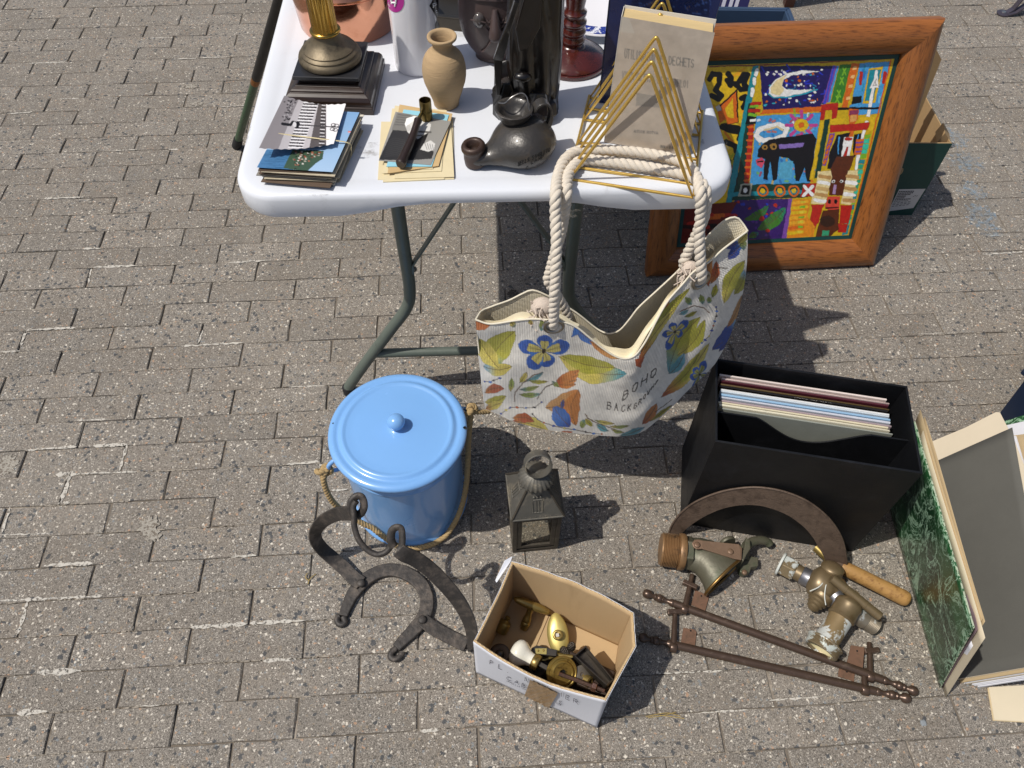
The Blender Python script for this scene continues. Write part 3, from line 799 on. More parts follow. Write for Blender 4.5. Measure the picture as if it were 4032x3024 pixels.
cyl_patch([c2(612 + 24 * math.cos(a), 290 + 60 * math.sin(a)) for a in np.linspace(0, 2 * math.pi, 17)[:-1]], .0005, 'black_dot', M('black_print'))

# ================================================================== CLAY VASE
VX, VY = -0.1155, 1.1175
mclay = M('raw_clay', hx('#a98f6c'), .9, var=.22, vs=22, col2=hx('#6f5a42'), c2s=26, c2t=(.62, .76), bump=.55, bs=60, st=(1, 1, 9), bdist=.0016)
prof = [(.0185, 0), (.0208, .0015), (.0215, .006), (.0235, .014), (.0285, .028), (.0335, .044), (.0352, .056), (.035, .066), (.0325, .079), (.0275, .089), (.0205, .0955), (.0165, .099), (.0155, .103), (.0165, .108), (.0195, .1125), (.0225, .115), (.0232, .1175), (.0222, .1195), (.019, .1195), (.0165, .117), (.0135, .108), (.0125, .098), (.02, .088), (.028, .06), (.018, .01)]
MBv = MB().lathe(catmull([(r, h, 0) for r, h in prof], 3) and [(max(.001, p[0]), p[1]) for p in catmull([(r, h, 0) for r, h in prof], 3)], (VX, VY, TS), n=56, mod=lambda a, h: 1 + .006 * math.sin(2 * a + 40 * h) + .004 * math.sin(h * 900))
tag(MBv.obj('clay_vase', mclay, smooth=60, origin=V(VX, VY, TS)), 'small unglazed buff clay vase with flared lip, ridged by throwing', 'vase')

# ================================================================== FACE FLASK
FX, FY = -0.036, 1.262
mstone = M('brown_stoneware', hx('#4a3c3a'), .5, var=.16, vs=18, col2=hx('#5c4c49'), c2s=14, c2t=(.5, .75), coat=.15, bump=.15, bs=200)
fl = thing('face_flask', V(FX, FY, TS), 'brown stoneware flask modelled as a moustached face with lettered hat band', 'flask')
fr_ = [(.034, 0), (.0365, .002), (.036, .007), (.039, .012), (.049, .026), (.0575, .044), (.0625, .064), (.0635, .084), (.0625, .105), (.058, .128), (.049, .148), (.036, .163), (.022, .172), (.016, .178), (.0155, .2), (.018, .204), (.014, .206)]
SQ = 0.72
def flp(a, h, lift=0):
    r = np.interp(h, [p[1] for p in fr_], [p[0] for p in fr_]) + lift
    return V(FX + r * math.cos(a), FY + r * SQ * math.sin(a), TS + h)
pf = [(max(.001, p[0]), p[1]) for p in catmull([(r, h, 0) for r, h in fr_], 3)]
mb = MB().lathe(pf, (0, 0, 0), n=56); mb.v = [(FX + x, FY + y * SQ, TS + z) for x, y, z in mb.v]
mb.obj('body', mstone, fl, smooth=60)
A0 = -math.pi / 2
def fp(x, h, lift=0): return flp(A0 + x, h, lift)
mb = MB()
b0 = [fp(x, .108 + .012 * math.cos(x), .001) for x in np.linspace(-1.15, 1.15, 24)]; b1 = [fp(x, .132 + .008 * math.cos(x), .004) for x in np.linspace(-1.15, 1.15, 24)]
mb.add(b0 + b1 + [fp(x, .110 + .012 * math.cos(x), .0055) for x in np.linspace(-1.15, 1.15, 24)], [(i, i + 1, 49 + i, 48 + i) for i in range(23)] + [(48 + i, 49 + i, 25 + i, 24 + i) for i in range(23)])
bd = mb.obj('hat_band', mstone, fl, smooth=40)
mb = MB(); text_tubes(mb, 'VIVE LE BOMBE', lambda x, y: fp(-.72 + x, .1155 + .011 * math.cos(-.72 + x) + y * .011, .006 - .0015 * y), .10, .05, .0011)
mb.obj('raised_letters', M('stoneware_light', hx('#6a5a55'), .5), bd, smooth=60)
mgl = M('glazed_eye', hx('#4e4846'), .18, var=.1, coat=.6)
for x in (-.42, .42):
    e = MB().ball(fp(x, .088, .001), .0125, 18, 10, (.85, .7, 1.05)).obj('eye', mgl, fl, smooth=60)
    MB().tube([fp(x + t, .0875 + .003 * math.cos(8 * t), .0105 - 9 * t * t * .012) for t in np.linspace(-.2, .2, 9)], .0012, 6).obj('eyelid', mstone, e, smooth=60)
    for k in range(3):
        MB().tube(catmull([fp(x * .55, .092 - k * .008, .001), fp(x * .35, .087 - k * .008, .003), fp(x * .25, .091 - k * .008, .002)], 4), .0012, 6).obj('wrinkle', mstone, fl, smooth=60)
MB().lathe([(.004, 0), (.0065, .012), (.009, .028), (.0115, .042), (.009, .048), (.003, .05)], fp(0, .108, .002), V(0.02, -.30, -1), 16).obj('nose', mstone, fl, smooth=60)
mb = MB()
for sgn in (-1, 1):
    for k in range(7):
        mb.tube(catmull([fp(0 + sgn * .03, .058 + k * .001, .006), fp(sgn * (.12 + k * .03), .052 - k * .003, .006), fp(sgn * (.22 + k * .045), .036 - k * .0015, .003)], 5), .0017, 6)
mb.obj('moustache', mstone, fl, smooth=60)

# ================================================================== CARVED STATUE
SX, SY = 0.016, 1.103
mcarve = M('carved_dark_wood', hx('#0d0907'), .34, var=.35, vs=25, col2=hx('#22150f'), c2s=22, c2t=(.5, .72), coat=.25, bump=.35, bs=90, bdist=.001)
stt = thing('carved_statue', V(SX, SY, TS), 'glossy black carved wooden robed figure on a faceted rocky base', 'statue')
rs = random.Random(5)
def rock(c, r, h, seed, n=7):
    r_ = random.Random(seed); pr = []
    vs = []; lv = [(1.0, 0), (1.08, .35), (.95, .75), (.6, 1.0)]
    for k, hh in lv:
        for i in range(n):
            a = 2 * math.pi * i / n + r_.uniform(-.2, .2) + hh * .3; q = r * k * r_.uniform(.85, 1.15)
            vs.append(V(c[0] + q * math.cos(a), c[1] + q * math.sin(a), c[2] + h * hh * r_.uniform(.92, 1.05)))
    for i in range(n): vs[i][2] = c[2]
    fs = [(i * n + k, i * n + (k + 1) % n, (i + 1) * n + (k + 1) % n, (i + 1) * n + k) for i in range(3) for k in range(n)] + [tuple(range(n))[::-1], tuple(3 * n + k for k in range(n))]
    return MB().add(vs, fs)
mb = rock((SX, SY, TS), .05, .04, 1, 9)
for (dx, dy, r, h, sd) in ((-.034, -.012, .02, .062, 2), (-.012, -.03, .024, .05, 3), (.02, -.026, .022, .055, 4), (-.037, .008, .016, .085, 5), (.036, .0, .018, .06, 6)):
    t = rock((SX + dx, SY + dy, TS), r, h, sd, 6); mb.add(t.v, t.f)
mb.obj('rock_base', mcarve, stt, bevel=.0015)
mb = MB(); vs = []; NS, NH = 72, 44
for j in range(NH):
    t = j / (NH - 1); z = .035 + t * .215
    rx = .043 * (1 - .10 * t) * (1.0 + .05 * math.sin(3 * t)); ry = .034 * (1 - .12 * t)
    for i in range(NS):
        a = 2 * math.pi * i / NS
        front = max(0, math.cos(a + math.pi / 2 - .25))
        sw = a * 9 + t * 5.0
        f = 1 + .17 * front * (abs(math.sin(sw * .5)) - .6) * (1 - .3 * t) + .035 * math.sin(a * 5 - t * 3.5 + 1) + .10 * front * max(0, math.sin(a * 3 + t * 9)) ** 2
        vs.append(V(SX + .010 + rx * f * math.cos(a) + .004 * t, SY + .006 + ry * f * math.sin(a) , TS + z))
mb.add(vs, [(j * NS + i, j * NS + (i + 1) % NS, (j + 1) * NS + (i + 1) % NS, (j + 1) * NS + i) for j in range(NH - 1) for i in range(NS)] + [tuple(range(NS))[::-1], tuple((NH - 1) * NS + i for i in range(NS))])
mb.obj('robe', mcarve, stt, smooth=45)
# hanging sleeve / cloak lappet in front, staff at the side
pa = [V(SX - .004, SY - .030, TS + .215), V(SX + .022, SY - .031, TS + .225), V(SX + .018, SY - .035, TS + .165), V(SX + .002, SY - .040, TS + .135), V(SX - .012, SY - .038, TS + .128), V(SX - .018, SY - .034, TS + .16)]
MB().prism(pa, V(0, -.006, 0)).obj('sleeve', mcarve, stt, bevel=.002)
pa = PY(*c2(1275, 640), 1.075); pb = PY(*c2(1385, 300), 1.06); pc = pb + (pb - pa) * .8
MB().strap([pa + V(0, 0, -.06), pa, (pa + pb) / 2, pb, pc], [V(1, 0, .2)] * 5, [.006, .014, .013, .008, .007], .008).obj('staff', mcarve, stt, bevel=.001)
MB().ball(V(SX - .006, SY - .036, TS + .083), .011, 14, 8, (1.3, .8, .7)).obj('foot', mcarve, stt, smooth=60)
MB().ball(V(SX + .012, SY, TS + .262), .024, 20, 12, (.9, .95, 1.15)).obj('head', mcarve, stt, smooth=60)

# ================================================================== CANDLESTICK
mmah = M('mahogany', hx('#4a1c16'), .25, var=.2, vs=18, col2=hx('#2c100d'), c2s=14, c2t=(.5, .75), coat=.6, st=(3, 3, 1))
KX, KY = 0.0965, 1.248
tag(MB().lathe([(.0585, 0), (.0625, .001), (.0635, .004), (.063, .0075), (.0605, .0085), (.061, .0105), (.0595, .0125), (.0535, .0165), (.045, .021), (.034, .0255), (.026, .028), (.0225, .0295), (.0215, .032), (.0185, .034), (.0185, .037), (.0215, .041), (.0215, .045), (.0185, .049), (.0185, .052), (.0215, .056), (.0215, .060), (.0185, .064), (.0185, .067), (.0215, .071), (.0215, .075), (.018, .079), (.0175, .083), (.0205, .087), (.0205, .091), (.0165, .095), (.016, .10), (.0185, .115), (.0195, .13), (.017, .15), (.0145, .165), (.02, .17), (.024, .18), (.024, .2), (.016, .2), (.015, .19)], (KX, KY, TS), n=48).obj('candlestick', mmah, smooth=40, origin=V(KX, KY, TS)), 'dark red turned wooden candlestick with ringed stem and domed foot', 'candlestick')

# ================================================================== PLATE (only its rim is in the frame) and dark metal box lid behind the flask
PC = V(.15, 1.42, TS)
pl = thing('painted_plate', PC, 'white plate with blue painted rim standing behind the candlestick', 'plate')
ax_ = nrm(V(.0, -.35, .94))
MB().lathe([(.04, 0), (.065, .001), (.10, .010), (.1215, .0145), (.123, .016), (.1215, .0172), (.10, .0135), (.064, .005), (.02, .004)], PC + V(0, 0, .045), ax_, 64).obj('dish', M('white_glaze'), pl, smooth=40)
cn_ = M('blue_glaze', hx('#2a3a86'), .2, var=.4, vs=60, col2=hx('#d8dae2'), c2s=70, c2t=(.5, .54), coat=.4)
MB().lathe([(.1005, .0139), (.108, .0154), (.119, .0171)], PC + V(0, 0, .0452), ax_, 64, cap0=False, cap1=False).obj('rim_pattern', cn_, pl, smooth=40)
tray = thing('metal_tray', V(-.1, 1.34, TS), 'dark metal tray edge lying behind the white cylinder vase', 'tray')
pa, pb = G(*c2(640, 235), TS + .012), G(*c2(900, 262), TS + .012); d_ = nrm(pb - pa)
pa = pa - d_ * .03; pb = pb + d_ * .03; wv_ = V(-d_[1], d_[0], 0)
mt_ = M('dark_pewter', hx('#4a453e'), .35, metal=.7, var=.2)
mb = MB(); mb.strap([pa, pb], [wv_] * 2, .012, .024); mb.obj('front_edge', mt_, tray, bevel=.002)
MB().prism([pa + V(0, 0, -.010), pb + V(0, 0, -.010), pb + wv_ * .12 + V(0, 0, -.010), pa + wv_ * .12 + V(0, 0, -.010)], V(0, 0, .003)).obj('floor', mt_, tray)
MB().strap([pa + wv_ * .12, pb + wv_ * .12], [wv_] * 2, .012, .024).obj('back_edge', mt_, tray, bevel=.002)
from mathutils.bvhtree import BVHTree
class Caster:
    """photo pixel -> point on a built surface"""
    def __init__(s, *mbs):
        vs = []; fs = []
        for m in mbs:
            o = len(vs); vs += [Vector(v) for v in m.v]; fs += [tuple(i + o for i in f) for f in m.f]
        s.t = BVHTree.FromPolygons(vs, fs)
    def __call__(s, x, y, lift=0.0):
        d = ray(x, y); d = d / np.linalg.norm(d)
        h = s.t.ray_cast(Vector(CC), Vector(d))
        if h[0] is None: return None
        return np.array(h[0]) - d * lift
# ================================================================== OIL LAMP POT
mpotiron = M('sooty_cast_iron', hx('#3b3835'), .38, metal=.2, var=.3, vs=30, col2=hx('#4a423a'), c2s=28, c2t=(.5, .72), coat=.2, bump=.6, bs=140, bdist=.0012)
ol = thing('oil_lamp_pot', V(.005, .982, TS), 'squat black cast iron oil lamp with spout, funnel cup and wire hook', 'oil lamp')
pts = [V(-.075, .958, TS + .0125), V(-.068, .959, TS + .0145), V(-.056, .961, TS + .0155), V(-.043, .964, TS + .0165), V(-.030, .968, TS + .0185), V(-.012, .975, TS + .023), V(.008, .983, TS + .027), V(.028, .991, TS + .0265), V(.043, .997, TS + .0235), V(.053, 1.001, TS + .020), V(.060, 1.004, TS + .017)]
rr = [.003, .0130, .0172, .0190, .0270, .0430, .0520, .0490, .037, .023, .004]
pp = catmull(pts, 5); r2 = [p[0] for p in catmull([(r, 0, 0) for r in rr], 5)]
mbody = MB().tube(pp, r2, 40, flat=.68)
mbody.v = [(x, y, max(z, TS + .0004)) for x, y, z in mbody.v]
ob = mbody.obj('body', mpotiron, ol, smooth=70)
SPX, SPY = -.0605, .9625
MB().lathe([(.0168, 0), (.0172, .012), (.0165, .020), (.0175, .024), (.0188, .027), (.0186, .031), (.0165, .0345), (.0125, .0352), (.0095, .033), (.0085, .024), (.003, .018)], (SPX, SPY, TS + .004), V(-.10, -.03, 1), 32).obj('spout', M('rusty_mouth', hx('#3c2b22'), .5, metal=.3, var=.3, vs=60, coat=.2), ol, smooth=60)
UX, UY = -.003, .997
MB().lathe([(.0205, .044), (.0165, .0505), (.0148, .0535), (.0165, .056), (.0225, .0615), (.0268, .0685), (.0285, .0745), (.0290, .0765), (.0272, .0775), (.0240, .0765), (.0205, .070), (.0155, .0625), (.009, .058), (.002, .057)], (UX, UY, TS), n=40).obj('funnel_cup', mpotiron, ol, smooth=60)
hp = catmull([V(.026, 1.002, TS + .070), V(.033, 1.004, TS + .080), V(.043, 1.006, TS + .082), V(.051, 1.006, TS + .073), V(.053, 1.004, TS + .058), V(.049, 1.001, TS + .042), V(.043, .998, TS + .032)], 6)
MB().strap(hp, [V(-.3, 1, 0)] * len(hp), .017, .0035).obj('handle', mpotiron, ol, bevel=.001, smooth=40)
MB().tube(catmull([V(-.026, 1.006, TS + .079), V(-.016, 1.003, TS + .081), V(-.006, 1.006, TS + .089), V(.008, 1.010, TS + .093), V(.016, 1.006, TS + .089), V(.019, .996, TS + .080), V(.0235, .985, TS + .072)], 6), .0011, 6).obj('wire_hook', M('steel_wire', hx('#8d8a86'), .3, metal=.9), ol, smooth=60)
cast = Caster(mbody)
mink = M('soot_black', hx('#080707'), .8, var=.1)
let = MB()
def letters(txt, pa, pb, hgt, wfrac, r):
    pa, pb = np.array(pa, float), np.array(pb, float); n_ = len(txt); dx = (pb - pa) / n_
    up = np.array([0.12, -1.0]) * hgt
    for i, ch in enumerate(txt):
        for st_ in STROKE.get(ch, []):
            q = [cast(*c6(*(pa + dx * (i + x * wfrac) + up * y)), .0003) for x, y in st_]
            q = [p for p in q if p is not None]
            if len(q) > 1: let.tube(q, r, 4)
letters('WELLS SINGLETO', (625, 655), (862, 545), 30, .7, .0006)
letters('LAMP', (722, 640), (820, 592), 26, .7, .00045)
letters('A.C', (640, 692), (705, 672), 20, .7, .00045)
letters('PATENT', (345, 668), (520, 672), 22, .7, .00045)
let.obj('lettering', mink, ob)

# ================================================================== POSTCARD BUNDLE
mcard = M('card_edge', hx('#b9ad95'), .7, var=.3, vs=60)
mcard2 = M('card_brown', hx('#5b4a3c'), .7, var=.3, vs=60)
mprint = M('glossy_print', attr=True, rough=.35, var=0, rvar=.05)
pb_ = thing('postcard_bundle', G(*c5(620, 700), TS), 'thick bundle of old postcards held by a rubber band, monochrome view on top', 'postcards')
ZB = TS + .030
FLc, FRc, BRc = G(*c5(245, 795), ZB), G(*c5(905, 835), ZB), G(*c5(1140, 315), ZB)
BLc = FLc + (BRc - FRc)
ctr = (FLc + FRc + BRc + BLc) / 4; ux_ = nrm(FRc - FLc); uy_ = nrm(BRc - FRc); wd, dp = np.linalg.norm(FRc - FLc), np.linalg.norm(BRc - FRc)
ecol = [mcard, mcard2, M('card_white', hx('#cfc8b8'), .7, var=.15), M('card_grey', hx('#7f7a72'), .7, var=.2), mcard, mcard2]
N = 16
for k in range(N):
    r = random.Random(60 + k); z = TS + .0004 + (ZB - TS - .002) * (k + .5) / N
    a = r.gauss(0, .03); off_ = V(r.gauss(0, .0035), r.gauss(0, .0035) - .002, 0)
    MB().box(V(ctr[0], ctr[1], z) + off_, (wd * r.uniform(.93, 1.0), dp * r.uniform(.93, 1.0), .0011), rotz(ux_, a), rotz(uy_, a)).obj('postcard', ecol[r.randrange(6)], pb_)
def printed(name, cv, P, parent, mat=None, kind=None, lab=None, thick=.0004):
    mb = MB().grid(P); px = proj(np.array(mb.v)); mb.c = cv.sample(px)
    o = mb.obj(name, mat or mprint, parent, smooth=180)
    return o
cv = Canvas((*c5(180, 120), *c5(1250, 900)), 3, hx('#8fb4d8', .8)); cv.map = c5
for i in range(30):
    t = i / 29
    cv.poly([(200, 230 + 22 * i), (1250, 230 + 22 * i), (1250, 255 + 22 * i), (200, 255 + 22 * i)], np.array(hx('#7ea9d6', .85)) * (1 - t) + np.array(hx('#aac6e2', .9)) * t)
cv.poly([(245, 800), (560, 820), (640, 640), (330, 640)], hx('#4d7fae', .8))
for i in range(26): cv.line([(270 + rnd.random() * 260, 660 + i * 6), (330 + rnd.random() * 260, 664 + i * 6)], 1.1, hx('#2d5a80', .8), .6)
cv.poly([(480, 800), (560, 640), (830, 650), (820, 720), (760, 760), (690, 825), (560, 815)], hx('#47604a', .7))
for i in range(140):
    x, y = 560 + rnd.random() * 260, 650 + rnd.random() * 165
    if x - 560 > (815 - y) * 1.7: continue
    cv.poly([(x, y), (x + 16, y), (x + 18, y + 11), (x + 1, y + 12)], hx(rnd.choice(['#d8d2c8', '#8a4a3a', '#b9b0a2', '#3c4a38', '#5e6a52', '#a86a52', '#2c3426']), .8))
cv.poly([(1040, 478), (1068, 480), (1066, 496), (1042, 494)], hx('#c23a2e')); cv.poly([(1040, 484), (1068, 486), (1067, 490), (1041, 489)], hx('#f0f0f0'))
P = sheet(BLc, BRc, FRc, FLc, 110, 130); printed('top_postcard', cv, P, pb_)
# monochrome card with the colonnade, curled
cv = Canvas((*c5(200, 120), *c5(1100, 700)), 3, hx('#cbc6c8')); cv.map = c5
cv.poly([(485, 165), (640, 180), (560, 640), (260, 640)], hx('#8b8587'))
cv.poly([(620, 180), (840, 220), (740, 640), (430, 640)], hx('#b9b4b6'))
cv.poly([(790, 210), (870, 225), (860, 640), (700, 640)], hx('#57504f'))
cv.poly([(850, 235), (1030, 238), (930, 640), (850, 640)], hx('#e6e3e4'))
for i in range(16):
    y = 210 + i * 26; xo = 660 - i * 9
    cv.poly([(xo, y), (xo + 128 - i, y + 6), (xo + 126, y + 18), (xo - 4, y + 12)], hx('#241f20')); cv.poly([(xo - 4, y + 12), (xo + 126, y + 18), (xo + 124, y + 27), (xo - 6, y + 24)], hx('#e9e6e7'))
for i in range(26):
    y = 250 + i * 15; cv.poly([(812 - i, y), (850 - i * .6, y + 3), (848 - i * .6, y + 9), (811 - i, y + 7)], hx('#1d191a') if i % 2 else hx('#d9d6d7'))
for i in range(60):
    x, y = 520 + rnd.gauss(0, 22), 200 + rnd.random() * 180; x += (300 - y) * .25
    cv.poly([(x, y), (x + 14, y + 2), (x + 12, y + 12), (x - 2, y + 10)], hx(rnd.choice(['#141213', '#2b2728', '#6f6a6c', '#a9a5a7'])))
cv.line([(470, 415), (540, 425), (560, 400), (610, 415), (600, 440)], 6, hx('#1a1718')); cv.ell((575, 420), 16, 22, hx('#d8d5d6')); cv.line([(620, 425), (975, 446)], 2.2, hx('#3a3535'))
for cx_, cy_ in ((915, 425), (905, 462), (940, 430), (930, 468)): cv.ell((cx_, cy_), 20, 12, hx('#2e2a2a'), ring=1.6)
z0 = ZB + .002
c00, c10, c11, c01 = G(*c5(485, 170), z0 + .012), G(*c5(1022, 240), z0 + .004), G(*c5(915, 590), z0 + .006), G(*c5(262, 628), z0 + .018)
P = sheet(c00, c10, c11, c01, 120, 100); uu = np.linspace(0, 1, 120)[None]; vv = np.linspace(0, 1, 100)[:, None]
P[..., 2] -= .007 * np.sin(np.pi * uu) * (1 - .3 * vv) - .0
P[..., 2] = np.maximum(P[..., 2], ZB + .0008)
P[..., 1] += .0008 * np.sin(uu * 60)
printed('monochrome_postcard', cv, P, pb_)
mrub = M('rubber_band', hx('#c8b98f'), .5, var=.1)
bp = [G(*c5(410, 497), z0 + .012), G(*c5(600, 520), z0 + .007), G(*c5(800, 545), z0 + .006), G(*c5(1040, 580), ZB + .002), G(*c5(1068, 640), TS + .018), G(*c5(1065, 690), TS + .006)]
MB().tube(catmull(bp, 5), .0013, 6, flat=.5).obj('rubber_band', mrub, pb_, smooth=60)

# ================================================================== LOOSE PILE OF CARDS with a photograph on top, and the pipe
mcream = M('cream_card', hx('#d3c5a0'), .75, var=.1, vs=40); mtan = M('tan_card', hx('#bfa273'), .75, var=.12, vs=40); mlb = M('light_blue_card', hx('#8cc3d3'), .7, var=.05)
def card(pxs, z, mat, name, label, t=.0009, group=None):
    P = [G(*c5(*p), z) for p in pxs]
    return tag(MB().prism(P, V(0, 0, t)).obj(name, mat), label, 'card', group)
pile = [((1300, 905), (1560, 915), (1590, 400), (1330, 400)), ((1375, 930), (1965, 900), (1955, 380), (1430, 290)), ((1345, 925), (1880, 900), (1900, 330), (1425, 285)), ((1445, 895), (1965, 880), (1935, 340), (1500, 300)), ((1340, 850), (1855, 830), (1900, 300), (1450, 260)), ((1400, 820), (1780, 810), (1900, 330), (1480, 300))]
for i, q in enumerate(pile):
    card(q, TS + .0003 + i * .0012, mcream, 'postcard', 'plain cream card in the loose pile under the portrait photograph', group='cream cards in the loose pile')
card(((1385, 850), (1830, 785), (1950, 330), (1490, 250)), TS + .0077, mtan, 'postcard', 'tan backing card sticking out above the light blue card')
card(((1375, 790), (1770, 790), (1920, 340), (1525, 293)), TS + .0089, mlb, 'postcard', 'light blue card directly under the portrait photograph')
cv = Canvas((*c5(1280, 290), *c5(1960, 800)), 3, hx('#8f8d88')); cv.map = c5
cv.poly([(1470, 320), (1590, 330), (1560, 480), (1420, 470)], hx('#77756f'))
for i in range(5): cv.line([(1480 - i * 8, 335 + i * 22), (1600, 350 + i * 20)], 2, hx('#5d5b57'))
cv.poly([(1430, 470), (1560, 480), (1640, 560), (1720, 620), (1790, 660), (1770, 720), (1560, 735), (1310, 730)], hx('#2b2a29'))
cv.poly([(1640, 500), (1740, 500), (1700, 600), (1620, 640)], hx('#1a1918'))
for i in range(9): cv.line([(1370 - i * 5 + 30, 560 + i * 18), (1450, 540 + i * 18), (1540, 560 + i * 18)], 1.2, hx('#454341'), .7)
cv.poly([(1535, 420), (1560, 365), (1620, 350), (1690, 380), (1765, 420), (1750, 490), (1690, 520), (1650, 550), (1600, 520), (1560, 490)], hx('#d2d0cb'))
cv.poly([(1535, 420), (1550, 370), (1620, 348), (1680, 365), (1620, 385), (1570, 420), (1560, 460)], hx('#efeeea'))
cv.ell((1568, 452), 20, 28, hx('#bdbbb6')); cv.line([(1660, 485), (1760, 490)], 4, hx('#5a5855')); cv.line([(1640, 520), (1700, 515)], 3, hx('#6a6865'))
cv.poly([(1670, 640), (1700, 590), (1760, 560), (1800, 590), (1790, 640), (1740, 660)], hx('#cfcdc8'))
for i in range(4): cv.line([(1710 + i * 22, 585 + i * 4), (1730 + i * 18, 640)], 1.6, hx('#8b8985'))
Pc = [G(*c5(*p), TS + .0102) for p in ((1455, 310), (1935, 395), (1760, 775), (1308, 735))]
mb = MB().grid(sheet(*Pc, 110, 100)); mb.c = cv.sample(proj(np.array(mb.v)))
tag(mb.obj('photograph', mprint, solid=.0005), 'black and white portrait photograph lying on top of the card pile', 'photograph')
ZP = TS + .0106
pipe = thing('smoking_pipe', G(*c5(1700, 420), ZP), 'smoking pipe with brass cylinder bowl and dark wooden stem on the photograph', 'pipe')
bb = G(*c5(1722, 400), ZP); tip = PY(*c5(1705, 250), bb[1] + .009); hb = .034
mob = M('tarnished_brass', hx('#6f5f36'), .35, metal=.9, var=.3, vs=60, col2=hx('#3c3320'), c2s=50, c2t=(.5, .7))
MB().lathe([(.0092, 0), (.0098, .001), (.0098, .0165), (.0094, .017), (.0094, .018), (.0096, .0185), (.0096, hb), (.0084, hb), (.008, .008), (.001, .006)], bb + V(0, .009, 0), n=28).obj('bowl', mob, pipe, smooth=45)
s0, s1, s2, s3 = PY(*c5(1690, 300), bb[1] + .004), G(*c5(1650, 385), ZP + .012), G(*c5(1590, 560), ZP + .010), G(*c5(1500, 765), ZP + .0085)
MB().tube([s0, s1], [.0022, .0035], 10).obj('ferrule', mob, pipe, smooth=60)
MB().tube(catmull([s1, s1 * .9 + s2 * .1, s2, s2 * .25 + s3 * .75, s3 * 1.03 - s2 * .03], 4), [.0045, .0062, .0066, .0066, .006, .0058, .0058, .0059, .0061, .0064, .0068, .0072, .0075, .0078, .0082, .0084, .0068], 14).obj('stem', M('dark_pipe_wood', hx('#2a1d17'), .4, var=.3, coat=.2, st=(6, 1, 6)), pipe, smooth=60)

# ================================================================== GOLD WIRE RACK
RFL, RFR, RBL = V(.083, .927, TS + .003), V(.265, .889, TS + .003), V(.124, 1.136, TS + .003)
dv = (RBL - RFL) / 7
mgold = M('gold_wire', hx('#d9b45e'), .34, metal=.7, var=.08, vs=80)
rack = thing('wire_book_rack', (RFL + RFR) / 2 + dv * 3.5, 'gold wire rack of nested triangles holding two books at the table edge', 'book rack')
for k in (0, 1, 2, 3, 5, 6, 7):
    a, b = RFL + dv * k, RFR + dv * k; c = (a + b) / 2 + V(0, 0, .19) + dv * .1 * 0
    ap = [a, a * .04 + c * .96, c + V(0, 0, -.002), b * .04 + c * .96, b]
    path = [a + (ap[1] - a) * t for t in np.linspace(0, 1, 6)[:-1]] + catmull([ap[1], c + V(0, 0, -.0035), ap[3]], 5) + [ap[3] + (b - ap[3]) * t for t in np.linspace(0, 1, 6)[1:]] + [b + (a - b) * t for t in np.linspace(0, 1, 5)[1:-1]]
    MB().tube(path, .0025, 10, closed=True).obj('wire_triangle', mgold, rack, smooth=60)
for e, dz in ((RFL, 0), (RFR, 0)):
    s_ = nrm(RFR - RFL) * (-.0012 if e is RFL else .0012)
    MB().tube([e + s_ + V(0, 0, .004), e + s_ + dv * 7 + V(0, 0, .004)], .0021, 8).obj('side_rail', mgold, rack, smooth=60)

# ================================================================== BOOKS in the rack
bth = V(.006, .030, -.001)
bBL, bBR = V(.142, 1.020, TS + .001), V(.270, .990, TS + .001)
bTL, bTR = PY(*c3(690, 180), 1.040), PY(*c3(1700, 355), 1.012)
book = thing('paper_covered_book', (bBL + bBR) / 2 + bth / 2, 'old paperback in a translucent grey paper cover standing in the gold rack', 'book')
mcov = M('tracing_paper_cover', attr=True, rough=.45, var=.06, vs=40, bump=.2, bs=60)
mpag = M('page_block', hx('#c3ab7c'), .85, var=.25, vs=30, st=(1, 30, 1)); mwcov = M('paper_white', hx('#cfcac0'), .6, var=.06)
cv = Canvas((1280, 10, 1580, 370), 3, hx('#b3a799')); 
nzz = nz2(cv.h, cv.w, 60, 4, 4)[..., None]; cv.a = cv.a * (.84 + .32 * nzz)
cv.map = c3
ink = hx('#5c5f60')
def cond(txt, pa, pb, h, op):
    pa = np.array(pa, float); pb = np.array(pb, float); d = (pb - pa) / len(txt)
    for i, ch in enumerate(txt):
        for st_ in STROKE.get(ch, []):
            cv.line([tuple(pa + d * (i + x * .72) + np.array([h * .06, -h]) * y) for x, y in st_], 2.8, ink, op * .72)
cond('UTILISATION', (718, 628), (1050, 680), 95, .75); cond('DES', (1080, 680), (1170, 692), 80, .7); cond('DECHETS', (1200, 700), (1480, 740), 88, .8)
cond('VIEUX OBJETS', (690, 850), (1010, 895), 75, .6); cond('LEUR EMPLOI', (1080, 910), (1420, 960), 75, .65)
cv.poly([(850, 1010), (1175, 1060), (1165, 1180), (840, 1150)], hx('#6d6f6e'), .45)
cond('ANTOINE RUSTICA', (820, 1440), (1085, 1460), 22, .5); cond('PRIX : 10 F', (1110, 1608), (1250, 1622), 22, .7)
cv.poly([(690, 185), (770, 205), (830, 370), (650, 340)], hx('#b9b2a6'), .75); cv.poly([(560, 1430), (690, 1455), (600, 1560), (515, 1540)], hx('#aaa093'), .7)
mb = MB().grid(sheet(bTL, bTR, bBR, bBL, 150, 190)); mb.c = cv.sample(proj(np.array(mb.v)))
cov = mb.obj('front_cover', mcov, book, smooth=180)
e = V(.0006, .0012, 0)
ins = .003
MB().hexa([bBL + e, bBR + e - V(ins, 0, 0), bBR + bth - V(ins, 0, 0), bBL + bth, bTL + e - V(0, 0, ins), bTR + e - V(ins, 0, ins), bTR + bth - V(ins, 0, ins), bTL + bth - V(0, 0, ins)]).obj('pages', mpag, book)
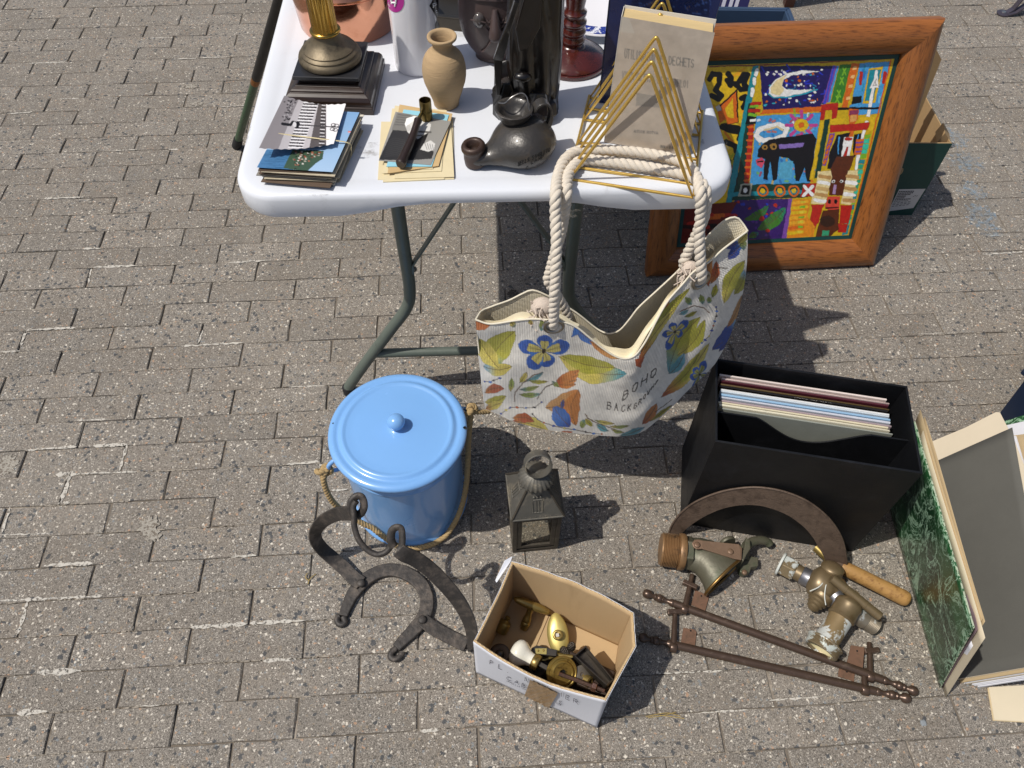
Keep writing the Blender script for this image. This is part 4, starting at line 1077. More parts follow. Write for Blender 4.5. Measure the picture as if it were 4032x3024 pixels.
MB().hexa([bBL + V(-.0012, 0, 0), bBL + V(-.0002, 0, 0), bBL + bth + V(-.0002, 0, 0), bBL + bth + V(-.0012, 0, 0), bTL + V(-.0012, 0, 0), bTL + V(-.0002, 0, 0), bTL + bth + V(-.0002, 0, 0), bTL + bth + V(-.0012, 0, 0)]).obj('spine', mwcov, book)
MB().prism([bBL + bth * 1.01, bBR + bth * 1.01, bTR + bth * 1.01 + V(0, 0, .003), bTL + bth * 1.01 + V(0, 0, .001)], V(.0002, .001, 0)).obj('back_cover', mwcov, book)
kBL, kBR = V(.140, 1.125, TS + .001), V(.284, 1.098, TS + .001)
kup = V(.0, .02, .275); kT = V(.022, 0, 0); kth = V(.0035, .016, 0)
bk = thing('blue_book', (kBL + kBR) / 2, 'tall dark navy hardback with picture cover at the back of the gold rack', 'book')
cv = Canvas((1270, -160, 1590, 260), 2, hx('#1d2a5c', .8)); nzz = nz2(cv.h, cv.w, 40, 9, 4)[..., None]; cv.a *= (.7 + .5 * nzz)
cv.map = c3
cv.poly([(800, -400), (1640, -400), (1640, 180), (800, 120)], hx('#142048', .8))
for i in range(46):
    x, y = 820 + rnd.random() * 780, -100 + rnd.random() * 240
    cv.line([(x, y), (x + rnd.gauss(0, 40), y + rnd.gauss(0, 30)), (x + rnd.gauss(0, 60), y + rnd.gauss(0, 40))], 1.4, hx(rnd.choice(['#0a0f22', '#34508c', '#0d1530', '#3f5a94', '#5a4a38'])), .7)
mb = MB().grid(sheet(kBL + kup, kBR + kup + kT, kBR, kBL, 100, 130)); mb.c = cv.sample(proj(np.array(mb.v)))
mb.obj('front_cover', M('navy_cover', attr=True, rough=.3, var=.05, coat=.2), bk, smooth=180)
MB().hexa([kBL + e, kBR + e, kBR + kth, kBL + kth, kBL + kup + e - V(0, 0, .002), kBR + kup + kT + e - V(0, 0, .002), kBR + kup + kT + kth - V(0, 0, .002), kBL + kup + kth - V(0, 0, .002)]).obj('pages', mpag, bk)
sp = V(-.0025, -.0005, 0)
MB().hexa([kBL + sp, kBL, kBL + kth, kBL + kth + sp, kBL + kup + sp, kBL + kup, kBL + kup + kth, kBL + kup + kth + sp]).obj('spine', M('navy_spine', hx('#1b2440'), .5, var=.3, vs=60, col2=hx('#7d8290'), c2s=90, c2t=(.62, .68)), bk, bevel=.0006)

# ================================================================== TOTE BAG
def smooth_px(pts, n):
    """pts (x,y,Y) in crop px -> n samples (px x, px y, depth) evenly spaced by index"""
    q = catmull([(*c7(p[0], p[1]), p[2]) for p in pts], 8); q = np.array(q)
    d = np.concatenate([[0], np.cumsum(np.hypot(np.diff(q[:, 0]), np.diff(q[:, 1])))]); d /= d[-1]
    t = np.linspace(0, 1, n); return np.stack([np.interp(t, d, q[:, k]) for k in range(3)], -1)
topf = [(135, 662, .825), (245, 692, .818), (420, 668, .812), (560, 656, .807), (700, 668, .802), (800, 685, .798), (880, 725, .794), (960, 790, .789), (1060, 872, .782), (1150, 928, .777), (1225, 945, .775), (1290, 922, .777), (1340, 862, .783), (1390, 780, .792), (1450, 662, .806), (1530, 525, .824), (1640, 400, .842), (1720, 310, .853), (1830, 240, .866), (1930, 150, .880), (2050, 60, .898), (2108, 18, .908)]
botf = [(200, 1308, .823), (300, 1350, .815), (390, 1392, .806), (520, 1430, .797), (650, 1460, .790), (900, 1490, .782), (1100, 1505, .778), (1200, 1507, .777), (1330, 1482, .780), (1430, 1412, .788), (1560, 1295, .805), (1680, 1170, .825), (1790, 1070, .845), (1870, 985, .862)]
NU, NV_ = 380, 240
tf = smooth_px(topf, NU); bf = smooth_px(botf, NU)
sU = np.linspace(0, 1, NU)
# the crease is further along the top than along the bottom: align both on it
def remap(c, sa, sb):
    t = np.where(sU < sb, sU / sb * sa, sa + (sU - sb) / (1 - sb) * (1 - sa))
    return np.stack([np.interp(t, sU, c[:, k]) for k in range(3)], -1)
sa = sU[np.argmin(np.abs(tf[:, 0] - c7(1230, 0)[0]))]; sb_ = sU[np.argmin(np.abs(bf[:, 0] - c7(1290, 0)[0]))]
tf = remap(tf, sa, .5); bf = remap(bf, sb_, .5)
mf = (tf + bf) / 2
wR = np.clip((sU - .55) / .45, 0, 1) ** 2
mf[:, 0] += wR * 20; mf[:, 1] += wR * 14
wL = np.clip((.25 - sU) / .25, 0, 1)
mf[:, 0] -= wL * 2
wc = np.exp(-((sU - .5) / .07) ** 2)
mf[:, 2] -= .010 * wc
FP = np.zeros((NV_, NU, 3))
cre = nz2(NV_, NU, 70, 91, 3) - .5
for j in range(NV_):
    t = j / (NV_ - 1)
    q = tf * (1 - t) * (1 - 2 * t) + mf * 4 * t * (1 - t) + bf * t * (2 * t - 1)
    fold = .0035 * np.sin(sU * 23 + t * 5) * math.sin(math.pi * t) + .0025 * np.sin(sU * 41 - t * 9 + 1) * t * (1 - t) * 3 + .004 * math.exp(-((t - .80) / .09) ** 2) * np.sin(sU * 9)
    fold = fold + cre[j] * .016 * math.sin(math.pi * min(1, t * 1.6 + .12)) * (1 - .5 * t)
    for i in range(NU):
        FP[j, i] = PY(q[i, 0], q[i, 1], q[i, 2] + fold[i])
bag = thing('tote_bag', V(.14, .83, 0), 'cream canvas tote bag printed with feathers and flowers, hung by ropes from the table', 'bag')
cv = Canvas((1010, 440, 1660, 980), 2.2, hx('#d8d3ca')); cv.a *= (.95 + .08 * nz2(cv.h, cv.w, 90, 21, 4)[..., None])
cv.map = c7
OLV, YEL, BLU, DBL, ORA, RUS, TEA, LBL, GRN = [hx(c) for c in ('#a5a03a', '#c9b95c', '#3d6cb4', '#2a4796', '#c07a3c', '#ab542c', '#5a98a2', '#86b3c8', '#8c9a50')]
cv.poly([(128, 662), (250, 690), (205, 735), (128, 738)], hx('#c2703a'))
cv.leaf((225, 1040), (420, 745), 92, TEA, OLV, -.10, nv=7); cv.leaf((190, 1000), (400, 1000), 48, LBL, YEL, .12); cv.leaf((160, 800), (300, 1010), 60, OLV, YEL, .05)
def flower(c, R, petals, inner=YEL):
    for a, l, w in petals:
        d = np.array([math.cos(a), math.sin(a)]); n_ = np.array([-d[1], d[0]]); c_ = np.array(c, float)
        P = [c_ + d * R * l * t + n_ * s * R * w * (math.sin(math.pi * min(1, t) ** 1.5) ** .7 + (0.0)) for s, ts in ((1, np.linspace(0.05, 1, 12)), (-1, np.linspace(1, .05, 12))) for t in ts]
        cv.poly([tuple(p) for p in P], BLU)
        P2 = [c_ + d * R * l * t * .97 + n_ * s * R * w * .9 * math.sin(math.pi * t ** 1.5) ** .7 for s, ts in ((1, np.linspace(.55, 1, 8)), (-1, np.linspace(1, .55, 8))) for t in ts]
        cv.poly([tuple(p) for p in P2], DBL, .75)
        P3 = [c_ + d * R * l * t + n_ * s * R * w * .55 * math.sin(math.pi * t) for s, ts in ((1, np.linspace(.05, .62, 8)), (-1, np.linspace(.62, .05, 8))) for t in ts]
        cv.poly([tuple(p) for p in P3], inner, .9)
        for q in (-.2, 0, .2): cv.line([tuple(c_ + d * R * .1), tuple(c_ + d * R * l * .8 + n_ * q * R * w)], .6, hx('#1d1a1c'), .6)
    cv.ell(c, R * .08, R * .08, hx('#2a1d12'))
flower((630, 890), 195, [(-1.5, .62, .30), (-.25, 1.0, .28), (1.25, .62, .30), (2.3, .85, .32), (3.4, 1.0, .27)])
cv.leaf((740, 930), (1235, 1055), 80, YEL, TEA, .10, nv=8); cv.leaf((760, 925), (1150, 1010), 62, OLV, OLV, .06)
cv.leaf((850, 720), (1060, 830), 38, BLU, LBL, .08); cv.poly([(830, 790), (850, 705), (900, 720), (870, 770)], BLU); cv.leaf((960, 815), (1280, 930), 34, ORA, hx('#c08a50'), .10)
cv.leaf((1310, 990), (1690, 430), 42, RUS, OLV, -.06, nv=9); cv.leaf((1330, 940), (1600, 560), 26, ORA, YEL, -.04); cv.poly([(1290, 950), (1360, 930), (1330, 1010), (1300, 1000)], RUS)
# tulip left of centre and stem
for k, (dx, w) in enumerate(((-40, 34), (0, 40), (45, 36), (80, 26))): cv.leaf((690 + 30, 1105 + k * 8), (890 - 10 * k, 1020 + 35 * k + 5), w, RUS, ORA, .05, nv=4)
cv.line([(700, 1125), (640, 1150), (580, 1235)], 2, hx('#4a3a28')); cv.leaf((690, 1110), (740, 1150), 16, TEA, GRN)
def sprig(stem, leaves):
    cv.line(stem, 1.8, hx('#6a4a2c'))
    for a, b, w, ca, cb_ in leaves: cv.leaf(a, b, w, ca, cb_, .05, nv=3)
sprig([(415, 1255), (420, 1190), (480, 1120), (560, 1060), (620, 1045)], [((385, 1180), (395, 1085), 20, YEL, GRN), ((455, 1120), (505, 1040), 20, OLV, YEL), ((500, 1110), (625, 1045), 16, TEA, TEA), ((520, 1105), (660, 1110), 14, GRN, OLV), ((455, 1170), (595, 1145), 16, TEA, GRN), ((450, 1205), (610, 1200), 18, GRN, TEA)])
cv.leaf((880, 1170), (640, 1300), 70, ORA, hx('#b98a55'), -.15, nv=7); cv.leaf((885, 1175), (860, 1430), 62, hx('#b4702f'), ORA, .18, nv=7); cv.leaf((700, 1290), (820, 1440), 62, BLU, DBL, .05, nv=8); cv.leaf((770, 1240), (760, 1310), 14, DBL, DBL)
cv.leaf((200, 1190), (340, 1160), 34, ORA, RUS, -.1); cv.leaf((200, 1260), (355, 1215), 36, YEL, OLV, .1); cv.leaf((205, 1310), (330, 1260), 30, ORA, YEL)
def beads(pts, cols, r=9):
    cv.line(pts, 1.2, hx('#4a3c30'))
    for i, p in enumerate(pts):
        cv.ell(p, r * (1.4 if i % 2 else .9), r * .75, cols[i % len(cols)], .15)
beads([(200, 1110), (240, 1115), (265, 1102), (310, 1085)], [DBL, BLU, hx('#1c1c24')]); beads([(320, 1345), (355, 1318), (385, 1300), (435, 1298), (500, 1302), (560, 1298), (615, 1260)], [DBL, YEL, DBL, RUS, BLU, hx('#1c1c24')])
beads([(545, 1345), (580, 1385), (630, 1410), (700, 1432), (780, 1450), (850, 1458), (930, 1475), (990, 1488), (1050, 1490)], [hx('#1c1c24'), BLU, RUS, DBL, YEL, BLU])
cv.leaf((395, 1400), (670, 1475), 52, RUS, YEL, -.06, nv=7); cv.leaf((400, 1375), (560, 1400), 34, ORA, RUS, -.1)
sprig([(930, 1345), (945, 1375), (1010, 1410), (1110, 1445), (1200, 1480)], [((930, 1385), (900, 1450), 22, TEA, GRN), ((930, 1380), (985, 1435), 18, YEL, OLV), ((1000, 1390), (1140, 1415), 14, GRN, YEL), ((1010, 1420), (1100, 1470), 20, TEA, TEA), ((1110, 1435), (1250, 1430), 12, YEL, GRN), ((1120, 1460), (1210, 1480), 12, OLV, GRN)])
cv.leaf((1180, 1505), (1360, 1440), 24, TEA, LBL, .05); cv.poly([(760, 1470), (840, 1472), (830, 1490), (760, 1488)], RUS)
cv.text('BOHO', (1200, 1250), (62, -48), (10, -62), .62, .46, 1.9, hx('#26241f'))
for i, ch in enumerate('BACKGROUND'):
    base_ = [(1088, 1312), (1140, 1322), (1192, 1330), (1238, 1325), (1280, 1312), (1316, 1280), (1348, 1245), (1378, 1210), (1408, 1172), (1438, 1135)][i]
    cv.text(ch, base_, (34 - i * 2.0, 0 - i * 3.2), (4 + i * .5, -54 + i * 3.4), .8, 0, 1.6, hx('#26241f'))
cv.leaf((1480, 1225), (1830, 830), 48, RUS, YEL, .06, nv=9); cv.leaf((1500, 1190), (1760, 900), 30, ORA, OLV, .08)
cv.leaf((1535, 1050), (1765, 640), 66, TEA, OLV, -.10, nv=9); cv.leaf((1600, 920), (1800, 660), 48, YEL, OLV, .10); cv.leaf((1535, 1055), (1650, 900), 34, TEA, LBL, .1)
flower((1580, 750), 130, [(-.7, 1.0, .22), (-1.9, .55, .25), (.3, .45, .25), (2.0, 1.1, .22), (2.9, .75, .2)])
sprig([(1830, 610), (1790, 575), (1720, 560), (1620, 600)], [((1700, 555), (1655, 500), 22, TEA, GRN), ((1780, 550), (1765, 480), 22, TEA, GRN), ((1830, 545), (1825, 495), 18, TEA, GRN), ((1850, 500), (1880, 405), 22, GRN, OLV), ((1610, 625), (1680, 590), 14, TEA, TEA), ((1650, 640), (1740, 600), 14, GRN, OLV)])
cv.leaf((1825, 420), (1850, 220), 34, RUS, ORA, -.12); cv.leaf((1840, 400), (1880, 235), 30, ORA, RUS, .1); cv.line([(1885, 285), (1960, 288)], 1.8, hx('#4a3a28'))
cv.leaf((1935, 545), (2090, 230), 52, YEL, OLV, -.08, nv=8); cv.leaf((2010, 480), (2085, 300), 36, OLV, LBL, .1)
cv.leaf((1950, 140), (2050, 100), 28, DBL, BLU); cv.leaf((1965, 225), (2060, 120), 34, DBL, BLU); cv.leaf((2080, 160), (2070, 60), 24, TEA, GRN); cv.leaf((2040, 110), (2115, 20), 26, YEL, YEL)
beads([(1880, 570), (1885, 600), (1880, 635), (1868, 672), (1860, 705), (1848, 740), (1828, 780), (1800, 810), (1775, 830)], [DBL, BLU, hx('#1c1c24'), BLU, RUS, DBL, YEL])
cv.leaf((1850, 880), (2010, 660), 50, DBL, BLU, .12, nv=7); cv.leaf((1900, 890), (2030, 640), 34, DBL, LBL, .1); cv.leaf((1960, 720), (2070, 480), 22, ORA, hx('#b98a55'), .05)
flower((1760, 1060), 110, [(-1.2, 1.0, .25), (1.9, 1.3, .22), (2.8, .7, .25), (.3, .6, .25), (-2.3, .6, .25)], OLV)
cv.leaf((1345, 1420), (1450, 1270), 34, RUS, ORA, .05); cv.leaf((1400, 1400), (1560, 1280), 14, YEL, OLV); cv.line([(1440, 1330), (1560, 1240)], 1.2, hx('#5a4a30'))
cv.leaf((1500, 580), (1535, 515), 18, RUS, ORA); cv.leaf((1450, 640), (1490, 570), 14, BLU, LBL); cv.leaf((420, 715), (385, 670), 22, TEA, YEL); cv.leaf((545, 700), (520, 660), 16, ORA, YEL); cv.leaf((610, 745), (620, 655), 22, TEA, GRN)
cv.a *= (.84 + .32 * nz2(cv.h, cv.w, 16, 77, 3)[..., None])
cv.warp(2.2, 9, 5)
cv.inkedges(hx('#4a3826'), .4, .05, .16)
cv.a = np.clip(cv.a * 1.04, 0, .82)
cv.a *= (.95 + .10 * np.random.RandomState(4).rand(cv.h, cv.w))[..., None]
flat = FP.reshape(-1, 3)
mcanvas = M('printed_canvas', attr=True, rough=.85, var=.05, vs=60, spec=.2, sheen=.2)
def weave(mat, sc, st_):
    nt = mat.node_tree; b = nt.nodes['Principled BSDF']
    co = node(nt, 'ShaderNodeTexCoord').outputs['Object']
    w1 = node(nt, 'ShaderNodeTexWave'); w1.bands_direction = 'X'; w1.inputs['Scale'].default_value = sc; w1.inputs['Distortion'].default_value = 1.5; w1.inputs['Detail'].default_value = 2
    w2 = node(nt, 'ShaderNodeTexWave'); w2.bands_direction = 'Z'; w2.inputs['Scale'].default_value = sc; w2.inputs['Distortion'].default_value = 1.5; w2.inputs['Detail'].default_value = 2
    nt.links.new(co, w1.inputs[0]); nt.links.new(co, w2.inputs[0])
    bn = node(nt, 'ShaderNodeBump'); bn.inputs['Strength'].default_value = st_; bn.inputs['Distance'].default_value = .0008
    nt.links.new(mathn(nt, 'ADD', w1.outputs['Fac'], w2.outputs['Fac']), bn.inputs['Height']); nt.links.new(bn.outputs[0], b.inputs['Normal'])
weave(mcanvas, 110, .7)
mb = MB().grid(FP); mb.c = cv.sample(proj(flat)); mb.obj('front_panel', mcanvas, bag, smooth=180)
mlin = M('cream_canvas', hx('#ddd2b8'), .85, var=.08, vs=40, spec=.2, sheen=.2); weave(mlin, 110, .6)
topb = [(135, 662, .825), (165, 610, .845), (190, 590, .858), (280, 555, .866), (380, 520, .872), (470, 475, .876), (545, 447, .878), (640, 480, .876), (760, 545, .872), (880, 622, .866), (1000, 718, .858), (1060, 752, .852), (1110, 765, .848), (1180, 738, .846), (1250, 660, .848), (1320, 570, .854), (1450, 450, .868), (1600, 310, .884), (1680, 215, .894), (1800, 75, .906), (1930, -50, .918), (2020, -82, .922), (2070, -40, .918), (2108, 18, .908)]
tbk = smooth_px(topb, 160)
ib = np.linspace(0, NU - 1, 160).astype(int)
BPn = np.zeros((60, 160, 3))
for i in range(160):
    top = PY(*tbk[i]); low = FP[-1, ib[i]] + V(0, .055 * math.sin(math.pi * i / 159) + .004, .012)
    for j in range(60):
        t = j / 59; BPn[j, i] = top * (1 - t) + low * t + V(0, .014 * math.sin(math.pi * t) * math.sin(math.pi * i / 159), 0)
MB().grid(BPn).obj('back_panel', mlin, bag, smooth=180)
bt_ = np.stack([FP[-1, ib], BPn[-1]]); MB().grid(bt_).obj('bottom', mlin, bag, smooth=180)
for k, (fi, bi) in enumerate(((0, 0), (NU - 1, 159))):
    jj = np.linspace(0, NV_ - 1, 60).astype(int)
    MB().grid(np.stack([FP[jj, fi], BPn[:, bi]], 1)).obj('side_gusset', mlin, bag, smooth=180)
hem = M('hem_cream', hx('#d3cbb8'), .85, var=.08)
MB().tube([FP[0, i] + V(0, 0, .0) for i in range(0, NU, 3)] + [FP[0, -1]], .0017, 8).obj('front_hem', hem, bag, smooth=60)
MB().tube([BPn[0, i] for i in range(0, 160, 2)] + [BPn[0, -1]], .0017, 8).obj('back_hem', hem, bag, smooth=60)
# inner zip band just inside the mouth
ZBn = np.zeros((8, 160, 3))
for i in range(160):
    f, b = FP[0, ib[i]], BPn[0, i]
    for j in range(8):
        t = j / 7; ZBn[j, i] = f + V(0, .006, -.018) + (b - f) * (.10 + .28 * t) * V(1, 1, .35) + V(0, 0, -.012 * math.sin(math.pi * t) + .004 * math.sin(i * .35))
MB().grid(ZBn).obj('zip_band', M('satin_lining', hx('#d9d0b6'), .6, var=.08), bag, smooth=180)
# grommets and rope handles
mnick = M('nickel', hx('#a9a39a'), .3, metal=1.0, var=.1)
mrope = M('cotton_rope', hx('#cfc5b6'), .9, var=.1, vs=120, bump=.6, bs=700, sheen=.2, bdist=.001)
castb = Caster(MB().grid(FP))
for (gx, gy) in ((700, 708), (1768, 375)):
    c0 = castb(*c7(gx, gy), .002); a_, b_ = castb(*c7(gx + 25, gy)), castb(*c7(gx, gy + 25)); nn = np.cross(a_ - c0, b_ - c0)
    MB().ring(c0, nn, .0155, .0035, 28, 8).obj('grommet', mnick, bag, smooth=60)
def rpx(l):
    out = []
    for it in l:
        x, y, k, v = it
        out.append(G(*c6(x, y), v) if k == 'z' else PY(*c6(x, y), v))
    return catmull(out, 5)
gL = castb(*c7(700, 700), .004); gR = castb(*c7(1768, 368), .004)
RZ = TS + .0105
r1 = [gL + V(0, .012, -.014), gL] + rpx([(893, 1560, 'y', .803), (900, 1380, 'y', .815), (905, 1200, 'y', .832), (898, 1000, 'y', .855), (900, 850, 'y', .872), (918, 720, 'z', TZ + .012), (965, 610, 'z', RZ + .003), (1060, 545, 'z', RZ), (1200, 535, 'z', RZ), (1400, 545, 'z', RZ), (1600, 570, 'z', RZ), (1780, 610, 'z', RZ), (1880, 660, 'z', RZ + .003), (1925, 740, 'z', TZ + .013), (1950, 850, 'y', .884), (1952, 1000, 'y', .877), (1942, 1150, 'y', .868), (1948, 1300, 'y', .858), (1960, 1440, 'y', .850)]) + [gR, gR + V(0, .012, -.014)]
MB().rope(r1, .0085, 3, .034, 8).obj('rope_handle', mrope, bag, smooth=60)
bl_ = BPn[4, int(160 * .30)]; br_ = BPn[4, int(160 * .745)]
r2_ = [bl_ + V(0, -.004, -.02), bl_] + rpx([(840, 1480, 'y', .872), (890, 1300, 'y', .874), (940, 1120, 'y', .876), (968, 950, 'y', .878), (978, 840, 'y', .882), (982, 750, 'z', TZ + .013), (1010, 680, 'z', RZ + .004), (1090, 612, 'z', RZ), (1250, 618, 'z', RZ), (1450, 645, 'z', RZ), (1650, 678, 'z', RZ), (1800, 705, 'z', RZ), (1900, 735, 'z', RZ + .003), (1975, 800, 'z', TZ + .013), (1992, 900, 'y', .890), (1975, 1020, 'y', .888), (1930, 1130, 'y', .888), (1880, 1240, 'y', .888), (1830, 1340, 'y', .886)]) + [br_, br_ + V(0, -.004, -.02)]
MB().rope(r2_, .0085, 3, .034, 8).obj('rope_handle', mrope, bag, smooth=60)
mfray = M('frayed_cotton', hx('#cfc0b2'), .95, var=.25, vs=150, bump=.8, bs=900)
for c_, sz in ((PY(*c7(620, 570), .835), .019), (PY(*c7(1690, 290), .872), .014)):
    k = MB().ball(c_, sz, 18, 12, (1.05, .8, 1)).obj('rope_knot', mfray, bag, smooth=60)
    r = random.Random(3); mb = MB()
    for i in range(26):
        a = r.random() * 6.28; b = r.uniform(-1, 1); d = V(math.cos(a) * .8, math.sin(a) * .6 - .3, b)
        p0 = c_ + d * sz * .8; mb.tube(catmull([p0, p0 + d * sz * .5 + V(r.gauss(0, .004), r.gauss(0, .004), r.gauss(0, .004)), p0 + d * sz * .7 + V(r.gauss(0, .006), r.gauss(0, .006), -.012)], 3), .0012, 5)
    mb.obj('rope_fray', mfray, k, smooth=60)
# ================================================================== FRAMED PAINTING leaning behind the table
qBL, qBR = V(.357, 1.44, .0), V(.984, 1.495, .0); qTR = PY(2025, 38, 1.69)
qa = nrm(qBR - qBL); qW = np.linalg.norm(qBR - qBL); qb = nrm((qTR - qBR) - qa * ((qTR - qBR) @ qa)); qH = np.linalg.norm(qTR - qBR); qn = np.cross(qa, qb)
if qn[1] > 0: qn = -qn
ptg = thing('framed_painting', (qBL + qBR) / 2, 'colourful naive painting in a wide varnished oak frame leaning on the ground', 'painting')
def qp(a, b, n=0.0): return qBL + qa * a + qb * b + qn * n
moak = M('varnished_oak', hx('#93592a'), .36, var=.2, vs=8, st=(1.2, 14, 14), coat=.15, grain=(hx('#472610'), (1, 1.6, 1.6), 13), col2=hx('#7a4820'), c2s=6, c2t=(.5, .8))
moak2 = M('varnished_oak_upright', hx('#93592a'), .36, var=.2, vs=8, st=(14, 4, 1.2), coat=.15, grain=(hx('#472610'), (1.6, 1.6, 1), 13), col2=hx('#7a4820'), c2s=6, c2t=(.5, .8))
fpz = [(0, -.018), (0, .008), (.004, .014), (.014, .0205), (.030, .0235), (.046, .0215), (.060, .0155), (.070, .0085), (.0745, .0035), (.0765, -.004), (.0765, -.012)]
def side(k):
    vs = []
    for d, h in fpz:
        A, B = {'bottom': ((d, d), (qW - d, d)), 'top': ((d, qH - d), (qW - d, qH - d)), 'left': ((d, d), (d, qH - d)), 'right': ((qW - d, d), (qW - d, qH - d))}[k]
        vs += [qp(*A, h), qp(*B, h)]
    n_ = len(fpz); return MB().add(vs, [(2 * i, 2 * i + 1, 2 * i + 3, 2 * i + 2) for i in range(n_ - 1)] + [(2 * n_ - 2, 2 * n_ - 1, 1, 0)])
for k in ('bottom', 'top', 'left', 'right'):
    side(k).obj('frame_side', moak if k in ('bottom', 'top') else moak2, ptg, smooth=40)
IN = .0768
teal = M('teal_liner', hx('#123f3b'), .5, var=.1)
for A, B, C_, D in (((IN, IN), (qW - IN, IN), (qW - IN - .010, IN + .010), (IN + .010, IN + .010)), ((IN, qH - IN), (qW - IN, qH - IN), (qW - IN - .010, qH - IN - .010), (IN + .010, qH - IN - .010)), ((IN, IN), (IN + .010, IN + .010), (IN + .010, qH - IN - .010), (IN, qH - IN)), ((qW - IN, IN), (qW - IN - .010, IN + .010), (qW - IN - .010, qH - IN - .010), (qW - IN, qH - IN))):
    MB().add([qp(*A, -.004), qp(*B, -.004), qp(*C_, -.0055), qp(*D, -.0055)], [(0, 1, 2, 3)]).obj('liner', teal, ptg)
MB().add([qp(.004, .004, -.018), qp(qW - .004, .004, -.018), qp(qW - .004, qH - .004, -.018), qp(.004, qH - .004, -.018)], [(0, 1, 2, 3)]).obj('backing_board', M('hardboard', hx('#6b5138'), .8), ptg)
cv = Canvas((1380, 90, 1960, 560), 2.5, hx('#c9a81c')); cv.map = c4; cv.wob = 1.2
K = hx('#0d0c10'); YL = hx('#d8b31f'); OR = hx('#d2691e'); RD = hx('#b3261c'); NV = hx('#24195e'); SB = hx('#4a9ad0'); TQ = hx('#1f8a96'); GN = hx('#3f7f2a'); LG = hx('#7cb32f'); WH = hx('#eceae6'); PU = hx('#7a4aa0'); BR = hx('#5c2d16'); PK = hx('#c0478f'); CRM = hx('#e2cf9a'); DG = hx('#123f34')
def R(x0, y0, x1, y1, c, op=1): cv.poly([(x0, y0), (x1, y0 - 6), (x1 - (y1 - y0) * .16, y1 - 6), (x0 - (y1 - y0) * .16, y1)], c, op)
cv.poly([(-200, 440), (640, 430), (400, 1700), (-200, 1700)], YL)
for i in range(60):
    x, y = 150 + rnd.random() * 450, 460 + rnd.random() * 900; cv.line([(x, y), (x + rnd.gauss(0, 40), y + rnd.gauss(20, 30))], 5, rnd.choice([hx('#e0c83a'), OR, hx('#b8901a'), hx('#e5a020')]), .8)
for p in ([(330, 530), (350, 495), (400, 500), (395, 560), (370, 600), (410, 640), (390, 665), (345, 640)], [(455, 495), (475, 520), (470, 570), (450, 540)], [(500, 560), (540, 600), (585, 595), (560, 560), (585, 500), (560, 500), (530, 545)], [(545, 660), (570, 650), (575, 690), (555, 720)], [(415, 850), (450, 870), (500, 880), (540, 890), (520, 860), (450, 845)], [(440, 950), (500, 980), (515, 1050), (480, 1120), (440, 1180), (430, 1050)], [(470, 1180), (500, 1150), (520, 1200), (490, 1300)], [(530, 930), (545, 900), (540, 960)]): cv.line(p, 12, K)
for i in range(26): x, y = 460 + rnd.random() * 90, 1000 + rnd.random() * 350; cv.line([(x, y), (x + rnd.gauss(0, 8), y + 25)], 5, rnd.choice([K, hx('#a8a020'), YL, OR]))
cv.poly([(380, 720), (510, 600), (520, 820), (440, 800), (400, 830)], OR); cv.poly([(430, 730), (490, 660), (490, 800), (450, 780)], YL); cv.line([(385, 725), (512, 602), (520, 818), (410, 835)], 3, K)
cv.poly([(370, 715), (395, 700), (410, 735), (385, 745)], hx('#b9b4b0')); cv.poly([(440, 800), (520, 790), (520, 820), (450, 830)], OR)
cv.poly([(620, 440), (660, 440), (470, 1420), (430, 1420)], TQ); cv.line([(650, 470), (640, 500)], 8, WH); cv.line([(630, 530), (628, 560)], 8, WH); cv.line([(618, 600), (614, 640)], 8, WH)
cv.poly([(590, 690), (640, 690), (560, 1330), (500, 1330)], DG)
cv.poly([(665, 445), (1165, 440), (1090, 720), (690, 735)], NV)
for i in range(70): x, y = 690 + rnd.random() * 420, 470 + rnd.random() * 230; cv.line([(x, y), (x + rnd.gauss(0, 16), y + rnd.gauss(0, 16))], 3, rnd.choice([hx('#2b3ac0'), hx('#3a2a80'), hx('#2b3ac0'), hx('#1a7aa8')]), .9)
for i in range(60): x, y = 690 + rnd.random() * 400, 465 + rnd.random() * 240; cv.ell((x, y), 5 + rnd.random() * 6, 5 + rnd.random() * 5, rnd.choice([WH, WH, WH, OR, hx('#3ab0c8')]))
cr_pts = [(1075, 478), (960, 472), (850, 490), (770, 530), (725, 590), (725, 630), (760, 655), (850, 650), (950, 632), (1050, 600), (930, 605), (850, 600), (815, 575), (830, 535), (880, 505), (980, 490)]
cv.poly(cr_pts, WH); cv.poly([(850, 500), (780, 535), (738, 590), (740, 625), (800, 640), (830, 600), (812, 570), (825, 535)], hx('#e3d09c')); cv.line(cr_pts[5:10], 3, hx('#2aa0b8'))
cv.poly([(1150, 440), (1200, 440), (1130, 690), (1085, 690)], PU); cv.line([(1165, 445), (1100, 690)], 4, hx('#3a4ac0')); cv.line([(1190, 445), (1130, 680)], 4, SB)
cv.poly([(1205, 432), (1280, 430), (1215, 690), (1140, 690)], GN)
for y in (480, 545, 630, 670): cv.line([(1185 + (560 - y) * .25 + 20, y - 25), (1225 + (560 - y) * .25, y + 20)], 3, LG); cv.line([(1225 + (560 - y) * .25, y - 25), (1190 + (560 - y) * .25 + 10, y + 20)], 3, LG)
cv.poly([(1280, 428), (1335, 425), (1250, 720), (1215, 720)], OR)
for y in (450, 505, 570, 650): cv.poly([(1290 - (y - 450) * .22, y), (1318 - (y - 450) * .22, y - 5), (1312 - (y - 450) * .22, y + 18), (1286 - (y - 450) * .22, y + 20)], hx('#e8b878'))
cv.poly([(1340, 425), (1540, 410), (1470, 760), (1310, 770), (1290, 640)], SB)
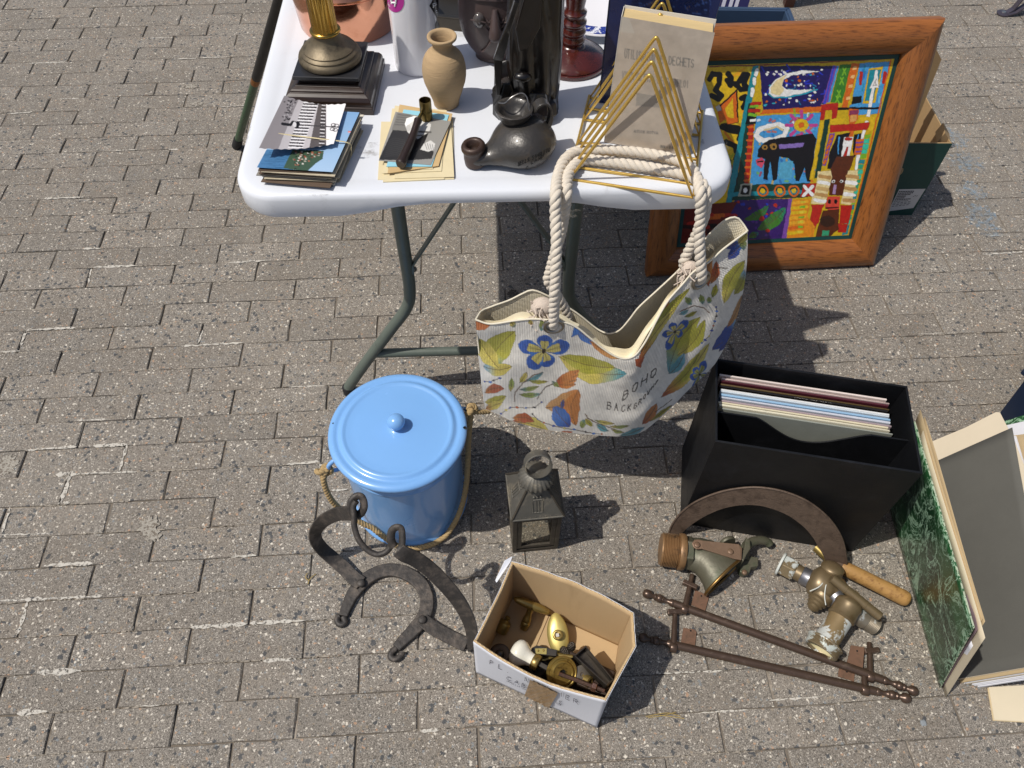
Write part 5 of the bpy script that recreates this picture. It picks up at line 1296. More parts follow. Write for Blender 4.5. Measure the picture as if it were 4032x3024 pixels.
for i in range(18): x, y = 1340 + rnd.random() * 150, 440 + rnd.random() * 220; cv.line([(x, y), (x - 8, y + 40)], 4, rnd.choice([hx('#2a6ab8'), hx('#7ac0e0'), TQ]), .7)
cv.poly([(1395, 455), (1495, 445), (1440, 690), (1355, 695)], YL); cv.poly([(1405, 470), (1480, 462), (1425, 675), (1370, 680)], TQ); cv.line([(1345, 490), (1340, 560)], 7, RD); cv.line([(1505, 490), (1495, 550)], 7, RD)
cv.line([(1450, 480), (1425, 600), (1400, 740), (1380, 830), (1350, 930), (1310, 1130)], 7, WH); cv.poly([(1455, 475), (1398, 590), (1465, 585)], WH); cv.line([(1448, 530), (1425, 575), (1450, 572), (1440, 550)], 2, hx('#a9a4a0'))
cv.poly([(1290, 650), (1350, 648), (1345, 700), (1280, 705)], K); cv.poly([(1270, 700), (1345, 690), (1340, 715), (1268, 720)], SB); cv.line([(1180, 728), (1460, 724)], 5, K)
cv.poly([(1260, 730), (1330, 728), (1325, 790), (1300, 830), (1290, 910), (1262, 920), (1268, 820)], OR); cv.poly([(1270, 740), (1325, 735), (1322, 765), (1268, 770)], hx('#8a3a5a')); cv.poly([(1275, 775), (1318, 770), (1312, 812), (1272, 815)], hx('#d9a05a'))
cv.poly([(1075, 700), (1190, 690), (1180, 790), (1150, 800), (1150, 735), (1110, 740), (1100, 800), (1060, 805)], RD); cv.poly([(1145, 800), (1240, 795), (1225, 830), (1140, 835)], YL); cv.poly([(1140, 840), (1410, 820), (1390, 870), (1135, 890)], RD); cv.poly([(1335, 785), (1440, 780), (1425, 870), (1395, 875), (1405, 810), (1330, 815)], YL)
cv.poly([(690, 735), (1080, 715), (1075, 745), (660, 765)], OR); cv.poly([(605, 690), (680, 680), (675, 700), (600, 708)], RD); cv.poly([(605, 705), (660, 703), (655, 722), (600, 724)], LG); cv.poly([(595, 730), (670, 728), (668, 750), (590, 752)], RD); cv.poly([(590, 755), (650, 765), (645, 785), (585, 775)], LG); cv.poly([(580, 780), (665, 785), (655, 830), (575, 830)], K); cv.poly([(600, 798), (648, 796), (645, 815), (598, 816)], WH)
cv.poly([(595, 835), (630, 835), (590, 1260), (560, 1260)], RD)
for i in range(9): cv.line([(590 - i * 3, 850 + i * 45), (618 - i * 3, 850 + i * 45)], 5, OR)
cv.poly([(640, 775), (1075, 755), (1000, 1235), (600, 1240)], SB)
for i in range(90): x, y = 640 + rnd.random() * 400, 775 + rnd.random() * 440; cv.line([(x, y), (x + rnd.gauss(0, 14), y + rnd.gauss(0, 14))], 5, rnd.choice([hx('#6ab4e0'), hx('#3a80c0'), YL, RD, hx('#2a6ab0'), OR, LG, WH]), .75)
cv.line([(665, 940), (640, 910), (660, 870), (720, 845), (800, 835), (850, 860), (830, 905), (760, 935), (690, 940), (650, 915)], 10, WH); cv.line([(700, 870), (780, 850), (820, 870)], 4, hx('#d9c89a'))
for a in np.linspace(0, 2 * math.pi, 9)[:-1]: cv.line([(945 + 62 * math.cos(a), 838 + 56 * math.sin(a)), (945 + 100 * math.cos(a), 838 + 92 * math.sin(a))], 7, PK)
cv.ell((945, 838), 50, 44, YL); cv.ell((945, 836), 20, 18, OR)
cv.poly([(655, 1000), (690, 960), (760, 930), (1020, 895), (1045, 930), (1005, 1220), (980, 1215), (965, 1120), (930, 1215), (905, 1210), (900, 1100), (860, 1060), (795, 1050), (780, 1205), (755, 1210), (740, 1080), (715, 1210), (690, 1200), (700, 1070), (650, 1050)], hx('#14121a'))
cv.ell((700, 988), 20, 20, hx('#a07a3a')); cv.ell((758, 982), 22, 22, hx('#a07a3a')); cv.ell((702, 990), 8, 8, K); cv.ell((760, 984), 8, 8, K); cv.poly([(790, 970), (970, 955), (950, 985), (800, 1000)], hx('#8a72b8')); cv.poly([(640, 1070), (680, 1055), (700, 1085), (680, 1125), (650, 1110)], hx('#d0506a')); cv.line([(655, 1085), (685, 1082)], 3, K)
cv.poly([(800, 1090), (890, 1075), (880, 1200), (790, 1200)], hx('#5aa8c8'))
cv.poly([(1075, 810), (1095, 808), (1020, 1200), (1000, 1205)], YL); cv.poly([(1100, 800), (1135, 795), (1065, 1190), (1030, 1195)], DG); cv.poly([(1135, 895), (1168, 892), (1110, 1110), (1085, 1110)], PU)
for i in range(6): cv.line([(1150 - i * 9, 910 + i * 34), (1140 - i * 9, 925 + i * 34)], 5, OR)
cv.poly([(1180, 905), (1270, 890), (1230, 1040), (1200, 1130), (1120, 1130), (1130, 1040)], hx('#15121a')); cv.line([(1200, 920), (1190, 980), (1195, 1030)], 3, SB); cv.poly([(1295, 900), (1345, 895), (1330, 1010), (1300, 1060), (1290, 1000)], hx('#15121a')); cv.line([(1325, 905), (1315, 960)], 3, SB)
cv.poly([(1230, 920), (1295, 915), (1275, 1020), (1240, 1145), (1195, 1145), (1215, 1030)], WH); cv.poly([(1245, 985), (1262, 985), (1240, 1090), (1215, 1140), (1222, 1060)], RD); cv.ell((1262, 932), 26, 12, RD)
cv.poly([(1180, 1050), (1300, 1040), (1260, 1160), (1250, 1310), (1130, 1310), (1130, 1160)], BR); cv.poly([(1310, 935), (1388, 930), (1375, 1040), (1300, 1040)], OR)
for y in (955, 985, 1015): cv.line([(1312, y), (1380, y - 4)], 3, PU)
for i in range(20): x, y = 1375 - i * 8, 900 + i * 34; cv.poly([(x, y), (x + 38, y - 4), (x + 32, y + 26), (x - 6, y + 28)], rnd.choice([TQ, hx('#3ac0a0'), LG, hx('#2aa07a')]))
cv.poly([(1060, 1150), (1140, 1140), (1150, 1190), (1100, 1370), (1010, 1365)], CRM); cv.poly([(1255, 1145), (1325, 1140), (1320, 1200), (1280, 1370), (1210, 1365)], CRM)
for i in range(5):
    y = 1180 + i * 40; cv.line([(1070 - i * 8, y), (1135 - i * 8, y + 10)], 8, rnd.choice([WH, hx('#b9905a'), hx('#c8a870')])); cv.line([(1255 - i * 6, y), (1318 - i * 6, y + 8)], 8, rnd.choice([WH, hx('#b9905a')]))
cv.ell((1160, 1218), 12, 10, WH); cv.ell((1215, 1215), 12, 10, WH); cv.ell((1162, 1219), 5, 5, K); cv.ell((1214, 1216), 5, 5, K); cv.poly([(1165, 1240), (1185, 1238), (1175, 1300), (1150, 1300)], hx('#a88ab0'))
cv.poly([(1120, 1320), (1205, 1315), (1195, 1400), (1150, 1418), (1105, 1395)], hx('#cf4a3a')); cv.ell((1135, 1352), 10, 16, K); cv.ell((1175, 1352), 10, 16, K); cv.line([(1110, 1395), (1190, 1392)], 3, hx('#5a1a1a'))
cv.poly([(1010, 1370), (1100, 1372), (1085, 1400), (1060, 1500), (1000, 1500), (1015, 1410)], RD); cv.poly([(1205, 1375), (1285, 1372), (1265, 1500), (1200, 1500)], RD); cv.poly([(950, 1520), (1010, 1485), (1050, 1500), (1030, 1545), (950, 1545)], RD); cv.poly([(1195, 1500), (1255, 1500), (1245, 1560), (1190, 1555)], RD)
cv.poly([(1090, 1410), (1200, 1405), (1195, 1540), (1130, 1590), (1040, 1590), (1070, 1480)], BR); cv.ell((1120, 1480), 50, 38, hx('#3a2216')); cv.poly([(1085, 1545), (1135, 1542), (1130, 1580), (1080, 1582)], hx('#3a9a72'))
cv.poly([(500, 1240), (1000, 1225), (985, 1320), (480, 1340)], DG); cv.poly([(490, 1290), (950, 1275), (940, 1300), (480, 1318)], TQ); cv.poly([(535, 1235), (615, 1230), (605, 1315), (520, 1318)], hx('#a8a898')); cv.poly([(548, 1245), (600, 1242), (592, 1302), (535, 1304)], K); cv.ell((570, 1275), 14, 18, WH)
for x in (685, 800, 895): cv.ell((x, 1278), 34, 34, OR, ring=4); cv.ell((x, 1278), 18, 18, YL)
cv.poly([(958, 1235), (1045, 1225), (1025, 1315), (940, 1318)], RD); cv.line([(965, 1250), (1018, 1305)], 7, WH); cv.line([(1020, 1248), (962, 1308)], 7, WH)
cv.poly([(500, 1340), (870, 1330), (820, 1600), (380, 1620)], hx('#3a1a6a'))
for i in range(30): x, y = 500 + rnd.random() * 330, 1350 + rnd.random() * 240; cv.ell((x, y), 10, 9, rnd.choice([hx('#2a3ab0'), RD, hx('#5a2a90'), hx('#2a1a60')]))
cv.leaf((560, 1470), (730, 1375), 28, GN, hx('#1f7a5a'), .1); cv.leaf((650, 1540), (840, 1390), 44, GN, hx('#1f8a6a'), .08); cv.leaf((590, 1590), (660, 1560), 20, GN, TQ); cv.ell((680, 1465), 18, 16, RD); cv.ell((770, 1375), 14, 13, RD); cv.ell((720, 1545), 16, 14, RD)
cv.poly([(860, 1330), (885, 1328), (845, 1600), (815, 1602)], PU); cv.poly([(885, 1335), (1010, 1330), (990, 1450), (1040, 1520), (1030, 1585), (845, 1595)], hx('#d98a1c'))
for i in range(7): cv.line([(890 - i * 5, 1360 + i * 34), (985 - i * 6, 1350 + i * 34)], 7, rnd.choice([OR, YL, hx('#e5a82a')])); cv.poly([(940 - i * 4, 1345 + i * 34), (975 - i * 4, 1343 + i * 34), (972 - i * 4, 1358 + i * 34), (938 - i * 4, 1360 + i * 34)], LG if i % 2 else hx('#d8c23a'))
cv.poly([(100, 1390), (520, 1350), (440, 1480), (330, 1620), (60, 1660)], hx('#6a1a10'))
for i in range(20): x, y = 150 + rnd.random() * 300, 1400 + rnd.random() * 200; cv.line([(x, y), (x + 60, y + rnd.gauss(0, 10))], 8, rnd.choice([RD, K, hx('#8a2a14'), OR]), .8)
cv.line([(330, 447), (640, 436), (900, 425), (1200, 410), (1540, 392)], 3, hx('#8a4a2a')); cv.line([(1545, 400), (1400, 1010), (1262, 1595)], 3, OR); cv.line([(1262, 1595), (600, 1610)], 3, hx('#a05a3a'))
cv.warp(3.5, 22, 61); cv.inkedges(hx('#0c0a0c'), .5, .10, .25)
cv.a = np.clip(cv.a * (.86 + .5 * nz2(cv.h, cv.w, 9, 33, 3)[..., None]), 0, 1) ** 1.06
mb = MB().grid(sheet(qp(IN + .008, qH - IN - .008, -.006), qp(qW - IN - .008, qH - IN - .008, -.006), qp(qW - IN - .008, IN + .008, -.006), qp(IN + .008, IN + .008, -.006), 400, 390)); mb.c = cv.sample(proj(np.array(mb.v)))
mb.obj('canvas', M('oil_paint_under_glass', attr=True, rough=.4, var=0, coat=.25), ptg, smooth=180)

# ================================================================== GREEN CARTON behind the painting
mgreen = M('green_carton', hx('#12403a'), .6, var=.1, vs=20); mkraft = M('kraft_board', hx('#a58861'), .85, var=.1, vs=30, st=(1, 1, 6))
gb = V(1.149, 1.692, 0); gdx = nrm(V(-1, -.02, 0)); gdy = nrm(V(-.02, 1, 0)); gw, gd, gh = .34, .24, .247
car = thing('green_carton', gb + gdx * gw / 2 + gdy * gd / 2, 'open dark green cardboard carton with white shipping label behind the painting', 'carton')
def gq(a, b, z): return gb + gdx * a + gdy * b + V(0, 0, z)
for nm, (a0, b0, a1, b1) in (('front_wall', (0, 0, gw, 0)), ('right_wall', (0, .004, 0, gd)), ('back_wall', (.004, gd, gw, gd)), ('left_wall', (gw, .004, gw, gd - .004))):
    A, B = gq(a0, b0, 0), gq(a1, b1, 0); d = nrm(B - A); inn = nrm(gq(gw / 2, gd / 2, 0) - (A + B) / 2); s_ = V(-d[1], d[0], 0); s_ = s_ if s_ @ inn > 0 else -s_
    w = MB().prism([A, B, B + V(0, 0, gh), A + V(0, 0, gh)], s_ * .0015).obj(nm, mgreen, car)
    MB().prism([A + s_ * .0018 + V(0, 0, .002), B + s_ * .0018 + V(0, 0, .002), B + s_ * .0018 + V(0, 0, gh + .001), A + s_ * .0018 + V(0, 0, gh + .001)], s_ * .003).obj('inner_board', mkraft, w)
MB().prism([gq(.005, .005, .001), gq(gw - .005, .005, .001), gq(gw - .005, gd - .005, .001), gq(.005, gd - .005, .001)], V(0, 0, .004)).obj('floor', mkraft, car)
MB().prism([PY(*g3(x, y), 1.80) for x, y in ((560, 620), (612, 545), (733, 243), (640, 236), (540, 500))], V(-.004, .006, .002)).obj('flap', mkraft, car)
MB().prism([PY(*g3(x, y), 1.80) for x, y in ((733, 243), (702, 180), (640, 200), (640, 236))], V(0, .008, .0)).obj('flap_fold', mkraft, car)
MB().prism([PY(*g3(x, y), 1.71) for x, y in ((715, 580), (748, 542), (772, 585))], V(0, .03, .01)).obj('side_flap', mkraft, car)
lc = [PP(*g3(x, y), gb, V(gdy[0], gdy[1], 0)) for x, y in ((515, 862), (618, 848), (668, 770), (560, 772))]
lab = MB().prism([p - gdy * .0006 for p in lc], -gdy * .0003).obj('shipping_label', M('label_paper', hx('#c9c6c4'), .6, var=.05), car)
mb = MB(); mk = M('label_ink', hx('#3a3a3c'), .6)
for i in range(10):
    t = .10 + i * .075; a = lc[3] * (1 - t) + lc[0] * t; b = lc[2] * (1 - t) + lc[1] * t; L = [.62, .62, .55, .4, .38, .66, .6, .75, .78, .75][i]; w = .0022 if i < 6 else .0010
    pa_, pb_2 = a + (b - a) * .04 - gdy * .0012, a + (b - a) * L - gdy * .0012
    n_ = 9 if i < 7 else 5
    for k in range(n_):
        mb.strap([pa_ + (pb_2 - pa_) * (k / n_), pa_ + (pb_2 - pa_) * ((k + .7) / n_)], [V(0, 0, 1)] * 2, w * 1.6, .0004)
t = .34; a = lc[3] * (1 - t) + lc[0] * t; b = lc[2] * (1 - t) + lc[1] * t
mb.tube([a + (b - a) * u - gdy * .0012 + V(0, 0, .002 * math.sin(u * 60)) for u in np.linspace(.68, .86, 14)], .0005, 4)
mb.obj('label_text', mk, lab)
MB().ball(PP(*g3(566, 700), gb, V(gdy[0], gdy[1], 0)), .012, 12, 8, (.5, .4, 1)).obj('hand_hole_rim', mkraft, car, smooth=60)

# ================================================================== BLUE CRATE, its contents, things beyond it
mblue = M('blue_grey_plastic', hx('#33455e'), .45, var=.08); mnav = M('navy_plastic', hx('#1c2940'), .4, var=.1)
def crate(name, o, ax, ay, w, d, h, mat, label, t=.006, lip=.014):
    """open plastic crate: four flared walls, floor, rim"""
    ax, ay = nrm(ax), nrm(ay); c = thing(name, o + ax * w / 2 + ay * d / 2, label, 'crate')
    def P(a, b, z, f=0): return o + ax * a + ay * b + V(0, 0, z)
    fl = .015
    cor = [(0, 0), (w, 0), (w, d), (0, d)]; bot = [(fl, fl), (w - fl, fl), (w - fl, d - fl), (fl, d - fl)]
    def ins(q, k): return [(min(max(x, k), w - k) if False else x + (k if x < w / 2 else -k), y + (k if y < d / 2 else -k)) for x, y in q]
    for i in range(4):
        j = (i + 1) % 4; ib_, it = ins(bot, t), ins(cor, t)
        MB().hexa([P(*bot[i], 0), P(*bot[j], 0), P(*ib_[j], 0), P(*ib_[i], 0), P(*cor[i], h), P(*cor[j], h), P(*it[j], h), P(*it[i], h)]).obj('wall', mat, c, bevel=.001)
    MB().prism([P(x, y, .003) for x, y in ins(bot, t)], V(0, 0, .004)).obj('floor', mat, c)
    ou = [(x + (-lip if x < w / 2 else lip), y + (-lip if y < d / 2 else lip)) for x, y in cor]; it = ins(cor, -.001)
    for i in range(4):
        j = (i + 1) % 4
        MB().hexa([P(*ou[i], h - .012), P(*ou[j], h - .012), P(*it[j], h - .012), P(*it[i], h - .012), P(*ou[i], h + .002), P(*ou[j], h + .002), P(*it[j], h + .002), P(*it[i], h + .002)]).obj('rim', mat, c, bevel=.003)
    return c
crt = crate('plastic_crate', V(.30, 2.0, 0), V(1, 0, 0), V(0, 1, 0), .545, .355, .245, mblue, 'blue-grey plastic crate on the paving behind the painting')
MB().box(V(.862, 2.22, .252), (.010, .05, .006)).obj('handle_slot', mnav, crt)
mstr = M('navy_cloth', hx('#1d1c50'), .8, var=.15); mstw = M('white_stripe', hx('#bcbccb'), .8, var=.05)
def striped(name, a, b, c, d, label):
    th_ = thing(name, (np.asarray(a) + b) / 2, label, 'cloth')
    a, b, c, d = [np.asarray(p, float) for p in (a, b, c, d)]; nn_ = nrm(np.cross(b - a, d - a)); nn_ = -nn_ if nn_[1] > 0 else nn_
    MB().prism([a, b, c, d], -nn_ * .012).obj('panel', mstr, th_)
    for t in (.18, .30, .62, .72, .80):
        w = .05; MB().prism([a + (b - a) * t + nn_ * .0006, a + (b - a) * (t + w) + nn_ * .0006, d + (c - d) * (t + w + .02) + nn_ * .0006, d + (c - d) * (t + .02) + nn_ * .0006], nn_ * .0006).obj('stripe', mstw, th_)
striped('striped_cushion', V(.48, 2.20, .06), V(.70, 2.20, .06), V(.73, 2.27, .235), V(.50, 2.27, .235), 'navy cloth with white stripes standing inside the blue crate')
striped('striped_chair_seat', V(.55, 2.62, .02), V(.80, 2.62, .02), V(.84, 2.72, .25), V(.58, 2.72, .25), 'navy cloth with white stripes beyond the blue crate')
mwrap = M('plastic_wrap', hx('#6d6b75'), .18, var=.3, vs=50, col2=hx('#c9c8ce'), c2s=70, c2t=(.62, .7), coat=.6, bump=.8, bs=60, bdist=.006)
tag(MB().hexa([V(.62, 2.05, .012), V(.72, 2.05, .012), V(.72, 2.16, .012), V(.62, 2.16, .012), V(.60, 2.06, .20), V(.735, 2.05, .218), V(.72, 2.15, .215), V(.63, 2.16, .20)]).obj('wrapped_parcel', mwrap, bevel=.006), 'crumpled plastic-wrapped parcel leaning in the blue crate next to the striped cloth', 'parcel')
tag(MB().hexa([V(.74, 2.06, .012), V(.82, 2.06, .012), V(.82, 2.17, .012), V(.74, 2.17, .012), V(.742, 2.05, .203), V(.832, 2.06, .212), V(.83, 2.16, .212), V(.745, 2.15, .20)]).obj('wrapped_parcel', mwrap, bevel=.006), 'low grey plastic-wrapped parcel in the corner of the blue crate', 'parcel')
mst = M('dark_red_wood', hx('#3b170e'), .4, var=.2, coat=.3)
sto = thing('wooden_stool', V(.85, 3.0, 0), 'dark red wooden stool standing beyond the blue crate', 'stool')
for x, y in ((1.023, 2.85), (1.023, 3.15), (.68, 2.85), (.68, 3.15)):
    MB().hexa([V(x - .018, y - .018, 0), V(x + .018, y - .018, 0), V(x + .018, y + .018, 0), V(x - .018, y + .018, 0), V(x - .024, y - .024, .44), V(x + .024, y - .024, .44), V(x + .024, y + .024, .44), V(x - .024, y + .024, .44)]).obj('leg', mst, sto, bevel=.003)
MB().box(V(.85, 3.0, .455), (.42, .38, .03)).obj('seat', mst, sto, bevel=.006)
mmt = M('grey_metal_tube', hx('#5c5660'), .35, metal=.6, var=.1)
std = thing('metal_stand', V(1.85, 2.83, 0), 'grey metal trestle foot on the paving with two flat bars', 'stand')
fp_ = G(*crop(3850, 0, 6.978)(690, 390))
MB().lathe([(.022, 0), (.024, .002), (.024, .006), (.02, .008)], fp_, n=24).obj('foot_disc', mmt, std, smooth=40)
MB().lathe([(.008, .008), (.0075, .010), (.003, .011)], fp_, n=16).obj('rivet', M('zinc', hx('#b9b7b4'), .3, metal=.9), std, smooth=40)
MB().strap([fp_ + V(.01, 0, .006), fp_ + V(.03, .004, .02), fp_ + V(.22, .02, .62)], [V(0, 1, 0)] * 3, .022, .005).obj('bar', mmt, std)
MB().strap([fp_ + V(.01, -.01, .006), fp_ + V(.035, -.008, .012), fp_ + V(.75, .18, .55)], [V(0, 1, 0)] * 3, .024, .005).obj('bar', mmt, std)
MB().strap([fp_ + V(.22, .02, .62), fp_ + V(.75, .18, .55)], [V(0, 1, 0)] * 2, .022, .005).obj('top_bar', mmt, std)
# ================================================================== BLUE ENAMEL PAIL
BX, BY = -0.216, 0.769
men = M('blue_enamel', hx('#76a6dc'), .24, var=.04, vs=8, coat=.35, col2=hx('#4a6a92'), c2s=150, c2t=(.76, .78), bump=.06, bs=30, bdist=.002)
mchip = M('enamel_chip', hx('#1d1f24'), .6)
pail = thing('enamel_pail', V(BX, BY, 0), 'sky blue enamel pail with domed lid, round knob and rope handle', 'pail')
MB().lathe([(.112, 0), (.1215, .001), (.1225, .004), (.1205, .008), (.1165, .013), (.1155, .018), (.116, .06), (.1168, .222), (.1185, .2235), (.1195, .226), (.1185, .2285), (.1172, .230), (.1178, .262), (.1195, .265), (.116, .266), (.114, .262), (.112, .02)], (BX, BY, 0), n=96).obj('body', men, pail, smooth=45)
MB().ring(V(BX, BY, .002), (0, 0, 1), .1205, .0016, 96, 6).obj('bottom_rim', mchip, pail, smooth=60)
lid = MB().lathe([(.124, .262), (.1290, .262), (.1312, .2645), (.1318, .268), (.1305, .2715), (.1270, .274), (.1225, .2752), (.1195, .2752), (.1165, .2742), (.1135, .2735), (.1105, .2745), (.1075, .2775), (.1045, .2790), (.1015, .2788), (.0985, .2772), (.0955, .2768), (.08, .2775), (.05, .2790), (.022, .2798), (.014, .2805), (.0105, .2825), (.0098, .286)], (BX, BY, 0), n=120).obj('lid', men, pail, smooth=60)
MB().ball(V(BX, BY, .2985), .0168, 28, 16, (1, 1, .92)).obj('knob', men, lid, smooth=60)
mb = MB(); r = random.Random(2)
for (x, y, s_) in ((1397, 632, .0045), (1390, 628, .003), (870, 152, .003), (1040, 168, .003), (1150, 190, .002), (245, 590, .0018), (980, 715, .0014), (1180, 752, .0014), (650, 912, .0012)):
    p = G(*cb(x, y), .2752)
    mb.add([p + V(math.cos(a) * s_ * r.uniform(.5, 1.2), math.sin(a) * s_ * r.uniform(.5, 1.2), .0006 if s_ < .002 else .0012) for a in np.linspace(0, 6.28, 9)[:-1]], [tuple(range(8))])
mb.obj('enamel_chips', mchip, lid)
mhemp = M('hemp_rope', hx('#a68d63'), .9, var=.2, vs=120, bump=.6, bs=900, bdist=.0008)
eL = G(*cb(205, 955), .245); eR = G(*cb(1405, 470), .24)
for e_, s_ in ((eL, -1), (eR, 1)):
    rad = nrm(V(e_[0] - BX, e_[1] - BY, 0)); c_ = V(BX, BY, 0) + rad * .124; c_[2] = .236
    MB().tube(catmull([c_ - rad * .008 + V(0, 0, .016), c_ + rad * .006 + V(0, 0, .016), c_ + rad * .018 + V(0, 0, .006), c_ + rad * .018 + V(0, 0, -.010), c_ + rad * .006 + V(0, 0, -.018), c_ - rad * .008 + V(0, 0, -.016)], 6), .0042, 10).obj('ear', men, pail, smooth=60)
def pB(x, y, z): return G(*cb(x, y), z)
rp_ = catmull([pB(215, 965, .236), pB(165, 1045, .225), pB(170, 1120, .205), pB(200, 1200, .18), pB(240, 1270, .155), pB(300, 1330, .13), pB(400, 1400, .10), pB(520, 1470, .075), pB(640, 1520, .055), pB(760, 1590, .030), pB(880, 1650, .0105), pB(990, 1662, .007), pB(1120, 1640, .007), pB(1220, 1570, .010), pB(1290, 1480, .03), pB(1350, 1360, .065), pB(1390, 1220, .10), pB(1412, 1060, .14), pB(1420, 900, .175), pB(1428, 700, .215), pB(1440, 560, .238), pB(1440, 480, .25)], 6)
rp2 = []
for p in rp_:
    d = p[:2] - V(BX, BY); l = np.linalg.norm(d)
    lim = .1215 + .0055 if p[2] < .03 else .1245
    if l < lim: p = V(BX + d[0] / l * lim, BY + d[1] / l * lim, p[2])
    p[2] = max(p[2], .0065); rp2.append(p)
MB().rope(rp2, .0058, 3, .022, 6).obj('rope_handle', mhemp, pail, smooth=60)
def knot(c_, rot, s_, par, mat):
    """overhand lump of rope"""
    P = []
    for i in range(46):
        t = 2 * math.pi * i / 45
        q = V(math.sin(t) + 2 * math.sin(2 * t), math.cos(t) - 2 * math.cos(2 * t), -1.2 * math.sin(3 * t)) * s_
        P.append(np.asarray(c_) + rotz(V(q[0], q[2], q[1]), rot))
    return MB().rope(P, .0052, 3, .022, 6).obj('rope_knot', mat, par, smooth=60)
knot(pB(170, 1010, .225), .4, .0048, pail, mhemp); knot(pB(1442, 490, .246), 1.0, .0046, pail, mhemp)
MB().rope(catmull([pB(1455, 495, .244), pB(1520, 492, .236), pB(1575, 492, .226), pB(1610, 485, .222)], 5), .0052, 3, .022, 6).obj('rope_tail', mhemp, pail, smooth=60)

# ================================================================== LANTERN
NX, NY, NA = .0475, .691, .119
mtin = M('weathered_tin', hx('#5d5a53'), .5, metal=.3, var=.3, vs=30, col2=hx('#867d6c'), c2s=26, c2t=(.5, .72), bump=.2, bs=200)
mtind = M('dark_tin', hx('#453f36'), .5, metal=.3, var=.3, vs=40, col2=hx('#5e5648'), c2s=40, c2t=(.52, .72), bump=.25, bs=200)
lan = thing('tin_lantern', V(NX, NY, 0), 'small square weathered tin lantern with fluted cap, ring and glass panes', 'lantern')
def ln(x, y, z): return V(NX, NY, 0) + rotz(V(x, y, z), NA)
def lbox(c, s_): return MB().box(ln(*c), s_, rotz(V(1, 0, 0), NA), rotz(V(0, 1, 0), NA))
hw = .0435
for cx_, cy_, sx_, sy_ in ((0, -.041, .094, .012), (0, .041, .094, .012), (-.041, 0, .012, .0696), (.041, 0, .012, .0696)): lbox((cx_, cy_, .006), (sx_, sy_, .012)).obj('base_rail', mtind, lan, bevel=.0012)
for sx in (-1, 1):
    for sy in (-1, 1):
        lbox((sx * hw, sy * hw, .084), (.009, .009, .150)).obj('corner_post', mtind, lan, bevel=.001)
mgla = bpy.data.materials.new('dusty_glass'); mgla.use_nodes = True
nt = mgla.node_tree; nt.nodes.remove(nt.nodes['Principled BSDF'])
tr = node(nt, 'ShaderNodeBsdfTransparent'); tr.inputs[0].default_value = (.86, .85, .80, 1); gs = node(nt, 'ShaderNodeBsdfGlossy'); gs.inputs['Roughness'].default_value = .05
df = node(nt, 'ShaderNodeBsdfDiffuse'); df.inputs[0].default_value = (.16, .14, .11, 1)
m1 = node(nt, 'ShaderNodeMixShader'); m1.inputs[0].default_value = .07; nt.links.new(tr.outputs[0], m1.inputs[1]); nt.links.new(gs.outputs[0], m1.inputs[2])
m2 = node(nt, 'ShaderNodeMixShader'); dn = ramp(nt, noise(nt, node(nt, 'ShaderNodeTexCoord').outputs['Object'], 40, 5, .7), .4, .9); dn2 = mathn(nt, 'MULTIPLY_ADD', dn, .35); dn2.node.inputs[2].default_value = .06
nt.links.new(dn2, m2.inputs[0]); nt.links.new(m1.outputs[0], m2.inputs[1]); nt.links.new(df.outputs[0], m2.inputs[2]); nt.links.new(m2.outputs[0], nt.nodes['Material Output'].inputs[0])
for k in range(4):
    a = k * math.pi / 2
    def lk(x, y, z): return ln(*rotz(V(x, y, z), a))
    def kb(x, y, z, sx_, sy_, sz_): return MB().box(lk(x, y, z), (sx_, sy_, sz_), rotz(V(1, 0, 0), NA + a), rotz(V(0, 1, 0), NA + a))
    fr_o = kb(0, -hw - .001, .025, .078, .005, .010).obj('pane_frame', mtind, lan, bevel=.0007)
    for (x, z, sx_, sz_) in ((0, .148, .078, .010), (-.034, .0865, .009, .113), (.034, .0865, .009, .113)):
        kb(x, -hw - .001, z, sx_, .005, sz_).obj('frame_bar', mtind, fr_o, bevel=.0007)
    MB().add([lk(-.031, -hw + .001, .029), lk(.031, -hw + .001, .029), lk(.031, -hw + .001, .144), lk(-.031, -hw + .001, .144)], [(0, 1, 2, 3)]).obj('glass_pane', mgla, lan)
    # roof slope with stamped ornament
    z0, z1, r0_, r1_ = .163, .222, .051, .0205
    A, B, C_, D = lk(-r0_, -r0_, z0), lk(r0_, -r0_, z0), lk(r1_, -r1_, z1), lk(-r1_, -r1_, z1)
    nrl = nrm(np.cross(B - A, D - A)); rf = MB().prism([A, B, C_, D], -nrl * .0012).obj('roof_slope', mtin, lan)
    def rp3(u, v, l=0): return (A * (1 - u) + B * u) * (1 - v) + (D * (1 - u) + C_ * u) * v + nrl * l
    mb = MB()
    for (ua, va, ub, vb) in ((.40, .22, .34, .62), (.47, .22, .455, .62), (.53, .22, .545, .62), (.60, .22, .66, .62), (.38, .22, .62, .22), (.36, .66, .64, .66)): mb.tube([rp3(ua, va, .0004), rp3(ub, vb, .0004)], .0013, 5)
    for u in (.38, .5, .62): mb.ball(rp3(u, .76, .0003), .0028, 8, 5)
    for u in np.linspace(.15, .85, 8): mb.ball(rp3(u, .07, .0002), .0013, 6, 4)
    mb.obj('stamped_ornament', mtin, rf, smooth=60)
    MB().tube([A, D], .0024, 8).obj('hip_seam', mtind, lan, smooth=60)
    MB().tube([A, B], .0022, 8).obj('eave_edge', mtin, lan, smooth=60)
MB().lathe([(.020, .219), (.0205, .226), (.019, .230), (.019, .236)], ln(0, 0, 0), n=32).obj('neck', mtind, lan, smooth=45)
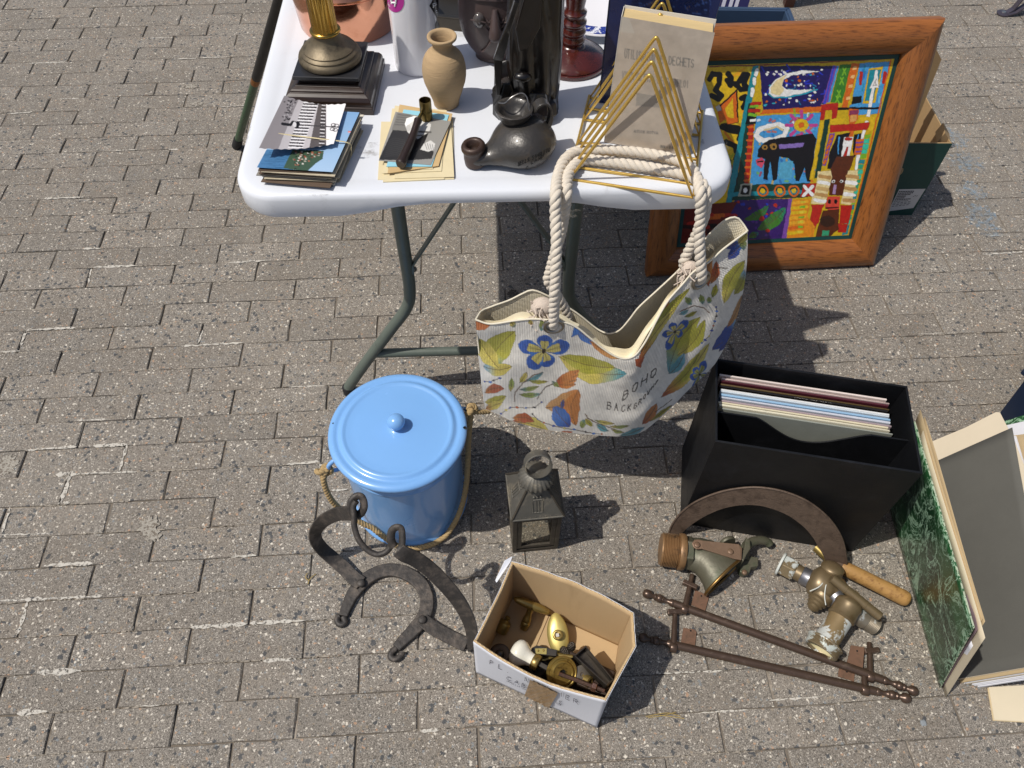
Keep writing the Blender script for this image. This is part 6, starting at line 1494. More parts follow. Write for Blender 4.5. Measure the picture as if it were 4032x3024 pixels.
MB().lathe([(.0315, .232), (.0335, .234), (.033, .238), (.029, .246), (.022, .253), (.014, .257), (.010, .259), (.004, .260)], ln(0, 0, 0), n=120, mod=lambda a, h: 1 + .05 * math.cos(22 * a) * min(1, max(0, (.258 - h) / .02))).obj('fluted_cap', mtin, lan, smooth=50)
rc = ln(.002, .0, .283); ra = nrm(V(.12, -.80, .42)); u_, v_, w_ = frame(ra)
mb = MB(); n_ = 40; vs = []
for i in range(n_):
    a = 2 * math.pi * i / n_
    for (rad, ww) in ((.0245, -.010), (.0257, -.009), (.0243, 0), (.0257, .009), (.0245, .010), (.0232, .010), (.0232, -.010)):
        vs.append(rc + (math.cos(a) * u_ + math.sin(a) * v_) * rad + w_ * ww)
mb.add(vs, [(i * 7 + k, i * 7 + (k + 1) % 7, ((i + 1) % n_) * 7 + (k + 1) % 7, ((i + 1) % n_) * 7 + k) for i in range(n_) for k in range(7)])
mb.obj('carrying_ring', mtin, lan, smooth=50)

# ================================================================== WROUGHT IRON COLLAR TONGS
miron = M('wrought_iron', hx('#383431'), .58, metal=.2, var=.45, vs=45, col2=hx('#5e554d'), c2s=40, c2t=(.46, .7), bump=.8, bs=110, bdist=.0016)
iro = thing('iron_shackle', G(*ci(800, 1000)), 'dark wrought iron horseshoe shackle with riveted strap arms and link, open side out', 'shackle')
def I(x, y, z=.007): return G(*ci(x, y), z)
hs = catmull([I(400, 1260), I(385, 1235), I(378, 1205)][:0] + [I(418, 1195), I(450, 1110), I(500, 1010), I(570, 925), I(655, 860), I(760, 822), I(870, 825), I(975, 870), I(1055, 940), I(1095, 1030), I(1098, 1130), I(1060, 1225), I(990, 1310), I(910, 1390), I(850, 1455)], 5)
nH = len(hs); wsz = [.018 + .0095 * min(1, min(i, nH - 1 - i) / 12) for i in range(nH)]
MB().strap(hs, [np.cross(V(0, 0, 1), hs[min(i + 1, nH - 1)] - hs[max(i - 1, 0)]) for i in range(nH)], wsz, .009).obj('horseshoe', miron, iro, bevel=.0018, smooth=40)
for pts_ in ([(420, 1200), (432, 1240), (412, 1262), (385, 1258), (368, 1232), (375, 1200), (388, 1192)], [(850, 1455), (812, 1490), (805, 1525), (832, 1545), (868, 1535), (893, 1505), (900, 1488)]):
    MB().tube(catmull([I(*p) for p in pts_], 5), .0062, 10, flat=.8).obj('curled_end', miron, iro, smooth=60)
def arm(pts_, wv_, w):
    P = catmull([G(*ci(x, y), z) for x, y, z in pts_], 6); m_ = len(P); W_ = []
    for i in range(m_):
        t = i / (m_ - 1) * (len(wv_) - 1); k = min(int(t), len(wv_) - 2); f = t - k
        T_ = nrm(P[min(i + 1, m_ - 1)] - P[max(i - 1, 0)]); vw = nrm(P[i] - CC); tw_ = wv_[k] * (1 - f) + wv_[k + 1] * f
        W_.append(np.cross(vw, T_) * math.cos(tw_) + vw * math.sin(tw_))
    return MB().strap(P, W_, w, .005).obj('strap_arm', miron, iro, bevel=.001, smooth=40)
arm([(565, 925, .0145), (500, 880, .015), (420, 800, .017), (330, 720, .026), (250, 650, .048), (205, 590, .085), (190, 530, .12), (215, 465, .152), (275, 405, .187), (370, 362, .222), (470, 355, .25), (535, 350, .262)], [.2, .2, .3, .5, .6, .5, .5, .6], .028)
arm([(1065, 1225, .0145), (1150, 1290, .012), (1260, 1350, .008), (1370, 1405, .006), (1425, 1430, .006)], [-.25, -.25, -.25], .027)
arm([(1438, 1430, .006), (1458, 1400, .02), (1465, 1330, .045), (1445, 1240, .075), (1395, 1130, .11), (1320, 1020, .145), (1220, 905, .18), (1110, 800, .212), (1000, 725, .24), (920, 690, .258), (868, 655, .266)], [-.9, -.7, -.5, -.3, -.3, -.5], .028)
for x, y, z in ((562, 922, .019), (1062, 1222, .019)):
    MB().lathe([(.0085, -.003), (.0085, .001), (.0065, .003), (.002, .0038)], I(x, y, z), n=12).obj('rivet', miron, iro, smooth=60)
lnk = catmull([I(525, 255, .292), I(500, 300, .285), I(505, 380, .275), I(510, 470, .262), I(545, 570, .25), I(610, 650, .24), I(690, 690, .236), I(760, 675, .238), I(805, 625, .245), I(818, 580, .255)], 6)
MB().tube(lnk, .0054, 12).obj('link', miron, iro, smooth=60)
MB().tube(catmull([I(500, 360, .268), I(478, 310, .278), I(490, 250, .288), I(530, 215, .292), I(570, 225, .29), I(588, 290, .28), I(570, 345, .268), I(530, 372, .262)], 5), .0075, 12, flat=.7).obj('eye', miron, iro, smooth=60)
MB().tube(catmull([I(830, 625, .258), I(808, 570, .268), I(815, 500, .28), I(850, 470, .286), I(890, 480, .285), I(900, 550, .276), I(895, 620, .266), I(870, 655, .262)], 5), .0075, 12, flat=.7).obj('eye', miron, iro, smooth=60)

# ================================================================== CARDBOARD BOX OF BRASS FITTINGS
mkr = M('brown_cardboard', hx('#b39872'), .85, var=.09, vs=14, st=(1, 1, .3), col2=hx('#a0855f'), c2s=9, c2t=(.55, .8))
mwb = M('white_carton', hx('#cdcfd6'), .65, var=.05, vs=20, bump=.2, bs=40, st=(30, 30, 1), bdist=.0006)
BH = .172
top_ = [V(-.0605, .402, BH), V(.163, .309, BH), V(.2195, .398, BH), V(.2205, .457, BH), V(.004, .549, BH)]
bot_ = [V(-.0605, .396, .001), V(.1635, .3015, .001), V(.2045, .395, .001), V(.2175, .452, .001), V(.0045, .546, .001)]
cen = sum(bot_) / 5; cen[2] = 0
bxo = thing('cardboard_box', cen, 'cut-down white wine carton, brown inside, filled with brass door fittings', 'box')
def wallgrid(i, j, inset, nu=40, nv=14, wav=0.0, sd=0, low=0.0):
    A, B, C_, D = bot_[i], bot_[j], top_[j], top_[i]; P = sheet(A, B, C_, D, nu, nv)
    d = nrm(B - A); inn = V(-d[1], d[0], 0); inn = inn if inn @ (cen - A) > 0 else -inn
    r = np.random.RandomState(sd + i * 7); u = np.linspace(0, 1, nu); nz_ = np.interp(u, np.linspace(0, 1, 9), r.randn(9)) * .0016 + np.interp(u, np.linspace(0, 1, 24), r.randn(24)) * .0006
    v = np.linspace(0, 1, nv)[:, None]; P = P + inn * inset + inn * (np.sin(np.pi * u)[None, :, None] * v[..., None] * wav)
    P[..., 2] += nz_[None] * v ** 3 - (.006 * np.sin(np.pi * u)[None] * v ** 2 if i == 0 else 0)
    return P
names = ['front_wall', 'right_wall', 'right_wall', 'back_wall', 'left_wall']
for k in range(5):
    j = (k + 1) % 5; wv_ = {0: -.013, 3: -.011, 4: .002}.get(k, 0)
    w = MB().grid(wallgrid(k, j, 0, wav=wv_)).obj(names[k], mwb, bxo, smooth=180, solid=.0009)
    MB().grid(wallgrid(k, j, .0026, wav=wv_)).obj('liner', mkr, w, smooth=180, solid=.0036)
    # torn corrugated rim
    P = wallgrid(k, j, .0024, nu=60, wav=wv_)[-1]; mb = MB()
    d = nrm(P[-1] - P[0]); inn = nrm(V(-d[1], d[0], 0))
    zig = [P[i] + inn * (.0011 if i % 2 else -.0011) + V(0, 0, .0004) for i in range(60)]
    mb.tube(zig, .0007, 5); mb.obj('corrugation', M('cardboard_edge', hx('#cdb48a'), .85, var=.15), w)
MB().prism([p * V(1, 1, 0) + (cen - p) * .01 * V(1, 1, 0) + V(0, 0, .0015) for p in bot_], V(0, 0, .003)).obj('floor', mkr, bxo)
fA, fB = bot_[0] * .42 + bot_[4] * .58, bot_[0] * .03 + bot_[1] * .97
a_ = V(.052, .520, .005); b_ = V(.028, .43, .005)
MB().strap([G(*cx(805, 595), .005), G(*cx(690, 870), .005)], [V(1, 0, 0)] * 2, .0012, .0006).obj('floor_seam', M('seam_dark', hx('#5a4228'), .9), bxo)
MB().prism([G(*cx(480, 95), BH + .004), G(*cx(462, 140), BH + .002), G(*cx(345, 318), BH - .012), G(*cx(338, 300), BH - .012), G(*cx(420, 128), BH + .004)], V(-.0012, .0005, 0)).obj('outer_flap', mwb, bxo)
# print and tape on the front wall
fn = nrm(np.cross(bot_[1] - bot_[0], top_[0] - bot_[0])); fn = fn if fn[1] < 0 else -fn
def FW(x, y, l=.0009):
    s_ = math.sin(math.pi * min(1, max(0, (x - 150) / 1130))); v_ = max(0, min(1, 1 - (y - (850 + .4416 * (x - 145) + 70 * s_)) / (265 - 40 * s_)))
    return PP(*cx(x, y), bot_[0] + fn * (l + .0012 + .013 * s_ * v_), fn)
tp = [FW(*p, l=.0013) for p in ((640, 1160), (700, 1172), (770, 1200), (868, 1290), (880, 1275), (835, 1352), (800, 1410), (760, 1390), (590, 1300), (612, 1240))]
tp = [FW(*p, l=.0013) for p in ((640, 1160), (880, 1278), (802, 1408), (588, 1300))]
mtape = M('brown_parcel_tape', hx('#8a6a3e'), .3, var=.15, vs=40, coat=.3)
Pt = sheet(tp[0], tp[1], tp[2], tp[3], 30, 20); uu = np.linspace(0, 1, 30)[None]; vv = np.linspace(0, 1, 20)[:, None]
Pt = Pt + fn * (.0007 * (np.sin(uu * 23 + 5 * vv) * np.sin(vv * 17 + 7 * uu)) + .0012)[..., None]
MB().grid(Pt).obj('parcel_tape', mtape, bxo, smooth=180)
mink2 = M("dark_ink", hx("#2b2733"), .7, var=.1)
def fwtext(items, h, lw):
    for ch, x, y, w in items:
        mb = MB()
        up = np.array([.10 * h, -h]); dx = np.array([w, w * .47])
        for st_ in STROKE[ch]:
            mb.tube([FW(*(np.array([x, y]) + dx * a + up * b)) for a, b in st_], lw, 4)
        mb.obj('printed_letter', mink2, bxo)
fwtext([('P', 283, 1028, 28), ('L', 358, 1064, 34), ('.', 425, 1096, 30), ('N', 588, 1176, 30), ('U', 738, 1236, 30), ('.', 815, 1268, 26), ('I', 900, 1308, 14), ('E', 945, 1330, 36), ('R', 1012, 1362, 44)], 34, .00040)
fwtext([('C', 430, 1160, 42), ('A', 495, 1190, 42), ('B', 562, 1222, 32), ('S', 885, 1372, 24)], 28, .0004)
fwtext([(c_, 428 + i * 15.5, 1180 + i * 7.2, 11) for i, c_ in enumerate('APPELLATION')] + [(c_, 858 + i * 13, 1372 + i * 6, 10) for i, c_ in enumerate('OLEE')], 11, .0002)

# ------------------------------------------------------------------ fittings inside the box
def X(x, y, z): return G(*cx(x, y), z + (.022 if z > .025 and y > 840 else 0))
mbr = M('worn_brass', hx('#9c8750'), .36, metal=.75, var=.2, vs=50, col2=hx('#645232'), c2s=45, c2t=(.52, .72))
mbr2 = M('bright_brass', hx('#b8a866'), .42, metal=.6, var=.12, vs=40)
mrust = M('rusty_steel', hx('#5d4a42'), .5, metal=.6, var=.25, vs=60, col2=hx('#6b4030'), c2s=50, c2t=(.5, .7), bump=.3, bs=300)
mgst = M('grey_steel', hx('#55504a'), .4, metal=.8, var=.25, vs=40, col2=hx('#3a352f'), c2s=30, c2t=(.5, .7))
th = thing('t_handle', X(590, 680, .004), 'brass T-shaped door handle with tapered bar in the box corner', 'door handle')
A, B = X(492, 455, .062), X(812, 582, .040); MB().lathe([(.002, 0), (.0060, .006), (.0084, .022), (.009, .04), (.0084, .058), (.006, .072), (.002, .078)], A, B - A, 20).obj('bar', mbr, th, smooth=60)
A, B = X(648, 520, .048), X(588, 700, .012); d = np.linalg.norm(B - A); MB().lathe([(.0075, 0), (.0062, .012), (.0058, .018), (.0072, .026), (.0088, .030), (.0088, .034), (.0078, .036), (.0092, .038), (.0092, .046), (.0075, .048), (.0075, .053)], A, B - A, 24).obj('stem', mbr, th, smooth=50)
tag(MB().lathe([(.011, 0), (.0125, .001), (.0125, .020), (.011, .023), (.005, .025), (.0032, .027), (.0035, .029), (.0055, .031), (.0055, .034), (.003, .0355)], X(378, 745, .018), V(.35, .5, .55), 28).obj('brass_weight', mbr, smooth=45), 'small cylindrical brass scale weight with knob top lying in the box', 'weight')
ovl = thing('oval_door_plate', X(880, 770, .03), 'oval polished brass door knob plate with square spindle socket', 'door fitting')
oc = X(878, 775, .034); on = nrm(V(-.10, -.30, .95)); ou = nrm(np.cross(V(0, 1, .25), on)); ov_ = np.cross(on, ou); ou, ov_ = ou * math.cos(.12) + ov_ * math.sin(.12), -ou * math.sin(.12) + ov_ * math.cos(.12)
vs = []; n_ = 48
for (k, h) in ((.96, -.004), (1.0, -.001), (1.0, .001), (.9, .0035), (.6, .006), (.3, .007)):
    for i in range(n_):
        a = 2 * math.pi * i / n_; ex = abs(math.cos(a)) ** 1.0 * math.copysign(1, math.cos(a))
        vs.append(oc + ou * .0205 * k * math.cos(a) * (1 - .18 * abs(math.sin(a)) ** 3) + ov_ * .041 * k * math.sin(a) + on * h)
MB().add(vs, [(j * n_ + i, j * n_ + (i + 1) % n_, (j + 1) * n_ + (i + 1) % n_, (j + 1) * n_ + i) for j in range(5) for i in range(n_)] + [tuple(5 * n_ + i for i in range(n_)), tuple(range(n_))[::-1]]).obj('plate', mbr2, ovl, smooth=50)
MB().lathe([(.0088, .005), (.0088, .012), (.0098, .014), (.0098, .018), (.0080, .0195), (.0065, .0195), (.006, .012)], oc, on, 24).obj('socket', mbr, ovl, smooth=45)
MB().box(oc + on * .018, (.006, .006, .01), ou, ov_, on).obj('spindle_end', M('bare_steel', hx('#b9b4ac'), .3, metal=.9), ovl)
kn = thing('porcelain_knob', X(600, 980, .02), 'white porcelain door knob with brass collar and steel spindle', 'door knob')
A, B = X(490, 905, .052), X(770, 1060, .058); kd = nrm(B - A)
MB().lathe([(.003, -.004), (.016, -.001), (.0225, .004), (.0250, .011), (.0235, .018), (.0185, .025), (.0140, .031), (.0122, .037), (.0122, .041)], A, kd, 40).obj('knob', M('porcelain', hx('#e2e0d4'), .12, var=.03, coat=.6), kn, smooth=60)
MB().lathe([(.0135, .041), (.0145, .0425), (.0145, .052), (.013, .054), (.008, .0545)], A, kd, 32).obj('collar', mbr, kn, smooth=45)
MB().box(A + kd * .066, (.026, .0075, .0075), kd, np.cross(V(0, 0, 1), kd), None).obj('spindle', mgst, kn)
rz = thing('brass_rosette', X(915, 1150, .004), 'round stepped brass rosette with a threaded rod and nut through it', 'door fitting')
rc2 = X(912, 1105, .062); rn2 = nrm(V(.30, -.42, .80))
MB().lathe([(.0275, -.004), (.0292, -.003), (.0298, 0), (.0285, .0025), (.0262, .003), (.0245, .0018), (.0225, .0022), (.0212, .0048), (.0200, .0065), (.0182, .0068), (.0170, .0055), (.007, .0052), (.0068, .001)], rc2, rn2, 56, cap1=False).obj('disc', M('stained_brass', hx('#9c8548'), .36, metal=.75, var=.25, vs=40, col2=hx('#4b3a1c'), c2s=40, c2t=(.52, .66)), rz, smooth=45)
MB().lathe([(.0068, .0012), (.001, .001)], rc2, rn2, 24, cap0=False).obj('hole', M('hole_black', hx('#0c0a08'), .9), rz)
A, B = X(888, 1112, .071), X(1280, 1262, .060); L_ = np.linalg.norm(B - A)
MB().lathe([(.0034 if i % 2 else .0040, L_ * i / 90) for i in range(91)], A, B - A, 10).obj('threaded_rod', mrust, rz, smooth=30)
MB().lathe([(.0078, -.004), (.0085, -.003), (.0085, .003), (.0078, .004)], A + (B - A) * .77, B - A, 6).obj('nut', M('copper_nut', hx('#b08a78'), .3, metal=.9), rz)
sb = thing('steel_strike_box', X(1180, 1060, .004), 'dark steel trapezoid lock box lying open among the brass fittings', 'lock box')
P1, P2, P3, P4 = X(1005, 985, .046), X(1108, 898, .042), X(1350, 1195, .040), X(1285, 1240, .046)
nb = nrm(np.cross(P2 - P1, P4 - P1)); nb = nb if nb[2] > 0 else -nb
MB().prism([P1, P2, P3, P4], -nb * .0015).obj('bottom_plate', mgst, sb)
for a, b in ((P1, P2), (P2, P3), (P3, P4), (P4, P1)):
    c_ = (P1 + P2 + P3 + P4) / 4; d = nrm(b - a); s_ = nrm(np.cross(nb, d)); s_ = s_ if s_ @ (c_ - a) > 0 else -s_
    MB().prism([a, b, b + nb * .016, a + nb * .016], s_ * .002).obj('side_plate', mgst, sb)
tag(MB().lathe([(.0152, 0), (.0160, .0008), (.0160, .0022), (.015, .003), (.004, .003), (.0035, .0005)], X(1085, 1120, .048), nrm(V(.25, -.2, 1)), 36).obj('escutcheon', M('dull_steel_disc', hx('#7d766c'), .45, metal=.7, var=.2), smooth=45), 'round dull steel keyhole escutcheon beside the brass rosette', 'escutcheon')
tag(MB().lathe([(.0085, -.012), (.0105, -.011), (.0105, .011), (.0085, .012), (.006, .012), (.006, -.01)], X(1115, 1160, .040), nrm(V(.6, -.5, .35)), 24).obj('brass_bush', mbr, smooth=45), 'short hollow brass bush lying below the steel disc', 'bush')
for i, (x, y, lb) in enumerate(((995, 880, 'tiny tarnished pine-cone finial standing upright by the oval plate'), (945, 922, 'tiny tarnished pine-cone finial lying on its side by the oval plate'))):
    mb = MB(); c_ = X(x, y, .034); ax_ = nrm(V(.1, .2, 1) if i == 0 else V(-.6, .35, .4)); u_, v_, w_ = frame(ax_)
    for j in range(7):
        rr_ = .0075 * math.sin(math.pi * (j + .8) / 8.2) ** .8
        for k in range(9):
            a = 2 * math.pi * (k + j * .5) / 9; mb.ball(c_ + w_ * (j - 3) * .0030 + (u_ * math.cos(a) + v_ * math.sin(a)) * rr_ * .8, .0030, 6, 4)
    mb.lathe([(.002, -.011), (.0055, -.006), (.0062, 0), (.0045, .008), (.001, .011)], c_, ax_, 12)
    tag(mb.obj('pine_cone_finial', mgst, smooth=60), lb, 'finial')
tag(MB().tube([X(872, 950, .036), X(1005, 968, .036)], .0042, 14).obj('brass_tube', mbr, smooth=45), 'thin brass tube lying behind the round rosette', 'tube')
lt = thing('door_latch', X(760, 930, .004), 'dark steel latch bar with riveted brass plate behind the porcelain knob', 'latch')
MB().prism([X(645, 905, .036), X(690, 880, .036), (X(868, 920, .036)), X(862, 975, .036), X(650, 955, .036)], V(0, 0, .012)).obj('bar', mgst, lt, bevel=.001)
lp_ = MB().prism([X(680, 895, .0485), X(780, 893, .0485), X(778, 945, .0485), X(685, 938, .0485)], V(0, 0, .0012)).obj('plate', mbr2, lt)
for x, y in ((705, 912), (752, 910)): MB().ball(X(x, y, .0498), .0022, 8, 5).obj('rivet', mbr, lp_, smooth=60)
dk = thing('knob_backplate', X(370, 950, .02), 'round dark tarnished plate with central knob in the box corner', 'backplate')
dc = X(370, 945, .045); dn_ = nrm(V(-.12, -.15, 1))
MB().lathe([(.0185, -.004), (.0198, -.002), (.0195, .001), (.016, .0025), (.012, .0015), (.004, .0015)], dc, dn_, 36).obj('disc', M('tarnished_disc', hx('#4d4034'), .4, metal=.7, var=.3, vs=40, col2=hx('#9a7a45'), c2s=40, c2t=(.58, .72)), dk, smooth=45)
MB().ball(dc + dn_ * .005, .0082, 18, 12, (1, 1, .8)).obj('knob', mgst, dk, smooth=60)
tag(rock(X(690, 1120, .004), .035, .056, 11, 8).obj('lock_case', M('black_lock_iron', hx('#1d1915'), .6, metal=.4, var=.3), bevel=.002), 'dark iron lock case lying under the porcelain knob', 'lock')
tag(MB().hexa([X(800, 1010, .004) + V(i, j, k) for k in (0, .055) for i, j in ((0, -.035), (.10, -.075), (.12, -.03), (.03, .01))]).obj('hinge_block', M('brown_iron', hx('#3a2c22'), .55, metal=.4, var=.3), bevel=.003), 'brown iron hinge block buried under the brass rosette', 'hinge')
tag(MB().strap([X(650, 985, .03), X(760, 1000, .034), X(850, 965, .032)], [V(0, 0, 1)] * 3, .010, .004).obj('brass_strip', mbr, bevel=.001), 'bent brass strip between the knob and the rosette', 'strip')
# ================================================================== BLACK RECORD BOX and records
vA, vB, vD = V(.364, .712, 0), V(.717, .652, 0), V(.3915, .900, 0)
va, vb = nrm(vB - vA), nrm(vD - vA); vW, vDp, vH = np.linalg.norm(vB - vA), np.linalg.norm(vD - vA), .337
mblk = M('black_fibreboard', hx('#101114'), .5, spec=.3, var=.2, vs=14, col2=hx('#212226'), c2s=10, c2t=(.5, .8), bump=.12, bs=400)
medge = M('worn_black_edge', hx('#2e2f33'), .45, var=.3)
rbx = thing('record_box', vA + va * vW / 2 + vb * vDp / 2, 'open black record storage box with curved divider, half filled with records', 'box')
def vp(a, b, z): return vA + va * a + vb * b + V(0, 0, z)
tw = .0042
for nm, q in (('front_wall', (0, 0, vW, tw)), ('back_wall', (0, vDp - tw, vW, vDp)), ('left_wall', (0, tw + .0002, tw, vDp - tw - .0002)), ('right_wall', (vW - tw, tw + .0002, vW, vDp - tw - .0002))):
    a0, b0, a1, b1 = q
    w = MB().hexa([vp(a0, b0, 0), vp(a1, b0, 0), vp(a1, b1, 0), vp(a0, b1, 0), vp(a0, b0, vH), vp(a1, b0, vH), vp(a1, b1, vH), vp(a0, b1, vH)]).obj(nm, mblk, rbx, bevel=.0006)
MB().hexa([vp(tw, tw, .001), vp(vW - tw, tw, .001), vp(vW - tw, vDp - tw, .001), vp(tw, vDp - tw, .001), vp(tw, tw, .005), vp(vW - tw, tw, .005), vp(vW - tw, vDp - tw, .005), vp(tw, vDp - tw, .005)]).obj('floor', mblk, rbx)
dvb = vDp * .42; o = [(tw, .006), (vW - tw, .006), (vW - tw, vH - .022)]
for t in np.linspace(1, 0, 31):
    x = .08 + t * (vW - .15); dz = .055 * math.sin(math.pi * t) ** 1.3
    o.append((x, vH - .022 - dz))
o.append((tw, vH - .022))
MB().prism([vp(a, dvb, z) for a, z in o], vb * .003).obj('divider', mblk, rbx)
recs = [('#8c8f86', 'grey plastic outer sleeve at the divider', .300, 'plastic sleeve'), ('#d3ccb4', 'cream record sleeve next to the grey plastic sleeve', .303, None), ('#c9c0a4', 'ivory record sleeve second behind the grey plastic', .302, None), ('#a08f92', 'mauve record sleeve between ivory and white sleeves', .304, None), ('#b9bcc4', 'silver-white record sleeve next to the light blue ones', .305, None), ('#8fb0cc', 'light blue record sleeve', .306, None), ('#c3ccd2', 'bluish-white worn record sleeve', .307, None), ('#cfd0cf', 'white record sleeve in front of the black lettered one', .307, None), ('#17120f', 'black record sleeve with pale lettering along its edge', .309, None), ('#5a4a2c', 'gold-edged dark record sleeve', .310, None), ('#4a1e26', 'dark maroon record sleeve with yellow corner', .312, None), ('#c4afa8', 'dusty pink record sleeve', .313, None), ('#d2c4bc', 'pale pink record sleeve at the back of the row', .313, None)]
b0 = dvb + .006
for i, (hc, lb, h, _) in enumerate(recs):
    r = random.Random(40 + i); t = .0033 + (0.0012 if i in (1, 5) else 0); bb0 = b0 + i * .0056 * 1.0; lean = .010 + r.uniform(-.002, .002); a0 = .012 + r.uniform(0, .008); a1 = a0 + .313
    P = [vp(a0, bb0, .0055), vp(a1, bb0, .0055), vp(a1, bb0 + t, .0055), vp(a0, bb0 + t, .0055), vp(a0, bb0 + lean, .0055 + h), vp(a1, bb0 + lean, .0055 + h - r.uniform(0, .003)), vp(a1, bb0 + lean + t, .0055 + h - r.uniform(0, .003)), vp(a0, bb0 + lean + t, .0055 + h)]
    ro = tag(MB().hexa(P).obj('record_sleeve', M('sleeve_' + hc[1:], hx(hc), .35, var=.15, vs=50, coat=.2), bevel=.0004), lb + (' in the black box' if 'sleeve' in lb and len(lb.split()) < 13 else ''), 'record')
    if i == 8:
        mb = MB(); text_tubes(mb, 'MADAME NOSTALGIE', lambda x, y: P[4] * (1 - .45 - x) + P[5] * (.45 + x) + vb * (.0006 + y * .0020) + V(0, 0, .0003), .009, .005, .0002)
        mb.obj('lettering', M('pale_ink', hx('#b9b2a4'), .6), ro)

# ================================================================== SICKLE
snn = nrm(V(-va[1], va[0], 0)); snn = snn if snn[1] < 0 else -snn
s_top = PP(*ct(900, 118), vA + snn * .004, snn); s_tip = G(*ct(352, 440), .006); s_heel = G(*ct(1470, 655), .034)
spn = nrm(np.cross(s_heel - s_tip, s_top - s_tip)); spn = spn if spn[1] < 0 else -spn
outer = [(318, 440), (345, 372), (400, 298), (480, 232), (580, 182), (700, 142), (820, 122), (920, 117), (1030, 128), (1140, 155), (1250, 200), (1340, 258), (1420, 330), (1480, 410), (1518, 490), (1535, 570), (1542, 640), (1530, 690)]
inner = [(1490, 680), (1408, 640), (1385, 590), (1345, 520), (1310, 460), (1255, 395), (1180, 335), (1100, 290), (1000, 255), (930, 241), (860, 238), (780, 244), (690, 264), (600, 300), (520, 345), (450, 395), (405, 440)]
def spt(x, y): return PP(*ct(x, y), s_tip, spn)
mrs = M('rusty_blade', hx('#5f4f43'), .62, metal=.15, var=.4, vs=60, col2=hx('#47392f'), c2s=50, c2t=(.46, .7), bump=.5, bs=200)
sic = thing('sickle', s_heel * V(1, 1, 0), 'rusty sickle with curved blade resting on the black box and wooden handle', 'sickle')
po = catmull([spt(*p) for p in outer], 4); pi_ = catmull([spt(*p) for p in inner], 4)
MB().prism(po + pi_, spn * .0018).obj('blade', mrs, sic, bevel=.0004)
MB().tube([p + spn * .0012 for p in po], .0022, 8).obj('back_rib', mrs, sic, smooth=60)
hA, hB = G(*ct(1500, 662), .033), G(*ct(1955, 890), .017)
MB().tube([spt(1470, 640) + spn * .002, (spt(1470, 640) + hA) / 2 + V(0, 0, .004), hA + nrm(hB - hA) * .02], [.006, .007, .005], 10).obj('tang', mrs, sic, smooth=60)
hl = np.linalg.norm(hB - hA)
MB().lathe([(.0125, 0), (.0142, .004), (.0148, .02), (.0150, hl * .3), (.0152, hl * .6), (.0158, hl * .85), (.0160, hl * .95), (.0148, hl * 1.0), (.0115, hl * 1.03), (.005, hl * 1.035)], hA, hB - hA, 28).obj('handle', M('worn_ash_wood', hx('#a07a46'), .6, var=.28, vs=16, col2=hx('#4a331f'), c2s=46, c2t=(.60, .70), grain=(hx('#6e4a26'), (1, 1, 1), 60), bump=.3, bs=120), sic, smooth=60)

# ================================================================== BRONZE FLAP VALVE
def N_(x, y, z): return G(*ct(x, y), z)
mbz = M('green_bronze', hx('#5c594a'), .48, metal=.3, var=.25, vs=30, col2=hx('#454d39'), c2s=24, c2t=(.48, .7), bump=.2, bs=200)
mbz2 = M('brown_bronze', hx('#77604d'), .46, metal=.3, var=.25, vs=40, col2=hx('#7a4436'), c2s=26, c2t=(.56, .72), bump=.2, bs=200)
mthr = M('thread_bronze', hx('#8a6a48'), .45, metal=.4, var=.3, vs=50, col2=hx('#4a3a2c'), c2s=30, c2t=(.5, .7))
val = thing('bronze_valve', N_(560, 620, 0), 'bronze hose valve with threaded end, riveted hinge strap and oblique mouth', 'valve')
zc = .036; A = N_(262, 545, zc); ad = nrm(N_(470, 572, zc) - A)
MB().lathe([(.0315, 0)] + [(.0345 if k % 2 else .0325, .002 + k * .00155) for k in range(21)] + [(.0315, .036)], A, ad, 48).obj('thread', mthr, val, smooth=25)
MB().lathe([(.031, .036), (.0365, .0365), (.0375, .039), (.0375, .046), (.0362, .049), (.0315, .0495)], A, ad, 48).obj('flange', mthr, val, smooth=45)
MB().lathe([(.031, .049), (.0345, .050), (.0345, .063), (.031, .064)], A, ad, 6, ref=V(0, .3, 1)).obj('hex_collar', mbz, val, bevel=.001)
secs = [((470, 575), (462, 680), .0295, .031), ((520, 588), (508, 705), .031, .033), ((580, 618), (540, 745), .034, .034), ((640, 668), (565, 800), .036, .033), ((695, 738), (575, 850), .040, .030)]
vs = []; n_ = 32; SEC = []
for (c_, e_, rz_, zc_) in secs:
    c3_ = N_(*c_, zc_); ev = N_(*e_, zc_) - c3_; SEC.append((c3_, ev, rz_))
def smp(t):
    k = min(int(t), len(SEC) - 2); f = t - k; f = f * f * (3 - 2 * f); return [SEC[k][q] * (1 - f) + SEC[k + 1][q] * f for q in range(3)]
NT = 24
for sc_ in (1.0, .86):
    for j in range(NT + 1):
        c_, ev, rz_ = smp(j / NT * 4)
        for i in range(n_):
            a = 2 * math.pi * i / n_; vs.append(c_ + ev * math.cos(a) * sc_ + V(0, 0, rz_ * math.sin(a) * sc_ * .92))
fs = []
for L0 in (0, (NT + 1) * n_):
    for j in range(NT):
        for i in range(n_): fs.append((L0 + j * n_ + i, L0 + j * n_ + (i + 1) % n_, L0 + (j + 1) * n_ + (i + 1) % n_, L0 + (j + 1) * n_ + i))
e0, e1 = NT * n_, (2 * NT + 1) * n_
fs += [(e0 + i, e0 + (i + 1) % n_, e1 + (i + 1) % n_, e1 + i) for i in range(n_)]
vs = [V(p[0], p[1], max(p[2], .0008)) for p in vs]
MB().add(vs, fs).obj('body', mbz, val, smooth=50)
rimp = [vs[e0 + i] for i in range(n_)]
